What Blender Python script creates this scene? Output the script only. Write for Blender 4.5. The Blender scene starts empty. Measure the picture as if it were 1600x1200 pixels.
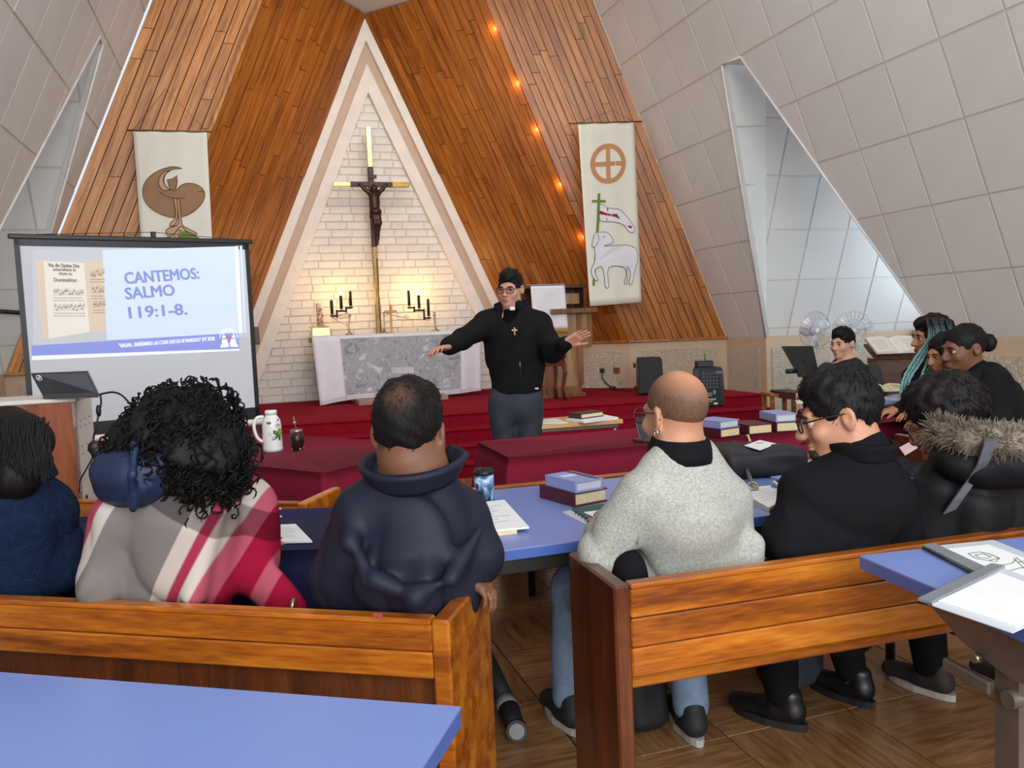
import bpy, bmesh, math, random
import numpy as np
from mathutils import Matrix, Vector, Quaternion
random.seed(7)
SC = bpy.context.scene
COL = SC.collection
PI = math.pi
def rad(a): return math.radians(a)

# ------------------------------------------------------------------ camera
FPX = 1250.0
CAM = np.array([0, 0, 1.43]); YAW = rad(18); PIT = rad(4.1); ROL = rad(2.46)
_F0 = np.array([math.sin(YAW), math.cos(YAW), 0]); _R0 = np.array([math.cos(YAW), -math.sin(YAW), 0]); _Z = np.array([0, 0, 1.0])
CF = _F0*math.cos(PIT)-_Z*math.sin(PIT); _U0 = _F0*math.sin(PIT)+_Z*math.cos(PIT)
CR = _R0*math.cos(ROL)-_U0*math.sin(ROL); CU = _R0*math.sin(ROL)+_U0*math.cos(ROL)
cd = bpy.data.cameras.new('camera'); cam = bpy.data.objects.new('camera', cd); COL.objects.link(cam)
cd.sensor_width = 36; cd.lens = 36*FPX/1600; cd.clip_start = .05
cam.matrix_world = Matrix(((CR[0], CU[0], -CF[0], CAM[0]), (CR[1], CU[1], -CF[1], CAM[1]), (CR[2], CU[2], -CF[2], CAM[2]), (0, 0, 0, 1)))
SC.camera = cam

# ------------------------------------------------------------------ view, world, lights
SC.view_settings.view_transform = 'Standard'
SC.view_settings.look = 'None'
SC.view_settings.exposure = 0.07
SC.view_settings.gamma = 1.0
SC.view_settings.use_curve_mapping = False
w = bpy.data.worlds.new('sky'); SC.world = w; w.use_nodes = True
bg = w.node_tree.nodes['Background']; bg.inputs[0].default_value = (.86, .93, 1.0, 1); bg.inputs[1].default_value = 0.9
def area(name, loc, target, sx, sy, power, color):
    l = bpy.data.lights.new(name, 'AREA'); l.shape = 'RECTANGLE'; l.size = sx; l.size_y = sy; l.energy = power; l.color = color
    o = bpy.data.objects.new(name, l); COL.objects.link(o); o.location = loc
    o.rotation_euler = (Vector(target)-Vector(loc)).to_track_quat('-Z', 'Y').to_euler()
    return o
area('assumed_rear_window_light', (.4, -3.4, 3.3), (2.2, 9, 1.6), 5.0, 4.2, 505, (.95, .97, 1.0))  # assumed window behind the camera; only its area light is set up
area('dormer_window_light', (8.45, 7.0, 1.95), (5.8, 8.3, 1.5), 1.9, 1.3, 46, (.74, .86, 1.0))
area('left_dormer_window_light', (-3.6, 7.2, 2.2), (-1.0, 8.2, 2.2), 1.9, 1.5, 16, (.86, .93, 1.0))
area('overhead_fill_light', (1.9, 4.6, 5.2), (1.9, 6.6, 0), 2.4, 2.4, 50, (1, .97, .93))  # added fill from above; no actual lamp is known there
area('chancel_area_light', (1.75, 8.3, 4.9), (1.75, 10.9, 2.0), 1.4, .8, 28, (1, .95, .88))  # area light aimed at the chancel wall, without a fixture

# ------------------------------------------------------------------ measuring helpers: a sight line meets a real surface
def ray(px, py): return CF+CR*((px-800)/FPX)+CU*((600-py)/FPX)
def at_d(px, py, d): return Vector(CAM+ray(px, py)*d)
def on_z(px, py, z):
    r = ray(px, py); return Vector(CAM+r*((z-CAM[2])/r[2]))
def on_y(px, py, y):
    r = ray(px, py); return Vector(CAM+r*((y-CAM[1])/r[1]))
def on_x(px, py, x):
    r = ray(px, py); return Vector(CAM+r*((x-CAM[0])/r[0]))
def on_pl(px, py, p0, n):
    r = ray(px, py); n = np.array(n, float); return Vector(CAM+r*(np.dot(np.array(p0)-CAM, n)/np.dot(r, n)))
F0 = Vector(_F0); R0 = Vector(_R0); UP = Vector((0, 0, 1))

def turn(deg):
    """horizontal unit vector: the camera's heading turned left by deg"""
    return Vector((R0*-math.sin(rad(deg))+F0*math.cos(rad(deg)))).normalized()

# ------------------------------------------------------------------ materials
def lin(c):
    if isinstance(c, str): c = tuple(int(c[i:i+2], 16)/255 for i in (0, 2, 4))
    return tuple(x/12.92 if x <= .04045 else ((x+.055)/1.055)**2.4 for x in c)
MATS = {}
class NT:
    def __init__(s, m): s.t = m.node_tree; s.p = s.t.nodes['Principled BSDF']
    def n(s, typ, **k):
        nd = s.t.nodes.new(typ)
        for a, b in k.items():
            if a[0] == 'i' and a[1:].isdigit(): nd.inputs[int(a[1:])].default_value = b
            elif a in nd.inputs: nd.inputs[a].default_value = b
            else: setattr(nd, a, b)
        return nd
    def l(s, a, b): s.t.links.new(a, b)
    def coord(s, kind='Object', scale=(1, 1, 1)):
        tc = s.n('ShaderNodeTexCoord'); mp = s.n('ShaderNodeMapping'); mp.inputs['Scale'].default_value = scale
        s.l(tc.outputs[kind], mp.inputs[0]); return mp.outputs[0]
    def ramp(s, fac, stops):
        r = s.n('ShaderNodeValToRGB'); e = r.color_ramp.elements
        while len(e) < len(stops): e.new(.5)
        for i, (p, c) in enumerate(stops): e[i].position = p; e[i].color = (*c, 1)
        s.l(fac, r.inputs[0]); return r.outputs[0]
    def mix(s, fac, a, b, typ='MIX'):
        m = s.n('ShaderNodeMix', data_type='RGBA', blend_type=typ)
        for v, i in ((fac, 0), (a, 6), (b, 7)):
            if isinstance(v, (int, float)): m.inputs[i].default_value = v
            elif isinstance(v, tuple): m.inputs[i].default_value = (*v[:3], 1)
            else: s.l(v, m.inputs[i])
        return m.outputs[2]
    def math(s, op, a, b=0.0):
        m = s.n('ShaderNodeMath', operation=op)
        for v, i in ((a, 0), (b, 1)):
            if isinstance(v, (int, float)): m.inputs[i].default_value = v
            else: s.l(v, m.inputs[i])
        return m.outputs[0]
    def base(s, v): s.l(v, s.p.inputs['Base Color'])
    def bump(s, h, strength=.3, dist=.01):
        b = s.n('ShaderNodeBump'); b.inputs['Strength'].default_value = strength; b.inputs['Distance'].default_value = dist
        s.l(h, b.inputs['Height']); s.l(b.outputs[0], s.p.inputs['Normal'])
def newmat(name, rough=.6, metal=0.0, spec=.5):
    m = bpy.data.materials.new(name); m.use_nodes = True; nt = NT(m)
    nt.p.inputs['Roughness'].default_value = rough; nt.p.inputs['Metallic'].default_value = metal
    nt.p.inputs['Specular IOR Level'].default_value = spec
    MATS[name] = m; return m, nt
def plain(name, c, rough=.6, metal=0.0, var=.12, sc=8.0, bump=0.0, bsc=120.0, spec=.5, rnd=0.0, bdist=.004):
    """a colour with a little mottling and fine relief"""
    if name in MATS: return MATS[name]
    m, nt = newmat(name, rough, metal, spec); c = lin(c)
    co = nt.coord()
    n = nt.n('ShaderNodeTexNoise', Scale=sc, Detail=3.0); nt.l(co, n.inputs['Vector'])
    out = nt.ramp(n.outputs[0], [(.3, tuple(x*(1-var) for x in c)), (.7, tuple(min(1, x*(1+var)) for x in c))])
    if rnd:
        oi = nt.n('ShaderNodeObjectInfo')
        f = nt.math('ADD', nt.math('MULTIPLY', oi.outputs['Random'], 2*rnd), 1-rnd)
        g = nt.n('ShaderNodeCombineColor'); [nt.l(f, g.inputs[i]) for i in range(3)]
        out = nt.mix(1.0, out, g.outputs[0], 'MULTIPLY')
    nt.base(out)
    if bump:
        b = nt.n('ShaderNodeTexNoise', Scale=bsc, Detail=2.0); nt.l(co, b.inputs['Vector']); nt.bump(b.outputs[0], bump, bdist)
    return m
def wood(name, dark, mid, light, rough=.4, stretch=12.0, sc=6.0, rnd=.25, axis=0, coat=.0, knots=True):
    if name in MATS: return MATS[name]
    m, nt = newmat(name, rough); s = [stretch, stretch, stretch]; s[axis] = 1.0
    oi = nt.n('ShaderNodeObjectInfo')
    tc = nt.n('ShaderNodeTexCoord'); ad = nt.n('ShaderNodeVectorMath', operation='ADD')
    k = nt.n('ShaderNodeVectorMath', operation='SCALE'); k.inputs[0].default_value = (37, 17, 23); nt.l(oi.outputs['Random'], k.inputs['Scale'])
    nt.l(tc.outputs['Object'], ad.inputs[0]); nt.l(k.outputs[0], ad.inputs[1])
    mp = nt.n('ShaderNodeMapping'); mp.inputs['Scale'].default_value = s; nt.l(ad.outputs[0], mp.inputs[0])
    n = nt.n('ShaderNodeTexNoise', Scale=sc*.35, Detail=5.0, Distortion=.6); nt.l(mp.outputs[0], n.inputs['Vector'])
    f = nt.n('ShaderNodeTexNoise', Scale=sc*3, Detail=3.0); nt.l(mp.outputs[0], f.inputs['Vector'])
    v = nt.math('ADD', nt.math('MULTIPLY', n.outputs[0], .7), nt.math('MULTIPLY', f.outputs[0], .3))
    out = nt.ramp(v, [(.34, lin(dark)), (.5, lin(mid)), (.66, lin(light))])
    if knots:
        vo = nt.n('ShaderNodeTexVoronoi', Scale=1.6); s2 = [2.6]*3; s2[axis] = 1.0
        mp2 = nt.n('ShaderNodeMapping'); mp2.inputs['Scale'].default_value = s2; nt.l(ad.outputs[0], mp2.inputs[0]); nt.l(mp2.outputs[0], vo.inputs['Vector'])
        kf = nt.ramp(vo.outputs['Distance'], [(.0, (.6, .6, .6)), (.012, (.4, .4, .4)), (.022, (0, 0, 0))])
        out = nt.mix(kf, out, tuple(x*.45 for x in lin(dark)))
    ff = nt.math('ADD', nt.math('MULTIPLY', oi.outputs['Random'], 2*rnd), 1-rnd)
    g = nt.n('ShaderNodeCombineColor'); [nt.l(ff, g.inputs[i]) for i in range(3)]
    nt.base(nt.mix(1.0, out, g.outputs[0], 'MULTIPLY'))
    nt.bump(f.outputs[0], .12, .003)
    if coat: nt.p.inputs['Coat Weight'].default_value = coat; nt.p.inputs['Coat Roughness'].default_value = .25
    return m

# ------------------------------------------------------------------ object helpers
def tag(o, label=None, cat=None, group=None, kind=None):
    if label: o['label'] = label
    if cat: o['category'] = cat
    if group: o['group'] = group
    if kind: o['kind'] = kind
    return o
def thing(name, label, cat, loc=(0, 0, 0), rz=0.0, group=None):
    o = bpy.data.objects.new(name, None); COL.objects.link(o); o.empty_display_size = .05
    o.location = loc; o.rotation_euler = (0, 0, rz); return tag(o, label, cat, group)
def adopt(o, parent, world=True):
    o.parent = parent
    if world:
        m = parent.matrix_basis.copy(); q = parent
        while q.parent: m = q.parent.matrix_basis @ q.matrix_parent_inverse @ m if False else m; q = q.parent
        o.matrix_parent_inverse = WM(parent).inverted()
    return o
def WM(o):
    m = o.matrix_basis.copy()
    if o.parent: m = WM(o.parent) @ o.matrix_parent_inverse @ m
    return m
def link(name, me, m=None, parent=None, world=False, label=None):
    o = bpy.data.objects.new(name, me); COL.objects.link(o)
    if m is not None and not me.materials:
        for x in (m if isinstance(m, (list, tuple)) else [m]): me.materials.append(x)
    if parent: adopt(o, parent, world)
    if label: o['label'] = label
    return o
def dup_tree(o, parent=None):
    c = o.copy(); COL.objects.link(c)
    if parent: c.parent = parent
    for ch in [x for x in bpy.data.objects if x.parent == o]: dup_tree(ch, c)
    return c
class MB:
    """collects shapes, builds them as ONE mesh object"""
    def __init__(s): s.v = []; s.f = []; s.mi = []; s.sm = []
    def add(s, vs, fs, mi=0, smooth=False):
        b = len(s.v); s.v += [tuple(x) for x in vs]; s.f += [tuple(i+b for i in f) for f in fs]
        s.mi += [mi]*len(fs); s.sm += [smooth]*len(fs); return s
    def box(s, c, size, M=None, bev=0.0, mi=0):
        hx, hy, hz = (x/2 for x in size); c = Vector(c)
        if not bev:
            vs = [Vector((x, y, z)) for x in (-hx, hx) for y in (-hy, hy) for z in (-hz, hz)]
            fs = [(0, 1, 3, 2), (4, 6, 7, 5), (0, 4, 5, 1), (2, 3, 7, 6), (0, 2, 6, 4), (1, 5, 7, 3)]
        else:
            bev = min(bev, hx*.9, hy*.9, hz*.9); vs = []; fs = []; idx = {}
            for sx in (-1, 1):
                for sy in (-1, 1):
                    for sz in (-1, 1):
                        for a in range(3):
                            p = [sx*(hx-bev), sy*(hy-bev), sz*(hz-bev)]; p[a] = (sx*hx, sy*hy, sz*hz)[a]
                            idx[(sx, sy, sz, a)] = len(vs); vs.append(Vector(p))
            for a in range(3):
                b, c2 = (a+1) % 3, (a+2) % 3
                for sg in (-1, 1):
                    q = []
                    for (u, w_) in ((-1, -1), (1, -1), (1, 1), (-1, 1)):
                        k = [0, 0, 0]; k[a] = sg; k[b] = u; k[c2] = w_; q.append(idx[(*k, a)])
                    fs.append(q if sg > 0 else q[::-1])
                for u in (-1, 1):
                    for w_ in (-1, 1):
                        q = []
                        for (t, ax) in ((-1, b), (1, b), (1, c2), (-1, c2)):
                            k = [0, 0, 0]; k[a] = t; k[b] = u; k[c2] = w_; q.append(idx[(*k, ax)])
                        fs.append(q if u*w_ < 0 else q[::-1])
            for sx in (-1, 1):
                for sy in (-1, 1):
                    for sz in (-1, 1):
                        q = [idx[(sx, sy, sz, a)] for a in range(3)]; fs.append(q if sx*sy*sz > 0 else q[::-1])
        if M is not None: vs = [M @ x for x in vs]
        return s.add([x+c for x in vs], fs, mi)
    def prism(s, poly, n, th, mi=0):
        """flat polygon (3d points), thickened by th along -n"""
        n = Vector(n).normalized(); k = len(poly); a = [Vector(p) for p in poly]
        nn = Vector((0, 0, 0))
        for i in range(k): nn += (a[i]-a[0]).cross(a[(i+1) % k]-a[0])
        if nn.dot(n) < 0: a = a[::-1]
        b = [p-n*th for p in a]
        fs = [tuple(range(k)), tuple(range(2*k-1, k-1, -1))]+[(i, i+k, (i+1) % k+k, (i+1) % k) for i in range(k)]
        return s.add(a+b, fs, mi)
    def tube(s, pts, r, n=8, mi=0, caps=True, closed=False):
        pts = [Vector(p) for p in pts]; k = len(pts); rs = r if isinstance(r, (list, tuple)) else [r]*k
        vs = []; fs = []; up = None
        for i, p in enumerate(pts):
            if closed: t = (pts[(i+1) % k]-pts[i-1])
            else: t = (pts[min(i+1, k-1)]-pts[max(i-1, 0)])
            t = t.normalized() if t.length > 1e-9 else Vector((0, 0, 1))
            if up is None: up = t.orthogonal().normalized()
            up = up-t*up.dot(t); up = up.normalized() if up.length > 1e-6 else t.orthogonal().normalized()
            sd = t.cross(up)
            for j in range(n):
                a = 2*PI*j/n; vs.append(p+(up*math.cos(a)+sd*math.sin(a))*rs[i])
        for i in range(k if closed else k-1):
            for j in range(n):
                i2 = (i+1) % k; fs.append((i*n+j, i*n+(j+1) % n, i2*n+(j+1) % n, i2*n+j))
        s.add(vs, fs, mi, True)
        if caps and not closed:
            b = len(s.v)-len(vs)
            s.f += [tuple(b+j for j in range(n-1, -1, -1)), tuple(b+(k-1)*n+j for j in range(n))]; s.mi += [mi]*2; s.sm += [False]*2
        return s
    def lathe(s, prof, c=(0, 0, 0), n=20, M=None, mi=0, smooth=True):
        """profile of (radius, z)"""
        vs = []; fs = []; k = len(prof); c = Vector(c)
        for (r, z) in prof:
            for j in range(n):
                a = 2*PI*j/n; p = Vector((r*math.cos(a), r*math.sin(a), z)); vs.append((M @ p if M is not None else p)+c)
        for i in range(k-1):
            for j in range(n): fs.append((i*n+j, i*n+(j+1) % n, (i+1)*n+(j+1) % n, (i+1)*n+j))
        s.add(vs, fs, mi, smooth); b = len(s.v)-len(vs)
        s.f += [tuple(b+j for j in range(n-1, -1, -1)), tuple(b+(k-1)*n+j for j in range(n))]; s.mi += [mi]*2; s.sm += [False]*2
        return s
    def ell(s, c, r, M=None, n=14, m_=9, mi=0):
        c = Vector(c); vs = []; fs = []
        for i in range(m_+1):
            t = PI*i/m_
            for j in range(n):
                a = 2*PI*j/n; p = Vector((r[0]*math.sin(t)*math.cos(a), r[1]*math.sin(t)*math.sin(a), -r[2]*math.cos(t)))
                vs.append((M @ p if M is not None else p)+c)
        for i in range(m_):
            for j in range(n): fs.append((i*n+j, i*n+(j+1) % n, (i+1)*n+(j+1) % n, (i+1)*n+j))
        return s.add(vs, fs, mi, True)
    def mesh(s, name='m'):
        me = bpy.data.meshes.new(name); me.from_pydata(s.v, [], s.f)
        me.polygons.foreach_set('material_index', s.mi); me.polygons.foreach_set('use_smooth', s.sm); me.validate(); me.update(); return me
    def build(s, name, m, parent=None, world=False, label=None): return link(name, s.mesh(name), m, parent, world, label)
def bx(name, c, size, m, parent=None, bev=.004, M=None, world=False, label=None):
    return MB().box(c, size, M, bev).build(name, m, parent, world, label)
def frame(xdir, ydir=None, up=None):
    """3x3 with x along xdir, z as near up as it can be"""
    x = Vector(xdir).normalized(); z = Vector(up or (0, 0, 1)); z = (z-x*z.dot(x)).normalized(); y = z.cross(x)
    return Matrix((x, y, z)).transposed()
def RZ(a): return Matrix.Rotation(a, 3, 'Z')
def RX(a): return Matrix.Rotation(a, 3, 'X')
def RY(a): return Matrix.Rotation(a, 3, 'Y')
def smooth(o):
    o.data.polygons.foreach_set('use_smooth', [True]*len(o.data.polygons)); return o
def text_mb(mb, body, M4, size, bold=.0, mi=0, align='CENTER', depth=.0004, fit=None):
    shift = bold > .01; bold = 0
    """lettering as flat printed geometry"""
    cu = bpy.data.curves.new('lettering', 'FONT'); cu.body = body; cu.size = size; cu.align_x = align; cu.align_y = 'CENTER'; cu.offset = bold*size; cu.extrude = depth; cu.resolution_u = 3
    o = bpy.data.objects.new('lettering', cu); COL.objects.link(o)
    dg = bpy.context.evaluated_depsgraph_get(); me = bpy.data.meshes.new_from_object(o.evaluated_get(dg))
    vs = [v.co.copy() for v in me.vertices]
    if fit and vs:
        wd = max(v.x for v in vs)-min(v.x for v in vs); k = fit/wd; vs = [Vector((v.x*k, v.y, v.z)) for v in vs]
    for k, (sx, sy) in enumerate(((0, 0), (.032, 0), (-.032, 0), (.016, .02), (-.016, -.02), (.016, -.02), (-.016, .02)) if shift else ((0, 0),)): mb.add([M4 @ (v+Vector((sx*size, sy*size, k*.00008))) for v in vs], [tuple(p.vertices) for p in me.polygons], mi)
    bpy.data.objects.remove(o); bpy.data.meshes.remove(me); bpy.data.curves.remove(cu)
def plane_frame(o, xd, yd):
    """4x4 whose xy plane lies on a surface: origin, x direction, y direction"""
    x = Vector(xd).normalized(); y = Vector(yd); y = (y-x*y.dot(x)).normalized(); z = x.cross(y)
    return Matrix.Translation(Vector(o)) @ Matrix((x, y, z)).transposed().to_4x4()
def clip_half(poly, a, b, keep_left=True):
    """2d polygon clipped by the line a-b"""
    out = []; sg = 1 if keep_left else -1
    d = lambda p: sg*((b[0]-a[0])*(p[1]-a[1])-(b[1]-a[1])*(p[0]-a[0]))
    for i in range(len(poly)):
        p, q = poly[i], poly[(i+1) % len(poly)]; dp, dq = d(p), d(q)
        if dp >= 0: out.append(p)
        if (dp > 1e-9 and dq < -1e-9) or (dp < -1e-9 and dq > 1e-9):
            t = dp/(dp-dq); out.append((p[0]+(q[0]-p[0])*t, p[1]+(q[1]-p[1])*t))
    return out
def area2(p): return abs(sum(p[i][0]*p[(i+1) % len(p)][1]-p[(i+1) % len(p)][0]*p[i][1] for i in range(len(p))))/2
def clip_convex(poly, clip):
    for i in range(len(clip)):
        if len(poly) < 3: return []
        poly = clip_half(poly, clip[i], clip[(i+1) % len(clip)])
    return poly if len(poly) > 2 and area2(poly) > 1e-4 else []
def diff_convex(poly, clip):
    out = []; cur = poly
    for i in range(len(clip)):
        o = clip_half(cur, clip[i], clip[(i+1) % len(clip)], False)
        if len(o) > 2 and area2(o) > 1e-4: out.append(o)
        cur = clip_half(cur, clip[i], clip[(i+1) % len(clip)], True)
        if len(cur) < 3: break
    return out
# ================================================================== the room
ZW = 1.17            # top of the low plastered wall
SR = Vector((-.42, 0, 1)); SL = Vector((.43, 0, 1))
XR, XL = 6.0, -2.4
m_tile = plain('ceiling tile paint', 'D6D5D1', .75, var=.03, sc=2.0, bump=.12, bsc=260, rnd=.025, spec=.25)
m_tbar = plain('ceiling grid paint', 'C6C2BA', .6, var=.05)
m_wood_lit = wood('lit pine boards', '935726', 'C07C3A', 'D69854', .42, 14, 5, .13, knots=False)  # paler copy of the pine for the lit left facet, light in the colour
m_wood_shade = wood('shaded pine boards', '74390E', '9E5B1E', 'B5702C', .36, 14, 5, .17, knots=False)  # darker copy of the same pine for the inner facets, shade in the colour
m_wood_r = wood('amber pine boards', '7A4212', 'AB6622', 'C07F36', .38, 14, 5, .15)
m_gap = plain('dark board joint', '3A1C0B', .8)  # dark backing that shows in the joints between boards
m_white = plain('white chancel plaster', 'F2EADF', .7, var=.05, sc=5, bump=.15, bsc=60)
m_tan = plain('tan chancel plaster', 'CDB49C', .7, var=.04)
m_beige = plain('beige wall paint', 'C6AC90', .6, var=.04)
m_brick = plain('white painted brick', 'E9E5DD', .6, var=.06, sc=9, bump=.5, bsc=45, rnd=.05, bdist=.01)
m_mortar = plain('painted mortar', 'D6CEC1', .8, var=.08, bump=.3, bsc=80)
m_carpet = plain('crimson carpet', '8E1326', .95, var=.16, sc=14, bump=.5, bsc=400, spec=.1)
m_sky_panel = plain('pale grey wall board', 'C9CDD0', .7, var=.03)
# stucco
if True:
    m_stucco, nt = newmat('rough cream stucco', .85, spec=.2); co = nt.coord()
    n1 = nt.n('ShaderNodeTexNoise', Scale=26.0, Detail=6.0, Roughness=.65, Distortion=1.2); nt.l(co, n1.inputs['Vector'])
    nt.base(nt.ramp(n1.outputs[0], [(.3, lin('D9C6AC')), (.6, lin('EADCC6'))])); nt.bump(n1.outputs[0], 1.0, .05)
# floor tile with a wood print
if True:
    m_floor, nt = newmat('wood look floor tile', .28)
    oi = nt.n('ShaderNodeObjectInfo'); tc = nt.n('ShaderNodeTexCoord'); ad = nt.n('ShaderNodeVectorMath', operation='ADD')
    k = nt.n('ShaderNodeVectorMath', operation='SCALE'); k.inputs[0].default_value = (31, 47, 5); nt.l(oi.outputs['Random'], k.inputs['Scale'])
    nt.l(tc.outputs['Object'], ad.inputs[0]); nt.l(k.outputs[0], ad.inputs[1])
    mp = nt.n('ShaderNodeMapping'); mp.inputs['Scale'].default_value = (1.6, 11, 1); nt.l(ad.outputs[0], mp.inputs[0])
    n1 = nt.n('ShaderNodeTexNoise', Scale=2.4, Detail=6.0, Distortion=1.5); nt.l(mp.outputs[0], n1.inputs['Vector'])
    out = nt.ramp(n1.outputs[0], [(.3, lin('6B472A')), (.5, lin('86603C')), (.7, lin('9A7349'))])
    ff = nt.math('ADD', nt.math('MULTIPLY', oi.outputs['Random'], .3), .85)
    g = nt.n('ShaderNodeCombineColor'); [nt.l(ff, g.inputs[i]) for i in range(3)]
    nt.base(nt.mix(1.0, out, g.outputs[0], 'MULTIPLY')); nt.bump(n1.outputs[0], .06, .002)

def structure(o): o['kind'] = 'structure'; return o
def quad_obj(name, pts, m, n, th=.05):
    return structure(MB().prism(pts, n, th).build(name, m))

# ---- floor: backing slab and its tiles
fl = structure(bx('floor', (2, 3.6, -.06), (14, 15, .1), plain('floor joint', '4A3320', .8), bev=0))
ft_me = MB().box((0, 0, -.005), (.494, .494, .01), None, .0025).mesh('floor_tile'); ft_me.materials.append(m_floor)
for i in range(-3, 13):
    for j in range(1, 16):
        o = link('floor_tile', ft_me); o.location = (i*.5+.22, j*.5+.05, -.0005); o.rotation_euler = (0, 0, (PI/2)*((i+j) % 2)); adopt(o, fl, True)

# ---- generic tiled plane: origin O, u along, v along the slope
def tiled(name, O, u, v, du, dv, u0, u1, v0, v1, n, clips=(), holes=(), mat_=None, off=(0, 0), gap=.022):
    O = Vector(O); u = Vector(u).normalized(); v = Vector(v).normalized()
    P = lambda q: O+u*q[0]+v*q[1]
    def cut(polys):
        for c in clips: polys = [x for x in (clip_convex(p, c) for p in polys) if x]
        for h in holes: polys = [y for p in polys for y in diff_convex(p, h)]
        return polys
    n = Vector(n).normalized()
    mb = MB()
    for p in cut([[(u0, v0), (u1, v0), (u1, v1), (u0, v1)]]): mb.prism([P(q)-n*.0045 for q in p], n, .05)
    root = structure(mb.build(name, m_tbar))
    i0 = int(math.floor((u0-off[0])/du))-1; j0 = int(math.floor((v0-off[1])/dv))-1
    for i in range(i0, int((u1-off[0])/du)+1):
        for j in range(j0, int((v1-off[1])/dv)+1):
            a, b = i*du+off[0]+gap/2, j*dv+off[1]+gap/2; c, d = a+du-gap, b+dv-gap
            a, c, b, d = max(a, u0), min(c, u1), max(b, v0), min(d, v1)
            if c-a < .03 or d-b < .03: continue
            ps = cut([[(a, b), (c, b), (c, d), (a, d)]])
            if not ps: continue
            cx = sum(q[0] for q in ps[0])/len(ps[0]); cy = sum(q[1] for q in ps[0])/len(ps[0]); w0 = P((cx, cy))
            t = MB(); h = random.uniform(-.0015, .0015)
            for p in ps: t.prism([P(q)-w0+n*h for q in p], n, .012)
            o = t.build('ceiling_tile', mat_ or m_tile); o.location = w0; adopt(o, root, True)
    return root

# ---- right roof slope with the dormer cut out
nR = Vector((-1, 0, -.42)).normalized(); oR = Vector((XR, 0, ZW)); pR = (np.array(oR), np.array(nR))
sR = SR.normalized()
def uvR(px, py):
    p = on_pl(px, py, *pR)-oR; return (p.y, p.dot(sR))
A1, A2, B1, B2 = uvR(1128, 101), uvR(1157, 89), uvR(1197, 527), uvR(1441, 492)
B2b = (B2[0]+(B2[0]-A2[0])*(-B2[1])/(B2[1]-A2[1])*1.0, 0.0)
holeR = [(A1[0], A1[1]), (B1[0], -.01), (B2b[0], -.01), (A2[0], A2[1])]
if sum((holeR[i][0]*holeR[(i+1) % 4][1]-holeR[(i+1) % 4][0]*holeR[i][1]) for i in range(4)) < 0: holeR = holeR[::-1]
tiled('ceiling', oR, (0, 1, 0), sR, .55, .62, -2.5, 9.2, 0, 5.2, nR, holes=[holeR], off=(4.28, -.02))
# edge bead around the dormer opening
mb = MB()
P3 = lambda q: oR+Vector((0, 1, 0))*q[0]+sR*q[1]
for a, b in ((A1, B1), (A2, (B2b[0], 0)), (A1, A2)): mb.tube([P3(a)+nR*.004, P3(b)+nR*.004], .011, 6)
structure(mb.build('trim_1', plain('white edge bead', 'DEDBD5', .5)))
# dormer: reveal strip, sloping far side, ridge side
a1, b1 = P3(A1), P3(B1)
pl0 = a1+Vector((0, .16, 0)); e1 = Vector((1, 0, 0)); e2 = (Vector((0, b1.y-a1.y, b1.z-a1.z))).normalized(); nD = e1.cross(e2); nD = nD if nD.y < 0 else -nD
ct = on_pl(1196, 100, pl0, nD); cb = on_pl(1199, 527, pl0, nD)
def uvD(p): p = p-ct; return (p.dot(e1), p.dot(e2))
Lh = uvD(cb)[1]
ucb = uvD(cb)[0]
tiled('ceiling', ct, e1, e2, .56, .62, min(0, ucb)-.2, 3.4, -.35, Lh+.03, nD, off=(-.12, -.08), clips=[[(0, -.35), (3.4, -.35), (3.4, Lh+.03), (ucb, Lh+.03), (0, 0)]])
rev = cb-ct
mb = MB(); nS = (b1-a1).cross(ct-a1); nS = nS if nS.dot(Vector((1, -1, 0))) > 0 else -nS
strip = structure(mb.prism([a1, b1, cb, ct], nS, .02).build('ceiling', m_tile))
for f in (.2, .4, .6, .8):
    q = MB(); w0 = (a1.lerp(b1, f)+ct.lerp(cb, f))/2
    q.tube([a1.lerp(b1, f)-w0, ct.lerp(cb, f)-w0], .006, 5); o = q.build('grid_bar', m_tbar); o.location = w0; adopt(o, strip, True)
a2 = P3(A2); structure(MB().prism([a1, a2, a2+Vector((3.4, 0, .05)), a1+Vector((3.4, 0, .05))], (0, 0, -1), .02).build('ceiling', m_tile)); b2 = P3((B2b[0], 0))
MBq = MB().prism([a2, a2+Vector((3.4, 0, 0)), b2+Vector((3.4, 0, 0)), b2], (0, 1, -.3), .02); structure(MBq.build('ceiling', m_tile))
# dormer window far out, behind the near roof edge
win = structure(MB().box((8.52, 7.1, 1.22), (.06, 2.6, .08), None, .005).box((8.52, 7.1, 2.2), (.05, .05, 2.0), None, .005).build('window_1', plain('white window frame', 'E6E6E2', .4)))
gm, nt = newmat('window glass', .02); nt.p.inputs['Transmission Weight'].default_value = 1.0; nt.p.inputs['IOR'].default_value = 1.02
o = bx('pane', (8.52, 7.1, 2.2), (.006, 2.5, 1.9), gm, bev=0); adopt(o, win, True)

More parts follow.
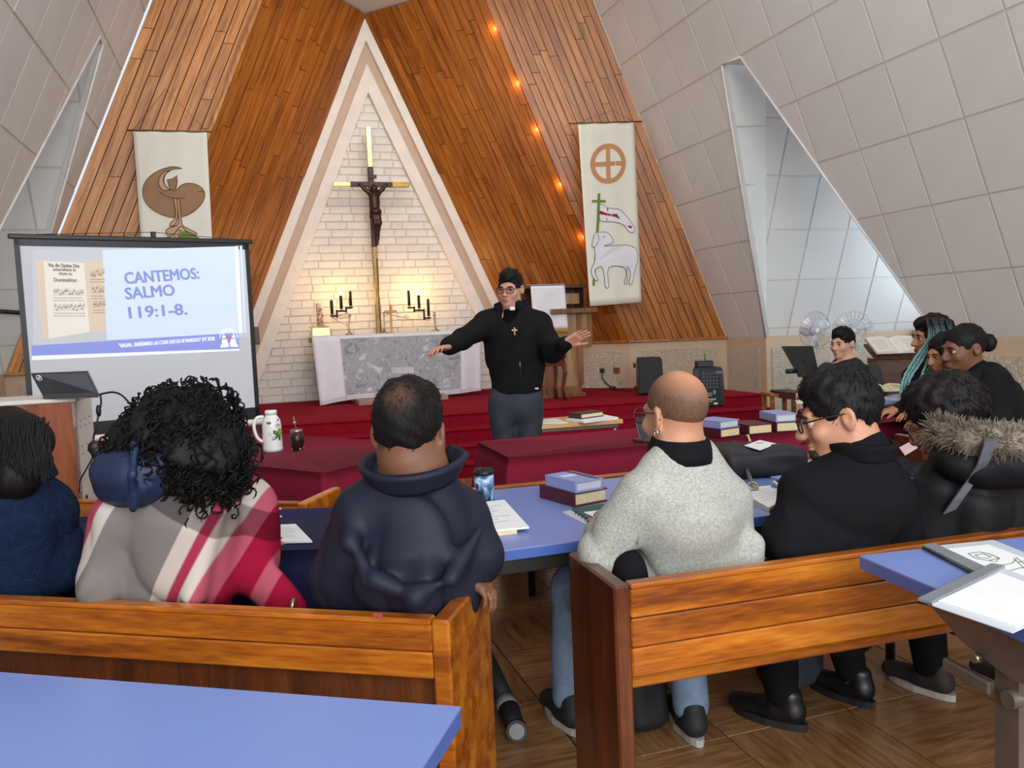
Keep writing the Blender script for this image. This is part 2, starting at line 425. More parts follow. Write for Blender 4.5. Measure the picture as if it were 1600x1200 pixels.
# ---- left roof slope with its dormer
nL = Vector((1, 0, -.43)).normalized(); oL = Vector((XL, 0, ZW)); sL = SL.normalized()
def uvL(px, py):
    p = on_pl(px, py, np.array(oL), np.array(nL))-oL; return (p.y, p.dot(sL))
C1, C2 = uvL(160, 70), uvL(156, 56); D1, D2 = uvL(79, 364), uvL(0, 355)
ext = lambda a, b: (a[0]+(b[0]-a[0])*(a[1])/(a[1]-b[1]), 0.0)
D1x, D2x = ext(C1, D1), ext(C2, D2)
holeL = [C1, (D1x[0], -.01), (D2x[0], -.01), C2]
if sum((holeL[i][0]*holeL[(i+1) % 4][1]-holeL[(i+1) % 4][0]*holeL[i][1]) for i in range(4)) < 0: holeL = holeL[::-1]
tiled('ceiling', oL, (0, 1, 0), sL, .55, .66, -2.5, 9.3, 0, 4.6, nL, holes=[holeL], off=(6.15, .04))
P3L = lambda q: oL+Vector((0, 1, 0))*q[0]+sL*q[1]
mb = MB()
for a, b in ((C1, D1x), (C2, D2x)): mb.tube([P3L(a)+nL*.004, P3L(b)+nL*.004], .011, 6)
structure(mb.build('trim_2', plain('white edge bead', 'DEDBD5', .5)))
c1, d1 = P3L(C1), P3L(D1x)
pl0 = c1+Vector((0, .05, 0)); e1 = Vector((-1, 0, 0)); e2 = (Vector((0, d1.y-c1.y, d1.z-c1.z))).normalized(); nD2 = e1.cross(e2); nD2 = nD2 if nD2.y < 0 else -nD2
tiled('ceiling', pl0, e1, e2, .56, .62, -.02, 2.2, -.1, (d1-c1).length*1.0, nD2, off=(-.3, -.12), clips=[[(-.02, -.1), (3, -.1), (3, 4), ((d1-c1).dot(e1), (d1-c1).dot(e2)), ][::1]])
structure(MB().tube([on_pl(-12, 484.5, np.array(pl0), np.array(nD2))+nD2*.02, on_pl(40, 488, np.array(pl0), np.array(nD2))+nD2*.02], .022, 8).build('trim_12', plain('black rail', '141414', .5)))
c2, d2 = P3L(C2), P3L(D2x)
structure(MB().prism([c2, c2+Vector((-2.2, 0, 0)), d2+Vector((-2.2, 0, 0)), d2], (0, 1, -.3), .02).build('ceiling', m_tile))

# ---- front walls of boards
ZC = 5.62
apex = on_y(570, 28, 10.9); YF = 10.9
def frameX(z, side): return apex.x+(apex.z-z)*(.432 if side < 0 else .444)*side
fR = Vector((4.76, 9.6, ZW)); fL = Vector((-1.34, 9.54, ZW))
oRb = Vector((XR, 9.2, ZW)); oLb = Vector((XL, 9.4, ZW))
gR = Vector((frameX(ZW, 1), YF, ZW)); gL = Vector((frameX(ZW, -1), YF, ZW))
def boards(name, p0, p1, s0, s1, z1, nb, m, cuts, seed, proud=.004):
    rnd = random.Random(seed); nrm = (p1-p0).cross(s0); nrm = nrm if nrm.y < 0 else -nrm; nrm.normalize()
    H = z1-ZW
    P = lambda a, h: p0.lerp(p1, a)+(s0.lerp(s1, a))*h
    root = structure(MB().prism([P(0, 0)-nrm*.014, P(1, 0)-nrm*.014, P(1, H)-nrm*.014, P(0, H)-nrm*.014], nrm, .03).build(name, m_gap))
    for i in range(nb):
        a0, a1 = i/nb, (i+1)/nb; g = .035/nb*1.2
        hs = [0.0]
        for c in sorted(rnd.uniform(.3, H-.3) for _ in range(cuts)):
            if c-hs[-1] > .3: hs.append(c)
        hs.append(H)
        for k in range(len(hs)-1):
            q = [P(a0+g, hs[k]+.003), P(a1-g, hs[k]+.003), P(a1-g, hs[k+1]-.003), P(a0+g, hs[k+1]-.003)]
            w0 = (q[0]+q[2])/2; R = frame(s0, None, nrm)  # x along the board
            Ri = R.inverted(); pr = rnd.uniform(-.002, proud)
            o = MB().prism([Ri @ (x+nrm*pr-w0) for x in q], Ri @ nrm, .016).build('plank', m)
            o.matrix_basis = Matrix.Translation(w0) @ R.to_4x4(); adopt(o, root, True)
    return root
boards('wall_front', oLb, fL, SL, SL, ZC, 9, m_wood_lit, 3, 1)
boards('wall_front', fL, gL, SL, Vector((.432, 0, 1)), ZC, 15, m_wood_shade, 3, 2, .01)
boards('wall_front', gR, fR, Vector((-.444, 0, 1)), SR, ZC, 16, m_wood_shade, 4, 3, .01)
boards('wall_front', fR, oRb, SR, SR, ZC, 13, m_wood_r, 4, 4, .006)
# corner batten along the left fold
batt = MB().tube([fL+Vector((-.02, -.03, 0)), fL+Vector((-.02, -.03, 0))+SL*(ZC-ZW)], .03, 4).build('trim_3', wood('pale batten', '9A5C2C', 'C98A52', 'DBA670', .4, 12, 5, .05, 2)); structure(batt)
structure(bx('ceiling', (1.8, 6.6, ZC+.05), (3.6, 8.6, .08), m_tile, bev=0))
# ---- triangular chancel frame: bands that step back, and the brick field
def tri(w, z0=.5):
    """horizontal inset w from the outer edge -> (apex, left foot, right foot) as x,z"""
    dz = w/.438; return (apex.x, apex.z-dz), (frameX(z0, -1)+w, z0), (frameX(z0, 1)-w, z0)
def band(name, w0, w1, y, th, m, nm=True):
    mb = MB(); (ax, az), (lx, lz), (rx, rz) = tri(w0); (bx_, bz), (mx, mz), (qx, qz) = tri(w1)
    for L in ([(ax, az), (lx, lz), (mx, mz), (bx_, bz)], [(ax, az), (bx_, bz), (qx, qz), (rx, rz)]):
        mb.prism([Vector((x, y, z)) for x, z in L], (0, -1, 0), th)
    return structure(mb.build(name, m))
band('trim_4', -.02, .125, YF, .2, m_white)
band('trim_5', .125, .25, YF+.09, .12, m_tan)
band('trim_6', .25, .415, YF+.04, .16, m_white)
(bxx, bzz), (blx, blz), (brx, brz) = tri(.415)
YB = YF+.13
brk = structure(MB().prism([Vector((bxx, YB+.012, bzz)), Vector((blx, YB+.012, blz)), Vector((brx, YB+.012, brz))], (0, -1, 0), .1).build('wall_back', m_mortar))
tri2 = [(blx, blz), (brx, brz), (bxx, bzz)]
rnd = random.Random(5); ch = .1035; bl = .30; row = 0; z = .55
while z < bzz-.05:
    x = blx-.3+(row % 2)*bl*.5+rnd.uniform(-.03, .03)
    while x < brx:
        L = bl*rnd.choice((1, 1, 1, .92, .52)); g = .0055
        p = clip_convex([(x+g, z+g*.8), (x+L-g, z+g*.8), (x+L-g, z+ch-g*.8), (x+g, z+ch-g*.8)], tri2)
        if p and area2(p) > .0012:
            cx = sum(q[0] for q in p)/len(p); cz = sum(q[1] for q in p)/len(p); pr = rnd.uniform(-.004, .006)
            t = MB(); inner = [((q[0]-cx)*.96, (q[1]-cz)*.88) for q in p]
            k = len(p); vs = [Vector((q[0]-cx, 0.012, q[1]-cz)) for q in p]+[Vector((a, -pr-.004, b)) for a, b in inner]
            t.add(vs, [tuple(range(k, 2*k))]+[(i, (i+1) % k, (i+1) % k+k, i+k) for i in range(k)])
            o = t.build('brick', m_brick); o.location = (cx, YB, cz); adopt(o, brk, True)
        x += L
    z += ch; row += 1
# ---- low plastered walls with stucco panels
def low_wall(name, pts, z0, z1, into, panels=True, band_=.13, side=.12):
    for a, b in zip(pts[:-1], pts[1:]):
        a, b = Vector((*a, 0)), Vector((*b, 0)); d = (b-a); n = Vector((d.y, -d.x, 0)).normalized(); n = n if n.dot(Vector(into)) > 0 else -n
        q = lambda p, z, o: Vector((p.x, p.y, z))+n*o
        root = structure(MB().prism([q(a, z0, 0), q(b, z0, 0), q(b, z1, 0), q(a, z1, 0)], n, .1).build(name, m_beige))
        L = d.length; s = min(side, L*.2); a2, b2 = a+d*(s/L), b-d*(s/L)
        w0 = (q(a2, z0, .012)+q(b2, z1-band_, .012))/2
        t = MB().prism([q(a2, z0, .012)-w0, q(b2, z0, .012)-w0, q(b2, z1-band_, .012)-w0, q(a2, z1-band_, .012)-w0], n, .02)
        o = t.build('stucco_panel', m_stucco); o.location = w0; adopt(o, root, True)
ctr = (1.8-2, 3, 0)
low_wall('wall_front', [(gR.x-.05, YF-.02), (4.76, 9.6), (6.0, 9.2)], 0, ZW, (-1, -1, 0))
low_wall('wall_right', [(6.0, 9.2), (6.0, 8.35)], 0, ZW, (-1, 0, 0), band_=.12)
low_wall('wall_right', [(6.004, 8.346), (8.4, 8.346)], 0, ZW, (0, -1, 0), side=.08)
low_wall('wall_right', [(8.4, 8.35), (8.4, 5.8)], 0, ZW-.05, (-1, 0, 0))
low_wall('wall_right', [(8.4, 5.804), (6.004, 5.804)], 0, ZW, (0, 1, 0))
low_wall('wall_right', [(6.0, 5.8), (6.0, -2.5)], 0, ZW, (-1, 0, 0), band_=.16)
low_wall('wall_front', [(gL.x+.05, YF-.02), (-1.34, 9.54), (XL, 9.4)], 0, ZW, (1, -1, 0))
low_wall('wall_left', [(XL, 9.4), (XL, 8.9)], 0, ZW, (1, 0, 0))
low_wall('wall_left', [(XL, 6.0), (XL, -2.5)], 0, ZW, (1, 0, 0))
low_wall('wall_left', [(XL-.006, 8.9), (-3.7, 8.9)], 0, ZW, (0, -1, 0))
low_wall('wall_left', [(-3.7, 8.9), (-3.7, 6.0)], 0, ZW, (1, 0, 0))
# pale blocks along the dormer sill
sill = structure(bx('trim_7', (8.38, 7.1, ZW-.03), (.22, 2.5, .04), m_mortar, bev=0))
for i in range(8):
    o = bx('block', (0, 0, 0), (.2, .295, .1), m_brick, bev=.012); o.location = (8.34, 5.98+i*.305, ZW-.02); adopt(o, sill, True)
# wooden ledge under the front boards
for i, (a, b) in enumerate(((gR, fR), (fR, oRb), (gL, fL), (fL, oLb))):
    d = b-a; structure(MB().box((a+b)/2+Vector((0, -.015, -.005)), (d.length, .05, .035), frame(d), .006).build('trim_%d' % (8+i), m_wood_r))
# ---- carpeted stage with steps, its front slightly turned
fe = lambda x, o: Vector((x, 8.55-.1081*(x+1.95)-o, 0))
def step_slab(name, x0, x1, o, z, parent=None):
    q = [fe(x0, o), fe(x1, o), Vector((x1, 11.3, 0)), Vector((x0, 11.3, 0))] if not parent else [fe(x0, o), fe(x1, o), fe(x1, o-.3), fe(x0, o-.3)]
    m = MB().prism([p+UP*z for p in q], UP, z-.001).build(name, m_carpet)
    if parent: adopt(m, parent, True)
    return m
st = structure(step_slab('floor', -1.95, 5.5, 0, .55))
for k in range(4):
    z1 = .55-.1375*k
    if k: step_slab('step', -1.88, 5.5-.05*k, .25*k, z1, st)
    e0, e1_ = (-1.94, 5.49) if k == 0 else (-1.87, 5.49-.05*k)
    adopt(MB().tube([fe(e0, .25*k)+UP*(z1-.012), fe(e1_, .25*k)+UP*(z1-.012)], .0145, 8).build('step_nosing', m_carpet), st, True)
# ================================================================== chancel: altar, cross, banners, screen
m_blk = plain('black painted iron', '15130F', .5, var=.1)
m_blkpl = plain('black plastic', '131416', .45, var=.1)
m_brass = plain('worn brass', 'B08B45', .3, .9, var=.2, sc=30)
m_gold = plain('bright brass sheet', 'E6CF7A', .22, .85, var=.15, sc=25)
m_silver = plain('aged silver', 'A9A18F', .35, .9, var=.15, sc=30)
m_bronze = plain('dark brown bronze', '3B241A', .4, .3, var=.2, sc=30)
m_wax = plain('cream wax', 'E8D9B8', .5, var=.05)
m_blkwax = plain('black wax', '141110', .45, var=.1)
m_dkwood = wood('dark walnut', '3A2013', '57331F', '6E442A', .4, 10, 6, .15, 2, knots=False)
m_mdwood = wood('brown oak', '5C3A20', '7C5330', '936842', .45, 10, 6, .12, 2, knots=False)
m_ltwood = wood('light beech', 'B98850', 'CF9F66', 'DDB27C', .45, 10, 6, .1, 0, knots=False)
m_satin = plain('white satin cloth', 'E9E6EA', .45, var=.03, bump=.1, bsc=300)
m_flame, nt = newmat('candle flame', .5); nt.p.inputs['Emission Color'].default_value = (1, .62, .2, 1); nt.p.inputs['Emission Strength'].default_value = 25
# woven grey lace with a mottled figure-less print
if True:
    m_lace, nt = newmat('grey woven lace panel', .7); co = nt.coord(scale=(1, 1, 1))
    a = nt.n('ShaderNodeTexNoise', Scale=4.5, Detail=7.0, Roughness=.62, Distortion=2.0); nt.l(co, a.inputs['Vector'])
    b = nt.n('ShaderNodeTexVoronoi', Scale=8.0, feature='DISTANCE_TO_EDGE'); nt.l(co, b.inputs['Vector'])
    c1_ = nt.ramp(a.outputs[0], [(.36, lin('8E9096')), (.48, lin('B8BABF')), (.55, lin('A2A4AA')), (.66, lin('DCDCE0'))])
    c2_ = nt.ramp(b.outputs['Distance'], [(0, (.62, .62, .64)), (.05, (1, 1, 1))])
    nt.base(nt.mix(.5, c1_, c2_, 'MULTIPLY'))

# ---- altar table and its cloth
YA = 10.15
tl, tr, bl_, br_ = on_y(487, 527, YA), on_y(752, 515.5, YA), on_y(500, 634, YA-.03), on_y(752, 612, YA-.03)
ZA = (tl.z+tr.z)/2; xa0, xa1 = tl.x, tr.x; xm = (xa0+xa1)/2
al = thing('altar_table', 'wooden altar table standing on the red carpeted platform under a white cloth', 'altar', (xm, YA+.35, .55))
bx('tabletop', (0, 0, ZA-.55-.04), (xa1-xa0-.02, .7, .06), m_mdwood, al)
bx('body', (0, .02, (ZA-.61)/2), (1.1, .42, ZA-.63), m_mdwood, al)
p0 = on_y(556, 638, YA+.0); p1 = on_y(691, 622, YA+.0)
bx('plinth', ((p0.x+p1.x)/2-xm, -.2, .03), (p1.x-p0.x, 1.0, .06), plain('pinkish plinth wood', 'A98577', .5), al)
cl = thing('altar_cloth', 'white satin cloth with a grey lace panel hanging over the altar front', 'altar cloth', (xm, YA, ZA))
def grid_mesh(fn, nu, nv, flip=False):
    vs = [fn(i/nu, j/nv) for j in range(nv+1) for i in range(nu+1)]
    fs = [(j*(nu+1)+i, j*(nu+1)+i+1, (j+1)*(nu+1)+i+1, (j+1)*(nu+1)+i) for j in range(nv) for i in range(nu)]
    if flip: fs = [f[::-1] for f in fs]
    return vs, fs
def drop(u, v):
    t = Vector((xa0+(xa1-xa0)*u, YA-.015, ZA+.006)); b = bl_.lerp(br_, u); b.z += .045*math.sin(u*PI)*(1-.9*u)+.018*math.sin(u*7)
    p = t.lerp(b, v); p.y -= .012*math.sin(u*23+v)*v+.008*math.sin(u*51)*v; return p
vs, fs = grid_mesh(drop, 60, 12)
vt, ft = grid_mesh(lambda u, v: Vector((xa0+(xa1-xa0)*u, YA-.015+.74*v, ZA+.006)), 20, 4, False)
mb = MB().add(vs, fs, 0, True).add(vt, ft, 0, True); o = mb.build('cloth', m_satin, cl, True)
sd = o.modifiers.new('thickness', 'SOLIDIFY'); sd.thickness = .004; sd.offset = 1
u0, u1 = .155, .868
vs, fs = grid_mesh(lambda u, v: drop(u0+(u1-u0)*u, .05+.87*v)+Vector((0, -.004, 0)), 48, 12); MB().add(vs, fs, 0, True).build('lace_panel', m_lace, cl, True)
mb = MB()
for uu in (u0, u1): mb.tube([drop(uu, v/10)+Vector((0, -.005, 0)) for v in range(11)], .006, 5)
mb.tube([drop(i/30, .985)+Vector((0, -.004, 0)) for i in range(31)], .006, 5)
mb.build('hem', m_satin, cl, True)
# small blank tablet woven into the panel
vs, fs = grid_mesh(lambda u, v: drop(u0+(u1-u0)*(.40+.19*u), .53+.10*v)+Vector((0, -.006, 0)), 4, 2); MB().add(vs, fs, 0, True).build('lace_tablet', plain('pale lace', 'CFCFD3', .7), cl, True)
YI = YA+.42; ZT = ZA+.009
def px_m(px, py, y): return on_y(px, py, y)
# ---- paschal candle
b = on_y(501.5, 525, YI-.1); t = thing('paschal_candle', 'thick cream candle with red relief on a brass box at the altar\'s left end', 'candle', (b.x, YI-.1, ZT))
bx('base_box', (0, 0, .055), (.225, .14, .11), m_gold, t, .006); bx('base_rim', (-.02, 0, .118), (.235, .15, .014), m_brass, t, .004)
MB().lathe([(.0, .125), (.041, .125), (.041, .415), (.036, .42), (.0, .421)], n=18).build('candle_body', m_wax, t)
mb = MB(); rnd = random.Random(3)
for i in range(22):
    a = -PI/2+rnd.uniform(-1, 1); mb.ell((.041*math.cos(a), .041*math.sin(a), rnd.uniform(.16, .36)), (.008, .006, .014), None, 6, 4)
mb.build('relief', plain('red and gold wax relief', 'B8502A', .5, var=.35, sc=40), t)
# ---- two branched candelabra
def candelabrum(label, base_px, candles, side, lit, yy):
    b = on_y(base_px[0], base_px[1], yy); t = thing('candelabrum', label, 'candelabrum', (b.x, yy, ZT), 0, 'iron candelabra on the altar')
    P = lambda x, y, dy=0: on_y(x, y, yy+dy)-Vector((b.x, yy, ZT))
    MB().lathe([(0, 0), (.055, 0), (.058, .008), (.03, .022), (.02, .04), (.0, .045)], n=16).build('base', m_silver, t)
    top = P(base_px[0]-1*side, base_px[1]-29); MB().tube([(0, 0, .03), (.004*side, 0, .1), top], [.012, .007, .008], 8).build('stem', m_silver, t)
    c0 = top; lowc = P(candles[0][0] if side < 0 else candles[-1][0], (candles[0] if side < 0 else candles[-1])[2]+6)
    mb = MB(); N = 18; mid = (c0+lowc)/2+Vector((0, 0, -.05))
    mb.tube([c0*(1-q)**2+mid*2*q*(1-q)+lowc*q*q for q in (i/N for i in range(N+1))], .006, 6)
    for cc, r0, s in ((top+Vector((.035*-side*-1, 0, -.02)), .05, 1), (mid+Vector((0, 0, .035)), .035, -1)):
        mb.tube([cc+Vector((math.cos(a*.6)*r0*(1-a/16)*s, 0, math.sin(a*.6)*r0*(1-a/16))) for a in range(14)], .005, 6)
    mb.tube([P(base_px[0], base_px[1]-12), P(base_px[0]+side*14, base_px[1]-17), lowc+Vector((.02, 0, -.0))], .004, 6)
    mb.build('scroll_arm', m_silver, t)
    mb = MB(); hw = .02
    pts = [P(c[0], c[2]+1) for c in candles]
    for i, p in enumerate(pts):
        mb.box(p+Vector((0, 0, -.012)), (.05, .03, .024), None, .003)
        if i+1 < len(pts):
            q = pts[i+1]; mx = (p.x+q.x)/2
            lo, hi = min(p.z, q.z), max(p.z, q.z)
            mb.box((mx, 0, (lo+hi)/2-.02), (.024, .02, hi-lo+.04), None, .003)
            mb.box(((p.x+mx)/2, 0, p.z-.018), (abs(mx-p.x)+.02, .02, .022), None, .003); mb.box(((q.x+mx)/2, 0, q.z-.018), (abs(mx-q.x)+.02, .02, .022), None, .003)
    mb.build('stepped_holder', m_blk, t)
    for i, c in enumerate(candles):
        z1 = P(c[0], c[1]); z0 = P(c[0], c[2]); k = MB().lathe([(0, 0), (.0195, 0), (.0195, z1.z-z0.z-.006), (.014, z1.z-z0.z), (.0, z1.z-z0.z)], n=12).build('candle', m_blkwax, t); k.location = z0
        MB().tube([(0, 0, 0), (.002, 0, .012)], .0015, 5).build('wick', m_blk, k).location = (0, 0, z1.z-z0.z)
        if i == lit:
            f = MB().lathe([(0, .0), (.012, .010), (.016, .026), (.010, .05), (.0, .085)], n=10).build('flame', m_flame, k, label='lit candle flame'); f.location = (0, 0, z1.z-z0.z+.008)
            l = bpy.data.lights.new('flame_light', 'POINT'); l.energy = 7; l.color = (1, .55, .16); l.shadow_soft_size = .02
            lo = bpy.data.objects.new('flame_light', l); COL.objects.link(lo); lo.location = z1+Vector((b.x, yy, ZT))+Vector((0, .06, .05))
candelabrum('black iron candelabrum with stepped candles left of the tall crucifix', (546, 521), [(519, 469, 491), (533.5, 462, 483), (548, 455, 478)], -1, 1, YI)
candelabrum('black iron candelabrum with stepped candles right of the tall crucifix', (600.5, 517), [(639.5, 454, 478), (655, 461, 482), (670, 467, 494)], 1, 1, YI+.12)
# ---- small wooden cross and candlestick
b = on_y(612, 518, YI-.12); t = thing('altar_cross', 'small pale wooden cross standing on the altar top', 'cross', (b.x, YI-.12, ZT))
zt = on_y(609, 476, YI-.12).z-ZT; bx('upright', (0, 0, zt/2), (.03, .022, zt), m_ltwood, t); bx('crossbar', (0, 0, zt*.76), (.165, .02, .03), m_ltwood, t); bx('foot', (0, 0, .008), (.08, .06, .016), m_ltwood, t)
b = on_y(680, 516, YI); t = thing('candlestick', 'empty silver candlestick near the right end of the altar', 'candlestick', (b.x, YI, ZT))
h = on_y(679, 487, YI).z-ZT
MB().lathe([(0, 0), (.062, 0), (.06, .012), (.028, .03), (.014, .045), (.02, .06), (.012, .075), (.016, h*.6), (.011, h*.7), (.024, h*.84), (.012, h*.88), (.022, h), (.0, h)], n=16).build('stick', m_silver, t)
# ---- the tall crucifix
YC_ = 10.72
ct_, cb_ = on_y(575, 199, YC_), on_y(592, 518, YC_); al_, ar_ = on_y(520, 289, YC_), on_y(638.5, 288, YC_); xC = (ct_.x+cb_.x)/2; zA = (al_.z+ar_.z)/2
cr = thing('crucifix', 'tall brass and bronze crucifix standing against the white brick wall', 'crucifix', (xC, YC_, .55))
Z = lambda z: z-.55
zb1, zb2 = on_y(583, 262, YC_).z, on_y(590, 386, YC_).z
bx('upright', (0, 0, Z(zb1)/2), (.066, .06, Z(zb1)), plain('patinated brass', '8F7440', .35, .8, var=.25, sc=12), cr, .006)
bx('upper_plate', (0, -.006, (Z(zb1)+Z(ct_.z))/2), (.068, .064, ct_.z-zb1), m_gold, cr, .006)
bx('middle_plate', (0, -.01, (Z(zb1)+Z(zb2))/2), (.072, .066, zb1-zb2), m_bronze, cr, .006)
bx('groove', (.018, -.032, Z(zb2)/2), (.014, .006, Z(zb2)-.3), m_bronze, cr, .002)
aL, aR = al_.x-xC, ar_.x-xC
bx('crossbar', ((aL+aR)/2, -.004, Z(zA)), ((aR-aL)*.56, .07, .062), m_bronze, cr, .006)
bx('left_arm_plate', (aL+(aR-aL)*.12, -.002, Z(zA)), ((aR-aL)*.24, .066, .06), m_gold, cr, .006)
bx('right_arm_plate', (aR-(aR-aL)*.12, -.002, Z(zA)), ((aR-aL)*.24, .066, .06), m_brass, cr, .006)
bx('stand', (0, 0, .02), (.4, .3, .04), m_dkwood, cr)
CORPUS = (cr, xC, YC_)
# ---- hanging banners
m_cream = plain('cream banner cloth', 'E9E6D6', .8, var=.02, bump=.1, bsc=350)
m_fb = plain('brown felt', '9C7859', .85, var=.04); m_fo = plain('brown outline thread', '6B4E36', .8); m_fp = plain('pink beige felt', 'CFA184', .85, var=.04)
m_fg = plain('green felt', '6E8A35', .85, var=.04); m_fw = plain('white felt', 'E6E5EA', .85, var=.02); m_fr = plain('red felt', 'A5172E', .85); m_fc = plain('tan felt', 'C58E60', .85, var=.04); m_ft = plain('grey thread', '77787A', .8)
def banner(label, rod, corners, y, peg, name='hanging_banner'):
    TL, TR, BR, BL = [on_y(*c, y) for c in corners]; r0, r1 = on_y(*rod[0], y), on_y(*rod[1], y)
    t = thing(name, label, 'banner', tuple((TL+TR)/2))
    f = lambda u, v: TL.lerp(TR, u).lerp(BL.lerp(BR, u), v)+Vector((0, .006*math.sin(u*9+1)*v+.004*math.sin(u*17+v*3), 0))
    vs, fs = grid_mesh(f, 16, 24); o = MB().add(vs, fs, 0, True).build('cloth', m_cream, t, True); sd = o.modifiers.new('thickness', 'SOLIDIFY'); sd.thickness = .003
    MB().tube([r0, r1], .011, 8).build('rod', m_mdwood if name else m_mdwood, t, True)
    pk = on_y(*peg, y+.08); MB().tube([TL, pk, TR], .003, 5).build('cord', m_mdwood, t, True)
    def art(nm, pts, m, lift=.009, line=None):
        P = [f(*q)+Vector((0, -lift, 0)) for q in pts]
        MB().prism(P, (0, -1, 0), .0015).build(nm, m, t, True)
        if line: MB().tube([p+Vector((0, -.0006, 0)) for p in P], .0045, 4, closed=True).build(nm+'_outline', line, t, True)
    def line(nm, pts, m, r=.0045, lift=.011): MB().tube([f(*q)+Vector((0, -lift, 0)) for q in pts], r, 4).build(nm, m, t, True)
    return t, f, art, line
def crv(pts, n=6, closed=True):
    """Catmull-Rom through 2d points"""
    k = len(pts); out = []
    for i in range(k if closed else k-1):
        p0, p1, p2, p3 = (pts[(i+d) % k] if closed else pts[max(0, min(k-1, i+d))] for d in (-1, 0, 1, 2))
        for s in range(n):
            u = s/n; out.append(tuple(.5*((2*b)+(c-a)*u+(2*a-5*b+4*c-d)*u*u+(3*b-a-3*c+d)*u**3) for a, b, c, d in zip(p0, p1, p2, p3)))
    if not closed: out.append(tuple(pts[-1]))
    return out
# left banner: brown bird over its chicks (zoom frame 923 x 1200 px of a 150 x 195 px crop)
t, f, art, line = banner('cream banner with a brown bird, partly hidden by the projection screen', ((199, 203.5), (331, 206)), [(208, 203), (323, 205.5), (332, 385), (221, 385)], 9.3, (259, 139))
def q(x, y):
    X, Y = 200+x*150/923, 190+y*195/1200; v = (Y-204)/181; x0 = 208+13*v; x1 = 323+9*v; return ((X-x0)/(x1-x0), v)
art('hill', [q(*p) for p in crv([(340, 1130), (370, 1105), (480, 1095), (500, 1060), (540, 1048), (600, 1065), (690, 1120), (695, 1150), (520, 1150), (350, 1150)])], m_fg, .007, m_cream)
art('bird_body', [q(*p) for p in crv([(512, 447), (430, 432), (330, 455), (230, 510), (160, 590), (140, 680), (165, 770), (240, 850), (340, 900), (430, 922), (530, 910), (630, 860), (710, 780), (738, 700), (715, 640), (650, 598), (570, 588), (500, 615), (460, 660), (400, 655), (350, 600), (345, 540), (380, 480), (450, 452)], 5)], m_fb, .008, m_fo)
art('bird_neck', [q(*p) for p in crv([(400, 470), (340, 490), (300, 545), (295, 600), (330, 655), (385, 655), (345, 600), (335, 545), (360, 500)])], m_fp, .011, m_fo)
art('bird_head', [q(*p) for p in ((370, 560), (430, 548), (466, 516), (470, 570), (458, 650), (400, 655), (388, 600))], m_fb, .012, m_fo)
line('wing_line', [q(*p) for p in crv([(300, 670), (380, 720), (470, 735), (560, 720), (640, 675), (735, 665)], 5, False)], m_fo)
art('bird_leg', [q(*p) for p in crv([(440, 750), (465, 752), (475, 900), (450, 990), (400, 1005), (410, 970), (450, 930), (455, 860)])], m_fp, .012, m_fo)
art('bird_leg', [q(*p) for p in crv([(470, 750), (490, 750), (505, 900), (520, 990), (580, 1030), (655, 1070), (640, 1088), (560, 1055), (505, 1010), (440, 1080), (380, 1095), (362, 1050), (400, 1020), (460, 1000), (485, 960), (480, 880)])], m_fp, .0125, m_fo)
art('chick', [q(*p) for p in crv([(515, 1040), (465, 1050), (440, 1085), (450, 1120), (480, 1120), (485, 1075)])], m_fp, .013, m_fo)
# right banner: ringed cross, flag and lamb (zoom frame 503 x 1200 of 130 x 310)
t, f, art, line = banner('tall cream banner with a ringed cross and a white lamb carrying a flag', ((889, 193), (1003, 190)), [(903, 192), (990, 190), (1002.5, 472), (922, 478.5)], 9.02, (957, 172))
def q(x, y):
    X, Y = 890+x*130/503, 180+y*310/1200; v = (Y-191)/284; x0 = 903+19*v; x1 = 990+12.5*v; return ((X-x0)/(x1-x0), v)
ring = lambda r, n=36: [(230+108*r*math.cos(2*PI*i/n), 290+120*r*math.sin(2*PI*i/n)) for i in range(n)]
mb = MB(); A_, B_ = ring(1), ring(.76)
for i in range(36):
    j = (i+1) % 36; mb.prism([f(*q(*p))+Vector((0, -.009, 0)) for p in (A_[i], A_[j], B_[j], B_[i])], (0, -1, 0), .002)
mb.build('ring', m_fc, t, True)
for i, poly in enumerate((((216, 180), (240, 180), (245, 405), (219, 405)), ((128, 280), (330, 276), (330, 303), (128, 306)))): art('ring_cross', [q(*p) for p in poly], m_fc, .0095)
art('flag', [q(*p) for p in crv([(180, 533), (230, 555), (300, 570), (350, 620), (392, 695), (362, 710), (320, 660), (250, 640), (180, 625)], 4)], m_fw, .008, m_ft)
art('flag_stripe', [q(*p) for p in crv([(180, 570), (240, 592), (300, 598), (345, 640), (372, 672), (364, 686), (320, 640), (270, 612), (180, 590)], 4)], m_fr, .0095)
art('flag_bar', [q(*p) for p in ((217, 556), (230, 556), (222, 636), (205, 632))], m_fr, .0095)
art('staff', [q(*p) for p in ((166, 466), (182, 466), (178, 620), (150, 1020), (136, 1018), (160, 640))], m_fg, .009)
art('staff_crossbar', [q(*p) for p in ((132, 503), (215, 507), (215, 522), (132, 518))], m_fg, .0095)
art('lamb', [q(*p) for p in crv([(150, 705), (190, 698), (225, 705), (255, 745), (250, 768), (205, 782), (230, 785), (340, 785), (395, 810), (408, 850), (405, 900), (395, 925), (375, 1020), (356, 1022), (365, 960), (345, 920), (345, 1015), (328, 1015), (340, 960), (320, 918), (230, 918), (232, 1030), (212, 1030), (205, 960), (190, 908), (150, 925), (160, 970), (170, 985), (150, 985), (128, 930), (150, 860), (145, 790), (132, 780), (138, 740)], 3)], m_fw, .011, m_ft)
line('lamb_ear', [q(*p) for p in crv([(165, 710), (172, 740), (150, 785), (135, 782)], 4, False)], m_ft, .004, .014)
line('lamb_eye', [q(198, 727), q(208, 729)], m_ft, .006, .014)
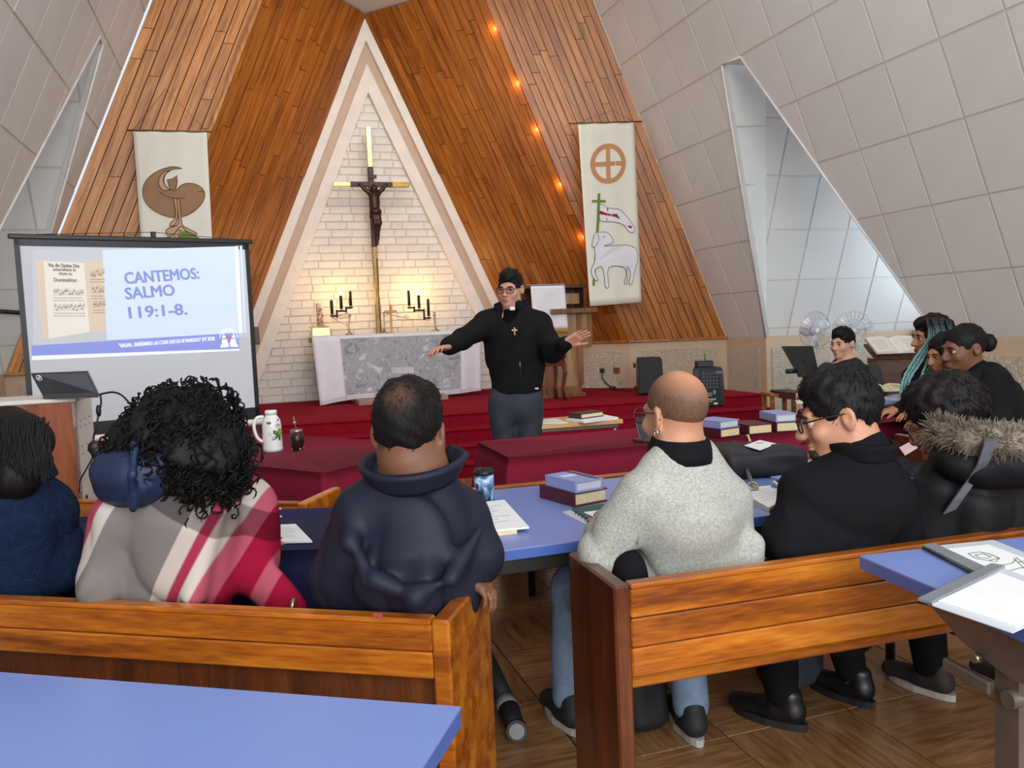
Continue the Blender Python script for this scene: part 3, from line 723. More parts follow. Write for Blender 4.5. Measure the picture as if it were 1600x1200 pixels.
# ---- projection screen
STL, STR = at_d(20, 372, 5.55), at_d(389, 383, 6.45); xd = (STR-STL); xd.z = 0; xd.normalize(); nS_ = Vector((xd.y, -xd.x, 0)); zt = (STL.z+STR.z)/2
ps = lambda px, py, o=0.0: on_pl(px, py, np.array(STL), np.array(nS_))+nS_*o
zbl = (ps(38, 690).z+ps(403, 652).z)/2; wS = (Vector((STR.x, STR.y, 0))-Vector((STL.x, STL.y, 0))).length
Rs = frame(xd); ctr = Vector(((STL.x+STR.x)/2, (STL.y+STR.y)/2, 0))
sc = thing('projection_screen', 'portable projection screen with black border showing a psalm slide', 'screen', tuple(ctr), math.atan2(xd.y, xd.x))
L_ = lambda u, z, o=0: (u, -o, z)     # local: x along, -y towards the hall
bx('fabric', (0, 0, (zt+zbl)/2), (wS-.06, .006, zt-zbl), plain('white screen fabric', 'D6D9DE', .8, var=.01), sc, 0)
mb = MB(); 
for s in (-1, 1): mb.box((s*(wS/2-.02), -.002, (zt+zbl)/2), (.035, .008, zt-zbl+.01), None, .001)
mb.box((0, -.002, zbl+.045), (wS-.01, .008, .09), None, .001).box((0, -.002, zt-.02), (wS-.01, .008, .05), None, .001); mb.build('black_border', m_blkpl, sc)
bx('top_bar', (0, 0, zt+.02), (wS+.06, .03, .035), m_blkpl, sc, .006)
bx('hanger_hook', (.1, .012, zt+.055), (.035, .03, .05), m_blkpl, sc, .005)
MB().tube([(-wS/2+.1, 0, zt+.035), (.1, 0, zt+.075), (wS/2-.1, 0, zt+.035)], .0025, 5).build('hanger_wire', m_blkpl, sc)
bx('white_housing', (.03, -.01, zbl-.03), (wS+.12, .06, .045), plain('white enamel', 'E4E2DE', .35), sc, .015)
bx('stand_post', (.0, .06, (zt+.1)/2), (.03, .03, zt-.02), m_blkpl, sc, .004)
mb = MB()
for a in (.5, 2.6, 4.2, 5.4): mb.tube([(0, .06, .5), (.4*math.cos(a), .06+.4*math.sin(a), .015)], .011, 6)
mb.build('tripod_legs', m_blkpl, sc)
def emis(name, c, s=.32):
    m, nt = newmat(name, .8, spec=.1); c = lin(c); nt.p.inputs['Base Color'].default_value = (*c, 1); nt.p.inputs['Emission Color'].default_value = (*c, 1); nt.p.inputs['Emission Strength'].default_value = s; return m
e_grey = emis('projected grey', 'C9CCD2', .22); e_box = emis('projected pale blue', 'CBD9EC', .36); e_band = emis('projected violet blue', '8F98DC', .3); e_wht = emis('projected white', 'E2E6EE', .4)
e_txt = emis('projected lettering', '8F99D6', .25); e_page = emis('projected page', 'E3DDD3', .3); e_pg2 = emis('projected page edge', 'DBC9B4', .25); e_ink = emis('projected ink', '8E877E', .15); e_bw = emis('projected tan', 'E8CDB9', .3)
def slide(nm, pts, m, o): return MB().prism([ps(*p, o) for p in pts], nS_, .0006).build(nm, m, sc, True)
slide('slide_picture', [(50, 390), (384, 384), (391, 528), (52, 545)], e_grey, .0055)
slide('slide_page_edge', [(55, 407), (76, 404), (80, 528), (66, 530)], e_pg2, .0062)
slide('slide_page', [(68, 408), (131, 411), (140, 519), (76, 529)], e_page, .0064)
slide('slide_page', [(131, 411), (160, 404), (167, 516), (140, 519)], e_pg2, .0064)
slide('slide_text_box', [(160, 391), (366, 385), (373, 521), (167, 531)], e_box, .0066)
slide('slide_stripe', [(366, 385), (372, 384), (379, 520), (373, 521)], e_wht, .0066); slide('slide_stripe', [(374, 384), (378, 384), (385, 520), (381, 520)], e_box, .0066)
slide('slide_band', [(49, 540), (372, 520), (374, 545), (50, 556)], e_band, .0069)
slide('slide_band_edge', [(50, 556), (374, 544), (374, 548), (50, 563)], e_wht, .0069)
def stext(nm, body, pa, pb, size, m, bold=.03, o=.0075, extra=None):
    A, B = ps(*pa, o), ps(*pb, o); mb = MB(); M4 = plane_frame((A+B)/2, B-A, UP); text_mb(mb, body, M4, size, bold, fit=(B-A).length); return mb.build(nm, m, sc, True)
px2 = 6.0/1250
stext('slide_lettering', 'CANTEMOS:', (195, 436), (310, 428), 25*px2, e_txt)
stext('slide_lettering', 'SALMO', (196, 460), (272, 454), 25*px2, e_txt)
stext('slide_lettering', '119:1-8.', (199, 490), (289, 484), 25*px2, e_txt)
stext('slide_caption', '"HAGAN... ENSEÑANDO LAS COSAS QUE LES HE MANDADO" (MT 28:20)', (186, 540.5), (335, 529), 8.5*px2, e_wht, .012)
stext('slide_page_lettering', 'Vita die Optima Dies', (75, 414.5), (124, 416), 8*px2, e_ink, .02)
stext('slide_page_lettering', 'unterwiesen in', (83, 421), (118, 422), 7*px2, e_ink, .02)
stext('slide_page_lettering', 'ritum tu.', (92, 427.5), (113, 428), 7*px2, e_ink, .02)
stext('slide_page_lettering', 'Dominabitur.', (84, 437.5), (121, 438), 8*px2, e_ink, .02)
mb = MB(); rnd = random.Random(4)
def staff(x0, x1, y, dy):
    for k in range(4): mb.tube([ps(x0, y+k*2.6, .0072), ps(x1, y+dy+k*2.6, .0072)], .0012, 3)
    x = x0+2
    while x < x1-1:
        yy = y+rnd.uniform(0, 8); mb.box(ps(x, yy, .0074), (.009, .001, .009), Rs); mb.tube([ps(x+.8, yy, .0074), ps(x+.8, yy-4.5, .0074)], .0012, 3); x += rnd.uniform(2.4, 4)
    for k in range(2):
        x = x0
        while x < x1-2:
            l = rnd.uniform(1.5, 4); mb.tube([ps(x, y+12.5+k*4, .0073), ps(x+l, y+12.5+k*4+rnd.uniform(-.4, .4), .0073)], .0026, 3); x += l+1
staff(83, 131, 453, 0); staff(84, 132, 477, 0); staff(141, 163, 424, -4); staff(143, 164, 450, -3); staff(145, 165, 472, -2)
mb.build('slide_music', e_ink, sc, True)
# round emblem with people under a dome, a book and a red heart
mb = MB(); C_ = ps(357, 527, .0078); Q = lambda x, y: C_+Rs @ Vector((x*px2, 0, -y*px2))
mb.tube([Q(14*math.cos(a), 13*math.sin(a)) for a in np.linspace(PI*.97, 2*PI*1.03, 22)], .0055, 4)
mb.tube([Q(10*math.cos(a), 9.5*math.sin(a)) for a in np.linspace(PI*.9, 2*PI*1.1, 18)], .004, 4)
for s in (-1, 1):
    mb.ell(Q(7*s, -1), (.012, .002, .012), Rs, 8, 5); mb.prism([Q(3*s, 3), Q(11*s, 3), Q(12*s, 10), Q(2*s, 10)], nS_, .0006)
mb.prism([Q(-13, 11), Q(-1, 9), Q(-1, 16), Q(-15, 17)], nS_, .0006).prism([Q(13, 11), Q(1, 9), Q(1, 16), Q(15, 17)], nS_, .0006)
mb.build('slide_emblem', e_wht, sc, True)
MB().prism([Q(x*5, y*5+1) for x, y in ((0, 1), (-.9, .1), (-.9, -.5), (-.45, -.75), (0, -.4), (.45, -.75), (.9, -.5), (.9, .1))], nS_, .001).build('slide_heart', emis('projected red', 'B08AA8', .2), sc, True)
# ---- wooden stand showing behind the screen's right edge
b = at_d(402, 640, 6.9); t = thing('flower_stand', 'dark wooden pedestal peeping out behind the right edge of the screen', 'pedestal', (b.x, b.y, 0))
zt_ = at_d(400, 512, 6.9).z; bx('cap', (-.03, 0, zt_-.07), (.17, .2, .15), m_dkwood, t, .008); bx('post', (-.02, 0, (zt_-.1)/2), (.075, .09, zt_-.1), m_dkwood, t, .006); bx('foot', (-.02, 0, .02), (.24, .24, .04), m_dkwood, t, .006)
# ================================================================== lectern, loudspeakers, right side furniture
def on_stage(px, py): return on_z(px, py, .55)
m_tan2 = wood('tan ply', '7A5A3A', '9A7550', 'AC8861', .45, 10, 5, .06, 2, knots=False)
# ---- lectern
YL = 9.05
P = lambda x, y: on_y(x, y, YL)
b0, b1 = P(846, 632), P(912, 628); lx = P(893, 628).x; zB = .55
t = thing('lectern', 'brown wooden lectern with a stepped base and a sloping top behind the standing man', 'lectern', (lx, YL+.2, zB))
zz = lambda y: P(893, y).z-zB
xx = lambda x: P(x, 560).x-lx
bx('base', ((xx(840)+xx(911))/2, 0, zz(616)/2), (xx(911)-xx(840), .52, max(.06, zz(616))), m_mdwood, t, .008)
bx('base_step', ((xx(846)+xx(907))/2, 0, (zz(616)+zz(603))/2), (xx(907)-xx(846), .46, zz(603)-zz(616)), m_mdwood, t, .008)
zc0, zc1 = zz(603), zz(490)
mb = MB(); pl = [(xx(868), -.18), (xx(906), -.18), (xx(919), -.05), (xx(919), .2), (xx(868), .2)]
mb.prism([Vector((x, y, zc0)) for x, y in pl], (0, 0, -1), -(zc1-zc0)) if False else mb.add([Vector((x, y, z)) for z in (zc0, zc1) for x, y in pl], [(4, 3, 2, 1, 0), (5, 6, 7, 8, 9)]+[(i, (i+1) % 5, (i+1) % 5+5, i+5) for i in range(5)])
mb.build('column', m_tan2, t)
bx('corner_post', (xx(907), -.185, (zc0+zc1)/2), (.07, .03, zc1-zc0), m_mdwood, t, .005)
mb = MB(); pl = [(xx(868), -.19), (xx(919), -.19), (xx(934), -.07), (xx(934), .22), (xx(868), .22)]; zf = zz(545)
mb.add([Vector((x, y, z)) for z, g in ((zf, .93), (zf+.1, 1), (zc1, 1)) for x, y in [(a*g, c*g) for a, c in pl]], [(4, 3, 2, 1, 0), (10, 11, 12, 13, 14)]+[(k*5+i, k*5+(i+1) % 5, k*5+(i+1) % 5+5, k*5+i+5) for i in range(5) for k in range(2)])
mb.build('upper_panels', m_tan2, t)
bx('ledge', ((xx(862)+xx(932))/2, -.08, zz(486)), (xx(932)-xx(862), .4, .06), m_mdwood, t, .006)
zd0, zd1 = zz(481), zz(447)
bx('desk_back', ((xx(815)+xx(922))/2, .12, (zd0+zd1)/2), (xx(922)-xx(815), .03, zd1-zd0), m_dkwood, t, .004)
bx('desk_top_edge', ((xx(815)+xx(922))/2, -.02, zd1), (xx(922)-xx(815), .3, .04), m_dkwood, t, .006)
bx('desk_side', (xx(919), -.02, (zd0+zd1)/2), (.04, .3, zd1-zd0), m_dkwood, t, .004)
bx('desk_shelf', ((xx(884)+xx(912))/2, -.02, (zz(458)+zz(475))/2), (xx(912)-xx(884), .24, zz(458)-zz(475)), m_ltwood if False else m_tan2, t, .004)
cx0, cx1 = xx(833), xx(886)
cl = thing('lectern_cloth', 'white cloth with gold fringe draped over the lectern front', 'cloth', (lx+(cx0+cx1)/2, YL+.0, zB+zd1))
f = lambda u, v: Vector((lx+cx0+(cx1-cx0)*u+.018*v, YL-.01-.012*math.sin(u*8)*v, zB+zd1+.012-(zz(449)-zz(516))*v))
vs, fs = grid_mesh(f, 16, 14); vt, ft = grid_mesh(lambda u, v: Vector((lx+cx0+(cx1-cx0)*u, YL-.01+.36*v, zB+zd1+.028)), 8, 4, False)
o = MB().add(vs, fs, 0, True).add(vt, ft, 0, True).build('cloth', m_satin, cl, True); o.modifiers.new('thickness', 'SOLIDIFY').thickness = .004
mb = MB()
for i in range(34): mb.tube([f(.25+.75*i/33, 1), f(.25+.75*i/33, 1)+Vector((.002, 0, -.05))], .005, 4)
mb.build('fringe', plain('gold fringe', 'C99B45', .5), cl, True)
# ---- carved stool behind the standing man
b = on_y(857, 606, 8.75); t = thing('stool', 'dark red wooden stool with a padded seat behind the standing man', 'stool', (b.x, 8.75, .55))
zh = on_y(857, 553, 8.75).z-.55; m_red = plain('red brown lacquer', '5A1F14', .35, var=.15); bx('seat', (0, 0, zh-.03), (.36, .34, .06), plain('dark red velvet', '6A1420', .9), t, .02); bx('apron', (0, 0, zh-.1), (.32, .3, .08), m_red, t, .005)
for sx in (-1, 1):
    for sy in (-1, 1): MB().tube([(sx*.14, sy*.13, zh-.08), (sx*.16, sy*.15, zh*.6), (sx*.13, sy*.12, zh*.25), (sx*.15, sy*.14, .0)], [.028, .024, .018, .022], 8).build('leg', m_red, t)
# ---- wall plates on the stucco
wn = (fR-gR).cross(UP); wn = wn if wn.y < 0 else -wn; wn.normalize()
pw = lambda x, y, o=.015: on_pl(x, y, np.array(gR), np.array(wn))+wn*o
Rw = frame((fR-gR).cross(UP).cross(UP)*-1 if False else (fR-gR))
c = pw(942, 579); t = thing('wall_socket', 'metal wall socket with a black plug low on the stucco wall', 'socket', tuple(c))
MB().box(c, (.088, .02, .08), Rw, .005).build('plate', plain('grey metal plate', '8E8578', .4, .5), t, True); MB().box(c+wn*.02, (.05, .03, .05), Rw, .008).build('plug', m_blkpl, t, True)
c = pw(964, 579); t = MB().box((0, 0, 0), (.095, .016, .085), Rw, .005).build('blank_plate', plain('brown wood plate', '7E4A22', .5)); t.location = c; tag(t, 'small brown cover plate beside the wall socket', 'wall plate')
pts = [pw(942, 583, .03), pw(943, 590, .04), pw(948, 597, .05), pw(956, 602, .07)]+[on_stage(x, y)+UP*.01 for x, y in ((962, 610), (975, 611), (988, 612))]
cb = MB().tube(pts, .008, 6).build('cable', m_blkpl); tag(cb, 'black power cord running from the wall socket along the platform', 'cable')
c = on_stage(957, 609); t = MB().box((0, 0, .02), (.1, .06, .05), RZ(.4), .015).build('power_adapter', m_blkpl); t.location = c; tag(t, 'black power adapter lying on the red platform by the wall', 'adapter')
# ---- loudspeakers
def speaker(label, c, yaw, w_, h_, d_, grille):
    t = thing('loudspeaker', label, 'loudspeaker', tuple(c), yaw)
    mb = MB(); pl = [(-w_/2, -d_/2), (w_/2, -d_/2), (w_*.36, d_/2), (-w_*.36, d_/2)]
    def sec(z, g): return [Vector((x*g, y*g, z)) for x, y in pl]
    lv = [(0, .9), (.02, 1), (h_*.5, 1.0), (h_-.03, .95), (h_, .84)]
    vs = [p for z, g in lv for p in sec(z, g)]
    mb.add(vs, [(3, 2, 1, 0), tuple(range(16, 20))]+[(k*4+i, k*4+(i+1) % 4, k*4+(i+1) % 4+4, k*4+i+4) for k in range(4) for i in range(4)]); mb.build('cabinet', m_blkpl, t)
    return t
m_grille = plain('charcoal speaker grille', '22252A', .6, var=.08, bump=.3, bsc=500)
c = on_stage(1013, 616); wv = 44*c.length/1250
kS = ((Vector(c)-Vector(CAM)).dot(Vector(CF)))/1250
hS = 58*kS; t = speaker('black loudspeaker with a plain grille and red badge against the stucco wall', c, rad(-14), 40*kS, hS, .26, True)
bx('grille', (0, -.136, hS*.5), (36*kS, .016, hS*.9), m_grille, t, .02)
MB().ell((.05, -.147, hS*.14), (.045, .006, .026), None, 12, 6).build('badge', plain('red badge', 'B5122A', .4), t)
mb = MB(); [mb.tube([(-20*kS, -.03, z), (-22.5*kS, -.03, z)], .03, 8) for z in (hS*.18, hS*.8)]; mb.build('corner_feet', m_blkpl, t)
c2 = on_stage(1104, 634); k2 = ((c2-Vector(CAM)).dot(Vector(CF)))/1250
h2 = 61*k2; t = speaker('black powered loudspeaker with rows of knobs facing the hall', c2, rad(-20), 46*k2, h2, .28, False)
bx('control_panel', (.01, -.143, h2*.52), (30*k2, .012, h2*.86), plain('black panel', '0D0E10', .35), t, .004)
mb = MB(); ml_ = MB()
for r in range(5):
    for q_ in range(5):
        mb.lathe([(0, 0), (2.0*k2, 0), (1.6*k2, .012), (0, .012)], (.01+(-10+q_*5)*k2, -.149, h2*(.84-.085*r)), 8, RX(PI/2))
mb.build('knobs', plain('grey knobs', '55595F', .5), t)
for i, r in enumerate((.35, .3)): ml_.box((0, -.151, h2*r), (8*k2, .004, 1.2*k2)).box((.05, -.151, h2*r+.02), (3*k2, .004, 2*k2))
ml_.box((.1, -.151, h2*.87), (9*k2, .004, 4*k2)); ml_.build('panel_marks', plain('pale panel print', 'A9AEC4', .5), t)
bx('display', (.095, -.152, h2*.87), (10*k2, .004, 5*k2), plain('blue lit panel', '5A5FA0', .3), t, .001)
mb = MB(); text_mb(mb, 'Novik neo', plane_frame((.01, -.152, h2*.2), (1, 0, 0), UP), 4*k2, .03) if False else text_mb(mb, 'Behnd-nf', plane_frame((.01, -.152, h2*.2), (1, 0, 0), UP), 4.2*k2, .03)
text_mb(mb, 'PA-6100', plane_frame((.0, -.152, h2*.145), (1, 0, 0), UP), 2.4*k2, .01); mb.build('lettering', plain('white print', 'D8D8D8', .5), t)
mb = MB().box((.06, -.151, h2*.09), (6*k2, .004, 3*k2)).box((-.06, -.151, h2*.085), (7*k2, .003, 2.2*k2)); mb.build('sticker', plain('white sticker', 'C9CCD0', .5), t)
t2 = thing('radio_receiver', 'small black wireless receiver with an antenna on top of the powered loudspeaker', 'receiver', (c2.x+.0, c2.y, .55+h2), rad(-20))
bx('case', (-.02, -.02, .032), (25*k2, .13, .06), m_blkpl, t2, .006); MB().tube([(0, .02, .06), (0, .02, .13)], .004, 5).build('antenna', m_blkpl, t2); bx('foot', (-.02, -.02, .004), (18*k2, .1, .008), m_blkpl, t2, 0)
mb = MB(); [mb.tube([(x*k2, -.087, .035), (x*k2, -.095, .035)], .009, 8) for x in (-8, -2, 4)]; mb.build('dials', plain('dark dials', '30343A', .4), t2)
# ---- cables at the platform's right end
def floor_cable(label, px, z, r=.007):
    pts = [on_z(x, y, z)+UP*(r+h) for x, y, h in px]; pts = [Vector(p) for p in crv([tuple(p) for p in pts], 6, False)]
    o = MB().tube(pts, r, 5).build('cable', m_blkpl); return tag(o, label, 'cable')
floor_cable('black cable tangled in loops on the floor beside the platform', [(1125, 655, .25), (1140, 662, .05), (1160, 655, .02), (1172, 640, .02), (1190, 652, .02), (1170, 662, .02), (1150, 652, .02), (1165, 645, .2), (1178, 641, .16), (1192, 655, .02)], .0)
floor_cable('thin black cable hanging in a loop in front of the platform step', [(1108, 640, .25), (1112, 652, .2), (1122, 660, .08), (1134, 650, .12), (1138, 640, .28), (1132, 636, .36)], .0, .005)
# ---- music stand
DM = 6.7
a, b, c, d = at_d(1221, 541, DM+.1), at_d(1270, 540.5, DM+.1), at_d(1281, 588, DM-.05), at_d(1247, 587, DM-.05)
ft_ = at_d(1257, 600, DM); t = thing('music_stand', 'black music stand with a tilted desk beside the seated man in the far corner', 'music stand', (ft_.x, ft_.y, 0))
n = (b-a).cross(d-a); n = n if n.y < 0 else -n
MB().prism([a, b, c, d], n, .004).build('desk', m_blkpl, t, True); MB().tube([d-Vector(n).normalized()*.0, c], .012, 6).build('lip', m_blkpl, t, True)
cm = (a+b+c+d)/4; MB().tube([cm, (ft_.x, ft_.y, cm.z-.08), (ft_.x, ft_.y, .3)], .014, 8).build('post', m_blkpl, t, True)
k = at_d(1234, 580, DM-.02); MB().tube([k+R0*-.03, k+R0*.06], .02, 8).build('clamp', m_blkpl, t, True)
for i in range(3):
    q = 2*PI*i/3+.4; MB().tube([(ft_.x, ft_.y, .32), (ft_.x+.26*math.cos(q), ft_.y+.26*math.sin(q), .012)], .009, 6).build('leg', m_blkpl, t, True)
# ---- orange wooden stool
p = at_d(1222, 614, 7.2); t = thing('wooden_stool', 'orange brown wooden side table behind the red covered table', 'side table', (p.x, p.y, 0), rad(-18)); m_or = wood('orange stained pine', '7A4517', 'A0622A', 'B87A3C', .4, 10, 5, .08, 0, knots=False)
bx('top', (0, .1, p.z-.015), (.24, .3, .03), m_or, t, .005)
for sx in (-1, 1):
    for sy in (-1, 1): bx('leg', (sx*.095, .1+sy*.12, (p.z-.03)/2), (.035, .035, p.z-.03), m_or, t, .004)
bx('black_case', (.02, .05, p.z+.012), (.17, .16, .024), m_blkpl, None, .006).location
o = bpy.data.objects['black_case']; o.location = (p.x, p.y, 0); o.rotation_euler = (0, 0, rad(-18)); tag(o, 'flat black case lying on the orange wooden side table', 'case')
# ---- two pedestal fans
m_fanw = plain('white fan plastic', 'E3E5E8', .35); m_wire = plain('pale wire guard', 'C9CDD2', .3, .4)
def fan(label, px, py, D, r, yaw, tilt):
    c = at_d(px, py, D); t = thing('pedestal_fan', label, 'fan', (c.x, c.y, 0), 0, 'white pedestal fans')
    M = (RZ(yaw) @ RX(tilt))
    g = MB(); N = 26
    for i in range(N):
        a = 2*PI*i/N
        for s in (-1, 1): g.tube([M @ Vector((r*q*math.cos(a), s*.045*(1-q**3)+.0, r*q*math.sin(a)))+c-Vector((c.x, c.y, 0)) for q in (.18, .5, .8, 1.0)], .0022, 3, caps=False)
    for q, s in ((1, 0), (.6, .036), (.6, -.036), (.2, .045), (.2, -.045)): g.tube([M @ Vector((r*q*math.cos(2*PI*i/28), s, r*q*math.sin(2*PI*i/28)))+Vector((0, 0, c.z)) for i in range(28)], .005 if q == 1 else .0028, 4, closed=True)
    g.build('guard', m_wire, t)
    for i in range(3):
        a0 = 2*PI*i/3+.5; pts = []
        for (q, da, th) in ((.2, -.35, -.014), (.55, -.55, -.022), (.88, -.42, -.018), (.93, .0, 0), (.86, .36, .018), (.5, .42, .016), (.2, .35, .01)): pts.append(M @ Vector((r*q*math.cos(a0+da), th, r*q*math.sin(a0+da)))+Vector((0, 0, c.z)))
        ce = sum(pts, Vector())/len(pts); k = len(pts); vs = [p+M @ Vector((0, -.002, 0)) for p in pts]+[p+M @ Vector((0, .002, 0)) for p in pts]+[ce+M @ Vector((0, -.002, 0)), ce+M @ Vector((0, .002, 0))]
        MB().add(vs, [(i_, (i_+1) % k, 2*k) for i_ in range(k)]+[((i_+1) % k+k, i_+k, 2*k+1) for i_ in range(k)]+[(i_, i_+k, (i_+1) % k+k, (i_+1) % k) for i_ in range(k)], 0, True).build('blade', m_fanw, t)
    MB().lathe([(0, -.05), (r*.2, -.048), (r*.24, -.03), (r*.24, .03), (0, .05)], (0, 0, c.z), 16, M @ RX(PI/2) @ Matrix.Identity(3)).build('hub', m_fanw, t)
    MB().lathe([(0, 0), (r*.3, 0), (r*.3, .1), (r*.2, .15), (0, .15)], M @ Vector((0, .06, 0))+Vector((0, 0, c.z)), 14, M @ RX(-PI/2)).build('motor', m_fanw, t)
    bk = M @ Vector((0, .13, 0)); MB().tube([(bk.x, bk.y, c.z-.02), (bk.x, bk.y, .05)], .016, 8).build('pole', m_fanw, t)
    MB().lathe([(0, 0), (.17, 0), (.17, .02), (.05, .04), (.02, .07), (0, .07)], (bk.x, bk.y, 0), 18).build('foot', m_fanw, t)
fan('white pedestal fan turned to the left, nearer the music stand', 1274, 516, 7.7, .18, rad(-2), rad(0))
fan('white pedestal fan directly behind the seated man in the corner', 1333, 517, 8.0, .193, rad(-37), rad(0))
# ---- reading desk with a big open bible, brown chair
pa = at_d(1395, 560, 7.3); t = thing('reading_desk', 'dark wooden reading desk with a sloping top in the far right corner', 'desk', (pa.x, pa.y, 0), rad(-22))
ZD = at_d(1395, 553, 7.2).z
Md = RX(rad(24)); top = MB().box((0, .0, ZD+.02), (.42, .3, .025), Md, .004); top.build('sloping_top', m_dkwood, t); bx('front_board', (0, -.1, ZD-.12), (.36, .03, .2), m_dkwood, t, .004)
for s in (-1, 1): bx('side_panel', (s*.17, .0, (ZD-.04)/2), (.03, .24, ZD-.04), m_dkwood, t, .004)
def open_book(name, label, c, yaw, w_, d_, tilt=0.0, m_page=None, m_cov=None, th=.03, group=None):
    t = thing(name, label, 'book', tuple(c), yaw, group); R = RX(tilt)
    for s in (-1, 1):
        f = lambda u, v: R @ Vector((s*w_/2*u, -d_/2+d_*v, .006+th*(math.sin(min(1, u*2.2)*PI/2))*(1-.45*u)))
        vs, fs = grid_mesh(f, 8, 2); n0 = len(vs); vb = [R @ Vector((s*w_/2*u/8, -d_/2+d_*v/2, .004)) for v in range(3) for u in range(9)]
        side = [(i, i+1, i+1+n0, i+n0) for i in range(8)]+[(18+i, 18+i+1, 18+i+1+n0, 18+i+n0) for i in range(8)]+[(8+9*j, 8+9*(j+1), 8+9*(j+1)+n0, 8+9*j+n0) for j in range(2)]
        MB().add(vs+vb, fs+side, 0, False).build('page_block', m_page, t)
        bb = MB().box(R @ Vector((s*(w_/2+.005)/2, 0, .002)), (w_/2+.005, d_+.012, .004), R, .001); bb.build('cover', m_cov, t)
        ln = MB()
        for k in range(9):
            v = .12+.08*k; ln.tube([f(u, v)+R @ Vector((0, 0, .0008)) for u in (.12, .4, .88)], .0012, 3)
        ln.build('print_lines', plain('grey print', '8F8B84', .8), t)
    return t
m_page = plain('paper page', 'E9E4D8', .8, var=.03); m_cream_p = plain('cream page block', 'DCCFAE', .75, var=.08, sc=60)
open_book('open_bible', 'large open bible lying on the sloping reading desk', at_d(1397, 541, 7.22)+UP*.0, rad(-22), .41, .3, rad(24), m_page, plain('brown leather', '7A4A2A', .5), .035)
pc = at_d(1393, 585, 6.75); t = thing('brown_chair', 'brown chair with a rounded back beside the reading desk', 'chair', (pc.x, pc.y, 0), rad(-20)); m_brch = plain('brown chair shell', '4A2A1C', .4)
zt_ = at_d(1393, 566, 6.75).z
mb = MB(); hw = .115
pts = [(-hw, 0, .42), (-hw, .02, zt_-.08), (-hw*.75, .025, zt_-.015), (0, .03, zt_), (hw*.75, .025, zt_-.015), (hw, .02, zt_-.08), (hw, 0, .42)]
mb.prism([Vector(p) for p in pts], (0, -1, 0), .02); mb.build('backrest', m_brch, t); bx('seat', (0, -.17, .42), (.36, .36, .03), m_brch, t, .01)
for sx in (-1, 1):
    for sy in (-1, 1): MB().tube([(sx*.15, -.17+sy*.15, .42), (sx*.17, -.17+sy*.17, 0)], .012, 6).build('leg', m_blk, t)

# ---- assumed warm point lights, no fixtures, in front of the right front wall's fold
for y in (45, 130, 205, 290, 372):
    hs_ = [fR+SR*(i*.02) for i in range(230)]
    def py(p): v = np.array(p)-CAM; return 600-FPX*(v@CU)/(v@CF)
    q = min(hs_, key=lambda p: abs(py(p)-y)); q = q+(gR-fR).normalized()*.06+Vector((-.03, -.06, 0))
    l = bpy.data.lights.new('assumed_fold_light', 'POINT'); l.energy = 1.1; l.color = (1, .5, .16); l.shadow_soft_size = .015
    o = bpy.data.objects.new('assumed_fold_light', l); COL.objects.link(o); o.location = q
# ================================================================== pews, tables and what lies on them
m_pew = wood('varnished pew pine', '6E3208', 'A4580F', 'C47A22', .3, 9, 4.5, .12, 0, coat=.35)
m_pew_shade = wood('shaded pew pine', '38190A', '55280F', '6A3818', .28, 9, 4.5, .06, 2, coat=.3, knots=False)  # pew pine darkened for its shaded faces; the shade is in the colour
m_blue = plain('blue laminate', '7A8CC6', .32, var=.03, sc=3)
m_blued = plain('blue table edging', '4A64A8', .3, var=.05)
m_grym = plain('grey brown painted steel', '6B6058', .4, .3, var=.12, sc=20)
m_mar = plain('maroon tablecloth', '7C1730', .85, var=.05, sc=3, bump=.15, bsc=300, spec=.2)
m_navyc = plain('navy tablecloth', '23264A', .8, var=.06, sc=4, bump=.15, bsc=300, spec=.2)
def V2(p): return Vector((p[0], p[1], 0))
def pew(label, L, R, ztop, ends, zlow=.45, depth=.27, lower=False, nb=3):
    L, R = V2(L), V2(R); d = R-L; yaw = math.atan2(d.y, d.x); W = d.length
    t = thing('pew', label, 'pew', tuple(L), yaw, 'varnished pews')
    h = (ztop-zlow-.012)/nb
    for i in range(nb): bx('back_board', (W/2, .016, zlow+h*(i+.5)), (W, .03, h-.003), m_pew, t, .004)
    bx('top_rail', (W/2, .018, ztop-.006), (W+.0, .042, .014), m_pew, t, .004)
    bx('seat', (W/2, .25, .47), (W, .38, .03), m_pew, t, .006)
    if lower: bx('lower_board', (W/2, .045, zlow-.12), (W, .02, .25), m_pew_shade, t, .003)  # shaded lower part of the back, its shade painted in by the darker pine
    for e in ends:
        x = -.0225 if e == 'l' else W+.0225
        bx('end_panel', (x, depth/2, ztop/2), (.045, depth, ztop), m_pew_shade if e == 'l' else m_pew, t, .006)  # left ends face away from the light and take the darkened pine
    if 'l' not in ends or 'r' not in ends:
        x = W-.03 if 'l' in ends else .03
        bx('leg', (x, .22, .225), (.045, .3, .45), m_pew_shade, t, .004)
    return t
PRl, PRr = on_z(985, 914, .76), on_z(1600, 829, .76); dPR = (PRr-PRl).normalized()
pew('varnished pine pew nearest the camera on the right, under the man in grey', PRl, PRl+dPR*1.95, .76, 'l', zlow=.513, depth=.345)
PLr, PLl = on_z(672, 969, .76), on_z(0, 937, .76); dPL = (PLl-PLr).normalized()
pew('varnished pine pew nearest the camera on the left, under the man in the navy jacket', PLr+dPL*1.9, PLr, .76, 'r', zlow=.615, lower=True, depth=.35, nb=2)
P3l, P3r = on_z(717, 767, .72), on_z(1240, 714, .72); d3 = (P3r-P3l).normalized()
pew('pew behind the long blue table with only its top rail showing', P3l, P3l+d3*1.9, .72, 'l', depth=.36)
P4r = on_z(463, 786, .72); pew('pew in front of the left maroon table with its slanting end panel showing', P4r+dPL*1.7, P4r, .72, 'r', depth=.34)
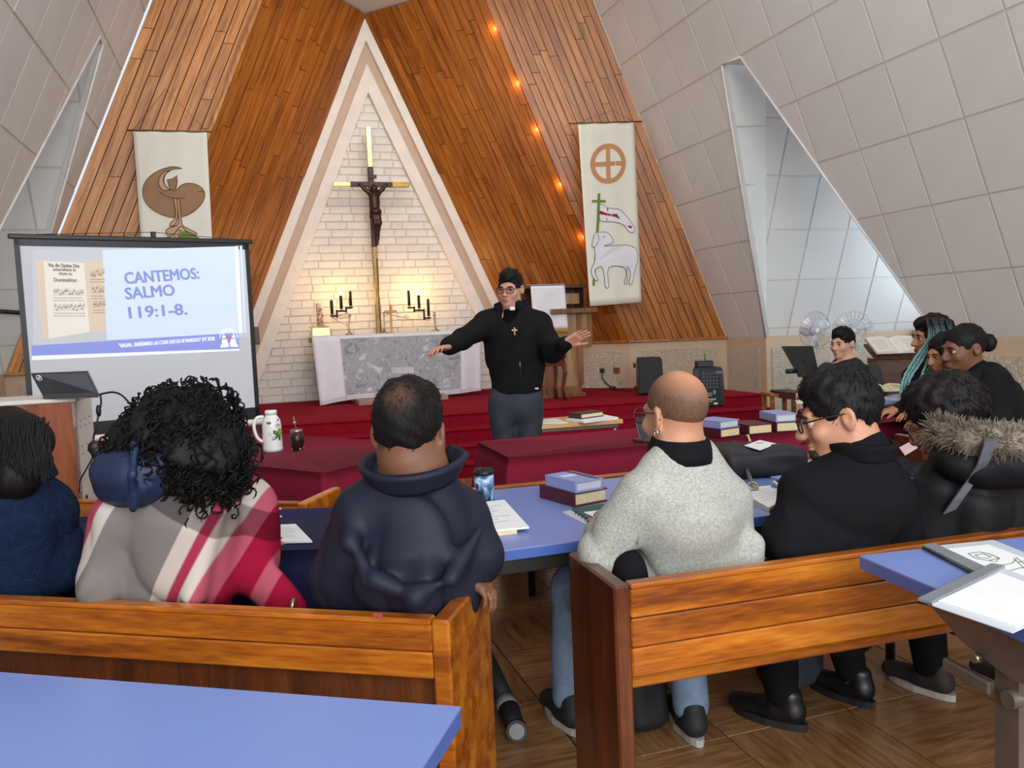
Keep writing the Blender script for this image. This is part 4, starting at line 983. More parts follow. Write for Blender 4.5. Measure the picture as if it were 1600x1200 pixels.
P5l = Vector((3.5, 3.42, .72)); pew('pew end in honey wood showing behind the woman with the fur hood', P5l, P5l+Vector((1.75, -.25, 0)), .72, 'l', depth=.25)

def slab_table(name, label, c, z, th, m_top, m_edge, legs, group=None):
    """c: four corners in order; legs: list of (x,y)"""
    C0 = sum((V2(p) for p in c), Vector())/4; t = thing(name, label, 'table', tuple(C0), 0, group)
    loc = [V2(p)-C0 for p in c]
    MB().prism([p+UP*z for p in loc], UP, .004).build('tabletop', m_top, t)
    mb = MB(); ins = [p*.999 for p in loc]; mb.prism([p+UP*(z-.0042) for p in ins], UP, th).build('edge_band', m_edge, t)
    ins = [p*.93 for p in loc]; mb = MB()
    for i in range(4):
        a, b = ins[i], ins[(i+1) % 4]; d = (b-a); mb.box((a+b)/2+UP*(z-th-.03), (d.length, .022, .05), frame(d), .003)
    mb.build('under_frame', m_grym if m_edge is m_blued and name == 'folding_table' else m_blk, t)
    for p in legs: MB().tube([V2(p)-C0+UP*(z-th), V2(p)-C0], .018, 8).build('leg', m_blk, t)
    return t
BT = [(.5, 2.3), (2.55, 2.29), (2.45, 3.12), (.62, 3.2)]
slab_table('long_table', 'long blue laminate table in the middle with a travel mug and books on it', BT, .75, .03, m_blue, m_blued, [(.72, 3.0), (2.3, 2.95), (2.35, 2.5), (.6, 2.75)])
# near left table: only its blue top shows
c0, cl_, cb2 = on_z(720, 1104, .79), on_z(0, 1050, .79), on_z(672, 1200, .79)
d1 = (cl_-c0).normalized(); d2 = Vector((d1.y, -d1.x, 0)); d2 = d2 if d2.dot(cb2-c0) > 0 else -d2
TL = [c0, c0+d1*1.8, c0+d1*1.8+d2*.6, c0+d2*.6]
slab_table('front_table', 'empty blue laminate table in the lower left corner closest to the camera', TL, .79, .03, m_blue, m_blued, [tuple(c0+d1*a+d2*b)[:2] for a, b in ((.12, .1), (1.7, .1), (1.7, .5), (.12, .5))])
# near right folding table with steel frame
c0, cf, cn = on_z(1343, 868, .80), on_z(1600, 839, .80), on_z(1600, 1012, .80)
d1 = (cf-c0).normalized(); d2 = Vector((d1.y, -d1.x, 0))
TR = [c0, c0+d1*1.5, c0+d1*1.5+d2*.68, c0+d2*.68]
C0 = sum(TR, Vector())/4; C0.z = 0; t = thing('folding_table', 'blue folding table on a grey steel frame at the lower right with two clear folders', 'table', tuple(C0))
MB().prism([p for p in TR], UP, .004).build('tabletop', m_blue, t, True)
MB().prism([p-UP*.0042 for p in TR], UP, .03).build('edge_band', m_blued, t, True)
P = lambda a, b, z: c0+d1*a+d2*b-UP*(c0.z-z)
Rt = frame(d2)
sb = MB(); sb.prism([P(.045, .1, .765), P(.045, .62, .765), P(.045, .57, .68), P(.045, .44, .65), P(.045, .3, .68), P(.045, .2, .73)], -d1, .03); sb.build('side_beam', m_grym, t, True)
bx('leg', P(.085, .40, .34), (.075, .035, .68), m_grym, t, .006, Rt, True); bx('leg', P(1.4, .40, .34), (.075, .035, .68), m_grym, t, .006, Rt, True)
bx('foot', P(.085, .36, .025), (.6, .05, .05), m_grym, t, .01, Rt, True); bx('foot', P(1.4, .36, .025), (.6, .05, .05), m_grym, t, .01, Rt, True)
MB().tube([P(.05, .42, .60), P(1.4, .42, .60)], .02, 10).build('crossbar', m_grym, t, True)
MB().tube([P(.02, .36, .67), P(.035, .36, .67)], .011, 10).build('bolt', m_silver, t, True); bx('bracket', P(.06, .30, .6), (.14, .02, .03), m_grym, t, .004, Rt, True)

# ---- tables under cloths
def cloth_table(label, clabel, c, z, drop, m, seed, flare=.05, group='maroon cloths'):
    rnd = random.Random(seed); c = [V2(p) for p in c]; C0 = sum(c, Vector())/4
    t = thing('covered_table', label, 'table', tuple(C0), 0, 'tables under cloths')
    loc = [p-C0 for p in c]; MB().prism([p*.985+UP*(z-.008) for p in loc], UP, .03).build('tabletop', m_mdwood, t)
    for p in loc: MB().tube([p*.88+UP*(z-.03), p*.88], .02, 8).build('leg', m_blk, t)
    k = thing('tablecloth', clabel, 'tablecloth', tuple(C0+UP*z), 0, group)
    per = []; r = .03; sg = 1 if (c[1]-c[0]).cross(c[2]-c[1]).z > 0 else -1
    for i in range(4):
        a, b, d = loc[i-1], loc[i], loc[(i+1) % 4]; u, v = (a-b).normalized(), (d-b).normalized()
        for s in range(5):
            q = s/4; per.append((b+u*r*(1-q)**2+v*r*q*q, (-(u+v)).normalized(), 1.0, 0))
        L = (d-b).length; n = int(L/.035); nn = Vector((v.y, -v.x, 0))*sg
        for s in range(1, n):
            w = s/n; per.append((b+v*(r+(L-2*r)*w), nn, max(0, 1-min(w, 1-w)*L/.12), s))
    N = len(per); rows = 9; vs = []; fs = []; ph = [rnd.uniform(0, 6.28) for _ in range(6)]
    for j in range(rows+1):
        q = j/rows
        for i, (p, n, cn, s) in enumerate(per):
            x = i*.035; wv = .5*math.sin(x*17+ph[0])+.35*math.sin(x*29+ph[1])+.3*math.sin(x*47+ph[2])
            out = .006+q*flare*(.5+.5*cn)+(.016*wv)*q**.7*(1+1.6*cn)+.05*cn*q*(.6+.4*math.sin(i*1.7))
            zz = z+.004-drop*q*(1+.03*math.sin(x*3+ph[3])) if j else z+.004
            if j == 0: out = 0.0
            vs.append(p+n*out+UP*(zz-z))
    for j in range(rows):
        for i in range(N): fs.append((j*N+i, j*N+(i+1) % N, (j+1)*N+(i+1) % N, (j+1)*N+i))
    vs.append(UP*.0045); fs += [(i, (i+1) % N, len(vs)-1) for i in range(N)]
    o = MB().add(vs, fs, 0, True).build('cloth', m, k)
    return t, k
NL, FL, NR = on_z(795, 715, .755), on_z(745, 689.5, .755), on_z(1265, 673, .755)
MR = [NL, NR, NR+(FL-NL), FL]
cloth_table('long table hidden under the maroon cloth in front of the standing man', 'maroon tablecloth on the long table with stacks of thick books', MR, .75, .46, m_mar, 1)
c0, l_, r_ = on_z(505, 738.5, .755), on_z(372, 725, .755), on_z(592, 714, .755)
dl = (l_-c0).normalized(); dr = (r_-c0).normalized(); dr = (dr-dl*dr.dot(dl)).normalized()
ML = [c0, c0+dr*.95, c0+dr*.95+dl*1.7, c0+dl*1.7]
cloth_table('table hidden under the maroon cloth on the left before the stage', 'maroon tablecloth under the white thermos on the left', ML, .75, .5, m_mar, 2)
NLf, FLf, NRf = on_z(1277, 672, .755), on_z(1233, 624, .755), on_z(1442, 653, .755)
FLf = NLf.lerp(FLf, .62); FRT = [NLf, NRf, NRf+(FLf-NLf), FLf]
cloth_table('table hidden under the maroon cloth in the far right corner', 'maroon tablecloth on the far right table before the seated women', FRT, .75, .5, m_mar, 3, .04)
fr_, fl2 = on_z(560, 791, .755), on_z(425, 796, .755); dn = (fl2-fr_).normalized(); dp = Vector((dn.y, -dn.x, 0)); dp = dp if dp.y < 0 else -dp
NT_ = [fr_-dn*.1, fr_+dn*1.3, fr_+dn*1.3+dp*.6, fr_-dn*.1+dp*.6]
cloth_table('table hidden under the dark navy cloth in front of the curly haired woman', 'dark navy tablecloth with papers between the curly woman and the man', NT_, .75, .55, m_navyc, 4, .03, 'navy cloth')
ZT_ = .7565; ZB = .7505

# ---- books and papers
m_bkblue = plain('lavender blue book cover', '8E9ACB', .45, var=.06, sc=10); m_bkmar = plain('maroon book cover', '4E1420', .5, var=.1)
m_pages = plain('cream page block edge', 'DCCBA0', .8, var=.07, sc=90); m_wpages = plain('pale page block edge', 'C9CBD0', .8, var=.05, sc=90)
m_paper = plain('white paper', 'E8E8E6', .7, var=.02); m_ink = plain('printed grey ink', '6A6B70', .8); m_clear = plain('clear plastic cover', 'D3D8DE', .2, var=.02)
m_greybar = plain('grey slide bar', '7E8286', .45); m_slate = plain('slate cover', '3A3D44', .4)
def book(label, fl_, fr2, z, d, th, m_cov, m_pg, art=None, group=None, ribbon=False, w=None):
    """closed book lying flat: spine on its left, front edge from fl_ to fr2"""
    a, b = Vector((fl_.x, fl_.y, 0)), Vector((fr2.x, fr2.y, 0)); x = (b-a); W = w or x.length; yaw = math.atan2(x.y, x.x)
    t = thing('book', label, 'book', (a.x, a.y, z), yaw, group)
    mb = MB().box((W/2, d/2, .0025), (W, d, .005), None, .001).box((W/2, d/2, th-.0025), (W, d, .005), None, .001).box((.004, d/2, th/2), (.008, d, th), None, .003); mb.build('cover', m_cov, t)
    n = 5; pr = [(W-.008, -.0), (W-.006, .2), (W-.004, .5), (W-.006, .8), (W-.008, 1.0)]
    bx('page_block', (W/2, d/2, th/2), (W-.012, d-.012, th-.01), m_pg, t, .002)
    if art: art(t, W, d, th)
    return t
def cover_art(t, W, d, th):
    bx('cover_title', (W*.5, d*.62, th+.0004), (W*.6, d*.14, .0008), plain('pale cover lettering', 'C6CEEA', .5), t, 0)
    bx('cover_stripe', (W*.82, d*.5, th+.0004), (W*.2, d*.98, .0008), plain('dark cover strip', '4D4A58', .5), t, 0)
F = lambda x, y, z: on_z(x, y, z)
zt = ZT_
book('thick maroon book under a blue one, left stack on the long maroon table', F(1126, 685, zt), F(1158, 680.5, zt), zt, .21, .052, m_bkmar, m_pages)
book('lavender blue book on top of the left stack on the long maroon table', F(1126, 685, zt), F(1156, 680.5, zt), zt+.0525, .2, .042, m_bkblue, m_wpages)
book('single thick maroon book between the two stacks on the long maroon table', F(1170, 680, zt), F(1208, 676.5, zt), zt, .2, .056, m_bkmar, m_pages)
book('thick maroon book under a blue one, right stack on the long maroon table', F(1213, 675.7, zt), F(1250, 673.6, zt), zt, .21, .058, m_bkmar, m_pages)
book('lavender blue book on top of the right stack on the long maroon table', F(1213, 675.7, zt), F(1246, 673.6, zt), zt+.0585, .22, .046, m_bkblue, m_wpages)
book('small cream paged book half hidden behind the shaved head', F(1082, 689, zt), F(1101, 687, zt), zt, .16, .05, m_bkmar, m_pages)
p = F(1166, 682, zt); e = NL.lerp(NR, .78); nv = Vector(((NR-NL).y, -(NR-NL).x, 0)).normalized(); q = p+nv*.0
q0 = on_pl(1164, 681, np.array(NL), np.array(nv)); 
rb = MB(); pts = [p+UP*.004, q0+nv*.03+UP*.008, q0+nv*.055-UP*.03, q0+nv*.062-UP*.09, q0+nv*.066-UP*.13]; rb.tube(pts, .006, 5); tag(rb.build('bookmark', plain('cream ribbon', 'D9C7A2', .7)), 'cream bookmark ribbon hanging over the front of the maroon tablecloth', 'ribbon')
# small dark picture stand left of the shaved head
p = F(1012, 690, zt); t = thing('tablet_stand', 'small dark tablet leaning on a stand to the left of the shaved head', 'tablet', tuple(p), rad(20))
bx('foot', (0, .03, .008), (.09, .09, .016), m_dkwood, t, .003); bx('panel', (.0, .035, .07), (.085, .008, .13), m_slate, t, .003, RX(rad(-18)))
# blue table books
zt = ZB
book('large maroon book under the blue book on the blue table', F(898, 793, zt), F(950, 783, zt), zt, .235, .052, m_bkmar, m_pages)
book('lavender blue hymn book with a cover picture on top of the large maroon book', F(901, 793, zt), F(944, 785, zt), zt+.0525, .21, .042, m_bkblue, m_wpages, cover_art)
t = MB().prism([F(892, 799, zt), F(950, 785, zt), F(985, 815, zt), F(925, 824, zt)], -UP, -.0) if False else None
def flat(name, label, cat, px, z, th, m, parent=None):
    pts = [F(x, y, z) for x, y in px]; c = sum(pts, Vector())/len(pts); o = MB().prism([p-c+UP*th for p in pts], UP, th).build(name, m)
    o.location = c
    if parent is not None: adopt(o, parent, True)
    else: tag(o, label, cat)
    return o
def sheet(label, px, z, name='paper_sheet', lines=6, th=.003, cat='paper', m=None):
    pts = [F(x, y, z) for x, y in px]; c = sum(pts, Vector())/len(pts); t = thing(name, label, cat, tuple(c))
    MB().prism([p-c+UP*th for p in pts], UP, th).build('sheet', m or m_paper, t)
    if lines:
        a, b, c2, d = [p-c+UP*(th+.0005) for p in pts]; mb = MB(); rnd = random.Random(len(label)); L_ = lambda u, v: a.lerp(b, u).lerp(d.lerp(c2, u), v)
        for i in range(lines):
            v = .2+.65*i/lines; u0_, u1_ = .14, rnd.uniform(.6, .88); w_ = .008
            mb.add([L_(u0_, v), L_(u1_, v), L_(u1_, v+w_), L_(u0_, v+w_)], [(0, 1, 2, 3)])
        mb.build('print_lines', m_ink, t)
    return t
flat('notepad', 'cream notepad under the clear folder beside the man in the navy jacket', 'notepad', [(716, 828), (805, 822), (808, 834), (728, 844)], zt, .012, m_pages)
sheet('clear folder of printed pages next to the travel mug on the blue table', [(705, 792), (788, 783), (827, 826), (722, 836)], zt+.0125, 'document_folder', 7, .006, 'folder')
fo = thing('notebook', 'teal spiral notebook with a strap on a grey folder by the grey sleeve', 'notebook', tuple(F(925, 808, zt)))
flat('grey_folder', '', '', [(878, 801), (950, 786), (1000, 812), (935, 830)], zt, .003, m_clear, fo); flat('teal_cover', '', '', [(893, 797), (950, 789), (990, 808), (932, 822)], zt+.0035, .008, plain('dark teal cover', '23524E', .5), fo); flat('page_corner', '', '', [(912, 801), (950, 796), (985, 812), (940, 814)], zt+.012, .002, m_paper, fo)
mb = MB(); 
for i in range(7):
    a = F(900+5*i, 801+3.2*i, zt+.012); mb.tube([a+Vector((-.006, -.004, -.004)), a+UP*.004, a+Vector((.006, .004, -.001))], .0016, 4)
mb.build('spiral', m_blk, fo, True)
# travel mug
b = F(758, 785, zt); r = .0385; t = thing('travel_mug', 'travel mug with a blue mountain picture and a black lid on the blue table', 'mug', tuple(b))
mm, nt = newmat('blue mountain picture print', .35); co = nt.coord(scale=(9, 9, 14)); n1 = nt.n('ShaderNodeTexNoise', Scale=1.6, Detail=4.0, Distortion=1.0); nt.l(co, n1.inputs['Vector'])
nt.base(nt.ramp(n1.outputs[0], [(.38, lin('16202E')), (.47, lin('3D5E8C')), (.55, lin('8FB2D6')), (.64, lin('DDE6EE'))]))
MB().lathe([(0, 0), (r*.92, 0), (r*.94, .004), (r, .115), (0, .115)], n=24).build('body', mm, t); MB().lathe([(0, .112), (r*1.06, .112), (r*1.06, .122), (r*.98, .128), (r*.9, .128), (r*.88, .134), (0, .132)], n=24).build('lid', m_blkpl, t)
MB().lathe([(0, -.0005), (r*.95, -.0005), (r*.97, .012), (0, .012)], n=24).build('base_ring', m_blkpl, t); bx('lid_tab', (.0, -.02, .136), (.02, .018, .008), m_blkpl, t, .002)
# papers and items right of the man in grey
sheet('white worksheet with a dark arrow drawing, by the coat sleeve', [(1150, 765), (1206, 759), (1245, 780), (1200, 794)], zt, 'worksheet', 5, .003)
fo = flat('clip_folder', 'slate folder under the white worksheet at the table edge', 'folder', [(1150, 779), (1206, 779), (1255, 788), (1208, 804)], zt-.0, .0008, m_greybar)
book('lavender blue boxed book beside the coat sleeve on the blue table', F(1204, 762, zt), F(1262, 779, zt), zt, .15, .045, m_bkblue, m_bkblue)
a = F(1222, 757, zt+.046); t = thing('phone', 'white edged phone lying on the lavender blue boxed book', 'phone', tuple(a), rad(-20)); bx('case', (.05, -.0, .005), (.15, .075, .009), m_paper, t, .003); bx('glass', (.05, 0, .0098), (.138, .066, .001), m_blkpl, t, .0004)
# ---- thermos, mug, microphone, mate on the left maroon table
zt = ZT_
b = F(427, 704.5, zt); k = ((b-Vector(CAM)).dot(Vector(CF)))/1250; r = 15*k; h = 64*k
t = thing('thermos', 'white thermos jug with green leaves and a long side handle', 'thermos', tuple(b), rad(8)); m_th = plain('white enamelled thermos', 'ECECE8', .3, var=.02)
MB().lathe([(0, 0), (r, 0), (r, h*.05), (r*.97, h*.6), (r*.9, h*.75), (r*.62, h*.86), (r*.55, h*.9), (0, h*.9)], n=28).build('body', m_th, t)
MB().lathe([(0, h*.9), (r*.6, h*.9), (r*.62, h*.98), (r*.5, h*1.0), (0, h*1.0)], n=20).build('cap', m_th, t); MB().lathe([(0, h*.895), (r*.6, h*.895), (r*.6, h*.91), (0, h*.91)], n=20).build('collar', plain('silver collar', 'BFBFBB', .3, .4), t)
hp = [(-r*.75, 0, h*.85), (-r*1.4, 0, h*.84), (-r*1.75, 0, h*.68), (-r*1.7, 0, h*.5), (-r*1.45, 0, h*.34), (-r*1.02, 0, h*.25)]
MB().tube([Vector(p) for p in crv(hp, 5, False)], r*.17, 8).build('handle', m_th, t)
def leaf(ang, x0, z0, L, w_, m, bend=0):
    mb = MB(); pts = []
    for s, side in ((1, 1), (-1, -1)):
        for i in range(6):
            q = i/5 if s > 0 else 1-i/5; lx_, wz = L*q, side*w_*math.sin(q*PI)
            x = x0+lx_*math.cos(ang)-wz*math.sin(ang); z = z0+lx_*math.sin(ang)+wz*math.cos(ang); pts.append((x, z))
    vs = []
    for o_ in (.0012, .0004):
        for x, z in pts:
            th = x/r-.25; rr = r*.985+o_; vs.append(Vector((rr*math.sin(th), -rr*math.cos(th), z)))
    n = len(pts); mb.add(vs, [tuple(range(n))]+[(i, i+n, (i+1) % n+n, (i+1) % n) for i in range(n)]); return mb.build('printed_leaf', m, t)
g1, g2 = plain('leaf green print', '7FA32E', .5), plain('dark green print', '2F4A22', .5)
for i, (an, L, w_, m) in enumerate(((1.4, .3, .06, g1), (.9, .34, .06, g1), (.2, .3, .055, g2), (2.3, .28, .06, g2), (2.9, .36, .065, g1), (-.4, .26, .05, g1), (3.6, .3, .05, g2), (-1.2, .2, .04, g2))): leaf(an, r*.75, h*.38, L*r*3, w_*r*3.2, m)
leaf(.8, -.2*r, h*.68, r*.35, r*.14, plain('tan leaf print', '8A6A55', .5)); leaf(2.4, -.15*r, h*.68, r*.35, r*.14, MATS['tan leaf print']); leaf(1.2, r*.75, h*.74, r*.25, r*.1, MATS['tan leaf print'])
mb = MB()
for zz_, tx in ((h*.66, 'YERBA'), (h*.62, 'MATE')):
    text_mb(mb, tx, plane_frame((.5*r, -r*.9, zz_), (1, .5, 0), UP), r*.2, 0)
mb.build('lettering', plain('grey print', '8F8B84', .8), t)
MB().lathe([(0, 0), (r*1.004, 0), (r*1.004, h*.1), (0, h*.1)], n=28).build('base_band', plain('pale grey print band', 'D5D2CE', .4), t)
b = F(382, 693, zt); r = .035; t = thing('coffee_mug', 'black mug with a gold crest beside the microphone', 'mug', tuple(b)); MB().lathe([(0, 0), (r*.8, 0), (r*.95, .01), (r, .082), (r*.93, .082), (r*.9, .012), (0, .01)], n=20).build('body', m_blkpl, t)
MB().tube([Vector((-r*.9, 0, .065)), Vector((-r*1.6, 0, .06)), Vector((-r*1.65, 0, .03)), Vector((-r*.92, 0, .018))], .006, 6).build('handle', m_blkpl, t)
mb = MB(); rnd = random.Random(2)
for i in range(14):
    a = rnd.uniform(-.5, .5); mb.ell(((r*.985)*math.sin(a), -(r*.985)*math.cos(a), rnd.uniform(.018, .065)), (.006, .003, .006), None, 6, 4)
mb.build('gold_crest', plain('gold crest print', 'B7922F', .4, .4), t)
b = F(390, 700, zt+.018); t = thing('microphone', 'black handheld microphone lying on the left maroon table', 'microphone', tuple(b), rad(-24)); MB().tube([(-.2, 0, 0), (-.06, 0, 0), (-.0, 0, .0)], [.013, .017, .021], 12).build('handle', m_blkpl, t); MB().ell((.025, 0, 0), (.032, .0245, .0245), None, 14, 9).build('mesh_head', m_grille, t)
b = F(465, 703, zt); t = thing('mate_gourd', 'dark mate gourd with a metal straw on the left maroon table', 'gourd', tuple(b)); r = .042
MB().lathe([(0, .0), (r*.75, .0), (r*.8, .012), (r, .05), (r*.98, .08), (r*.8, .103), (0, .103)], n=20).build('gourd', plain('dark brown gourd', '221612', .3, var=.2), t); MB().lathe([(r*.6, .1), (r*.84, .1), (r*.86, .118), (r*.78, .123), (r*.6, .115)], n=20).build('rim', m_silver, t)
MB().tube([(.006, 0, .105), (-.006, 0, .15), (-.012, 0, .2)], .0035, 6).build('straw', m_silver, t); MB().ell((-.0075, 0, .162), (.011, .011, .011), None, 10, 6).build('straw_bead', m_silver, t); 
mb = MB(); [mb.box((r*.8*math.cos(a), r*.8*math.sin(a), .006), (.014, .014, .012), RZ(a), .002) for a in (.4, 1.97, 3.5, 5.1)]; o = mb.build('feet', m_silver, t); o['kind'] = 'stuff'
# ---- on the navy cloth
sheet('sheaf of printed pages on the navy tablecloth beside the plaid shawl', [(400, 824), (462, 821), (488, 848), (410, 850)], ZT_, 'printed_sheaf', 7, .006)
book('pale paged paperback at the back of the navy tablecloth', F(418, 815, ZT_), F(441, 808, ZT_), ZT_, .12, .035, m_paper, m_wpages)
# ---- small school desk behind the maroon table
zD = .785; a, b, c_, d = F(822, 666, zD), F(973, 655, zD), F(966, 648, zD), F(835, 656, zD)
x = (b-a); yaw = math.atan2(x.y, x.x); W = x.length; t = thing('school_desk', 'small school desk with bent grey metal legs and papers on it', 'desk', (a.x, a.y, 0), yaw)
bx('desktop', (W/2, .18, zD-.014), (W, .38, .028), m_ltwood, t, .004); bx('side_rail', (W/2, .01, zD-.04), (W-.06, .02, .02), m_grym, t, .003)
m_stl = plain('grey metal tube', '9A9A98', .35, .6)
for sx in (.05, W-.05):
    MB().tube([Vector(p) for p in crv([(sx, .02, 0), (sx, .02, zD-.14), (sx, .03, zD-.06), (sx, .08, zD-.035), (sx, .28, zD-.035), (sx, .33, zD-.06), (sx, .34, zD-.14), (sx, .34, 0)], 4, False)], .013, 8).build('leg_frame', m_stl, t)
MB().tube([(.05, .34, .2), (W-.05, .34, .2)], .011, 8).build('stretcher', m_stl, t)
z0 = zD+.0005
sheet('loose white pages on the left of the school desk', [(823, 658.5), (868, 655), (888, 661), (830, 663.5)], z0, 'loose_pages', 3, .004)
sheet('white pages under the small book on the school desk', [(884, 658), (945, 651), (966, 655), (912, 661.5)], z0, 'white_pages', 0, .014)
book('small cream paged book on top of the pages on the school desk', F(908, 658.5, z0), F(944, 653.5, z0), z0+.0145, .13, .035, plain('dark brown book cover', '3A2A28', .5), m_pages)
# ---- far right table things
zt = ZT_
open_book('open_book', 'open book with cream pages near the woman with teal braids', F(1384, 622, zt)+UP*.07, rad(-30), .24, .2, rad(8), m_cream_p, m_bkmar, .022)
sheet('grey clipboard stacked under the open book on the far right table', [(1366, 626), (1404, 617), (1425, 626), (1370, 636)], zt+.03, 'clipboard', 4, .012, 'clipboard', m_greybar)
book('pale blue book in front of the clipboard on the far right table', F(1372, 637, zt), F(1432, 637, zt), zt, .22, .05, m_bkblue, m_bkblue)
book('maroon binder lying at the near edge of the far right table', F(1372, 652, zt), F(1432, 647, zt), zt, .09, .042, m_mar, m_mar)
book('maroon book with cream pages at the far left end of the far right table', F(1243, 626, zt), F(1271, 623.5, zt), zt+.006, .2, .055, m_bkmar, m_pages)
sheet('white sheet under the maroon book at the far right table corner', [(1238, 620), (1274, 618), (1285, 630), (1246, 631)], zt, 'white_sheet', 0, .004)
# ---- clear folders on the near right table
zt = .8005
def slide_folder(label, bar, body, page, z, art):
    pts = [F(x, y, z) for x, y in body]; c = sum(pts, Vector())/len(pts); t = thing('slide_binder', label, 'folder', tuple(c))
    flat('plastic_cover', '', '', body, z, .002, m_clear, t); flat('page', '', '', page, z+.0022, .0025, m_paper, t); flat('spine_bar', '', '', bar, z, .009, m_greybar, t)
    mb = MB(); q = [F(x, y, z+.005) for x, y in bar]; mb.tube([q[0], q[-1]], .003, 5); mb.build('spine_edge', m_blkpl, t, True)
    if art:
        mb = MB(); zz_ = z+.0052
        for ln in art: mb.tube([F(x, y, zz_) for x, y in ln], .0011, 3)
        mb.build('pencil_drawing', m_ink, t, True)
    return t
hexa = [(1513, 865), (1530, 862.5), (1548, 866), (1561, 872), (1545, 876), (1526, 873), (1513, 865)]
hex2 = [(1524, 867), (1536, 865.5), (1549, 870), (1542, 872.5), (1529, 871), (1524, 867)]
slide_folder('clear slide binder with a pencil logo, lying under the other binder', [(1442, 856.5), (1459, 853), (1540, 891), (1523, 898)], [(1450, 855), (1552, 844.5), (1640, 880), (1610, 925), (1530, 894)], [(1476, 859), (1544, 852), (1625, 882), (1608, 905), (1548, 892)], zt, [hexa, hex2, hexa[1:5], [(1545, 876), (1556, 878), (1562, 872)], [(1538, 890), (1582, 880), (1588, 874)], [(1570, 894), (1600, 886)], [(1584, 872), (1606, 893)], [(1588, 871), (1612, 890)], [(1590, 879), (1604, 876)]])
slide_folder('clear slide binder with a blank page on top at the table edge', [(1434, 941), (1549, 885.5), (1570, 888.5), (1456, 946)], [(1445, 943), (1560, 887), (1640, 915), (1660, 955), (1582, 990)], [(1466, 940), (1562, 896), (1640, 925), (1640, 955), (1588, 980)], zt+.0095, [])
# ---- podium with the laptop
m_brnp = wood('red brown plywood', '6A2F10', '8A4216', '9E5220', .4, 8, 4, .05, 2, knots=False); m_wpan = plain('white painted board', 'DAD5CC', .6, var=.06, sc=4)
zp = 1.18; a, b, c_ = F(0, 628, zp), F(116, 621, zp), F(178, 613.5, zp); dx = (b-a).normalized(); dy = Vector((-dx.y, dx.x, 0)); Wp, Dp = 1.0, max(.4, (c_-b).dot(dy))
yaw = math.atan2(dx.y, dx.x); t = thing('podium', 'white and brown wooden podium carrying the laptop at the left', 'podium', tuple(Vector((b.x, b.y, 0))), yaw)
bx('front_panel', (-Wp/2, .008, zp/2), (Wp, .016, zp-.03), m_brnp, t, .002); bx('top', (-Wp/2, Dp/2, zp-.01), (Wp+.01, Dp+.01, .02), m_wpan, t, .003)
bx('side_panel', (-.008, Dp/2, zp/2-.01), (.016, Dp, zp-.02), m_wpan, t, .002); bx('side_panel', (-Wp+.008, Dp/2, zp/2-.01), (.016, Dp, zp-.02), m_wpan, t, .002); bx('back_panel', (-Wp/2, Dp-.008, zp/2-.01), (Wp-.03, .016, zp-.02), m_wpan, t, .002)
mb = MB()
for i in range(3):
    for j in range(3):
        for s in (0, .035): mb.tube([(-.002, Dp*(.22+.27*i), zp-.12-.13*j-s), (.001, Dp*(.22+.27*i), zp-.12-.13*j-s)], .006, 6)
o = mb.build('drilled_holes', m_blk, t); o['kind'] = 'stuff'
MB().tube([(-.002, Dp*.22, zp-.52), (.0015, Dp*.22, zp-.52)], .03, 14).build('hand_hole', m_blk, t); mb = MB()
for i in range(7): mb.ell((-.08-.13*i, -.001, zp-.04), (.004, .002, .004), None, 6, 4)
o = mb.build('screw_heads', m_silver, t); o['kind'] = 'stuff'
h0, h1 = F(67, 619, zp+.015), F(154, 616.5, zp+.015); dh = (h1-h0).normalized(); away = Vector((-dh.y, dh.x, 0)); ang = (h0+h1)/2
t = thing('laptop', 'dark grey laptop open on the podium with a round logo on its lid', 'laptop', tuple(Vector((ang.x, ang.y, zp))))
Dh = (h0-Vector(CAM)).dot(Vector(CF)); t0, t1 = at_d(48, 584, Dh-.06), at_d(136.5, 580.5, Dh-.02)
nl = (h1-h0).cross(t0-h0); nl = nl if nl.y < 0 else -nl
m_lap = plain('dark grey laptop metal', '5A5C62', .4, .5, var=.03); MB().prism([h0, h1, t1, t0], nl, .007).build('lid', m_lap, t, True)
w_ = (h1-h0).length; bb = turn(28)*.2; MB().prism([h0, h1, h1+bb, h0+bb], UP, .014).build('keyboard_base', m_lap, t, True)
nl.normalize(); lc = on_pl(61, 590.5, np.array(h0), np.array(nl))+nl*.0005; mb = MB(); ux = (h1-h0).normalized(); uy = nl.cross(ux)
mb.tube([lc+(ux*math.cos(q)+uy*math.sin(q))*.013 for q in np.linspace(0, 2*PI, 17)[:-1]], .003, 5, closed=True); mb.ell(lc, (.005, .002, .005), None, 6, 5); mb.build('round_logo', plain('pale logo print', 'D2D4D8', .4), t, True)
floor_pts = [at_d(153, 617, Dh+.05), at_d(166, 614, Dh+.1), at_d(178, 613, Dh+.1), at_d(192, 619, Dh+.05), at_d(208, 638, Dh), at_d(220, 665, Dh-.1)]
tag(MB().tube([Vector(p) for p in crv([tuple(p) for p in floor_pts], 5, False)], .005, 6).build('laptop_cable', m_blkpl), 'black cable arching from the laptop towards the curly hair', 'cable')
Dc = (c_-Vector(CAM)).dot(Vector(CF))-.06
hp = [at_d(x, y, dd) for x, y, dd in ((157, 618, Dh+.02), (158, 630, Dh-.02), (154, 648, Dh-.02), (150, 668, Dh-.03), (146, 685, Dh-.03), (148, 698, Dh-.03), (150, 706, Dh-.03))]
t = thing('headphones', 'black headphones hanging by their cord on the white podium side', 'headphones', tuple(hp[-1])); MB().tube([Vector(p) for p in crv([tuple(p) for p in hp], 4, False)], .0045, 6).build('cord', m_blkpl, t, True); MB().ell(at_d(154, 642, Dh-.02), (.012, .012, .03), None, 8, 6).build('cord_slider', m_blkpl, t, True)
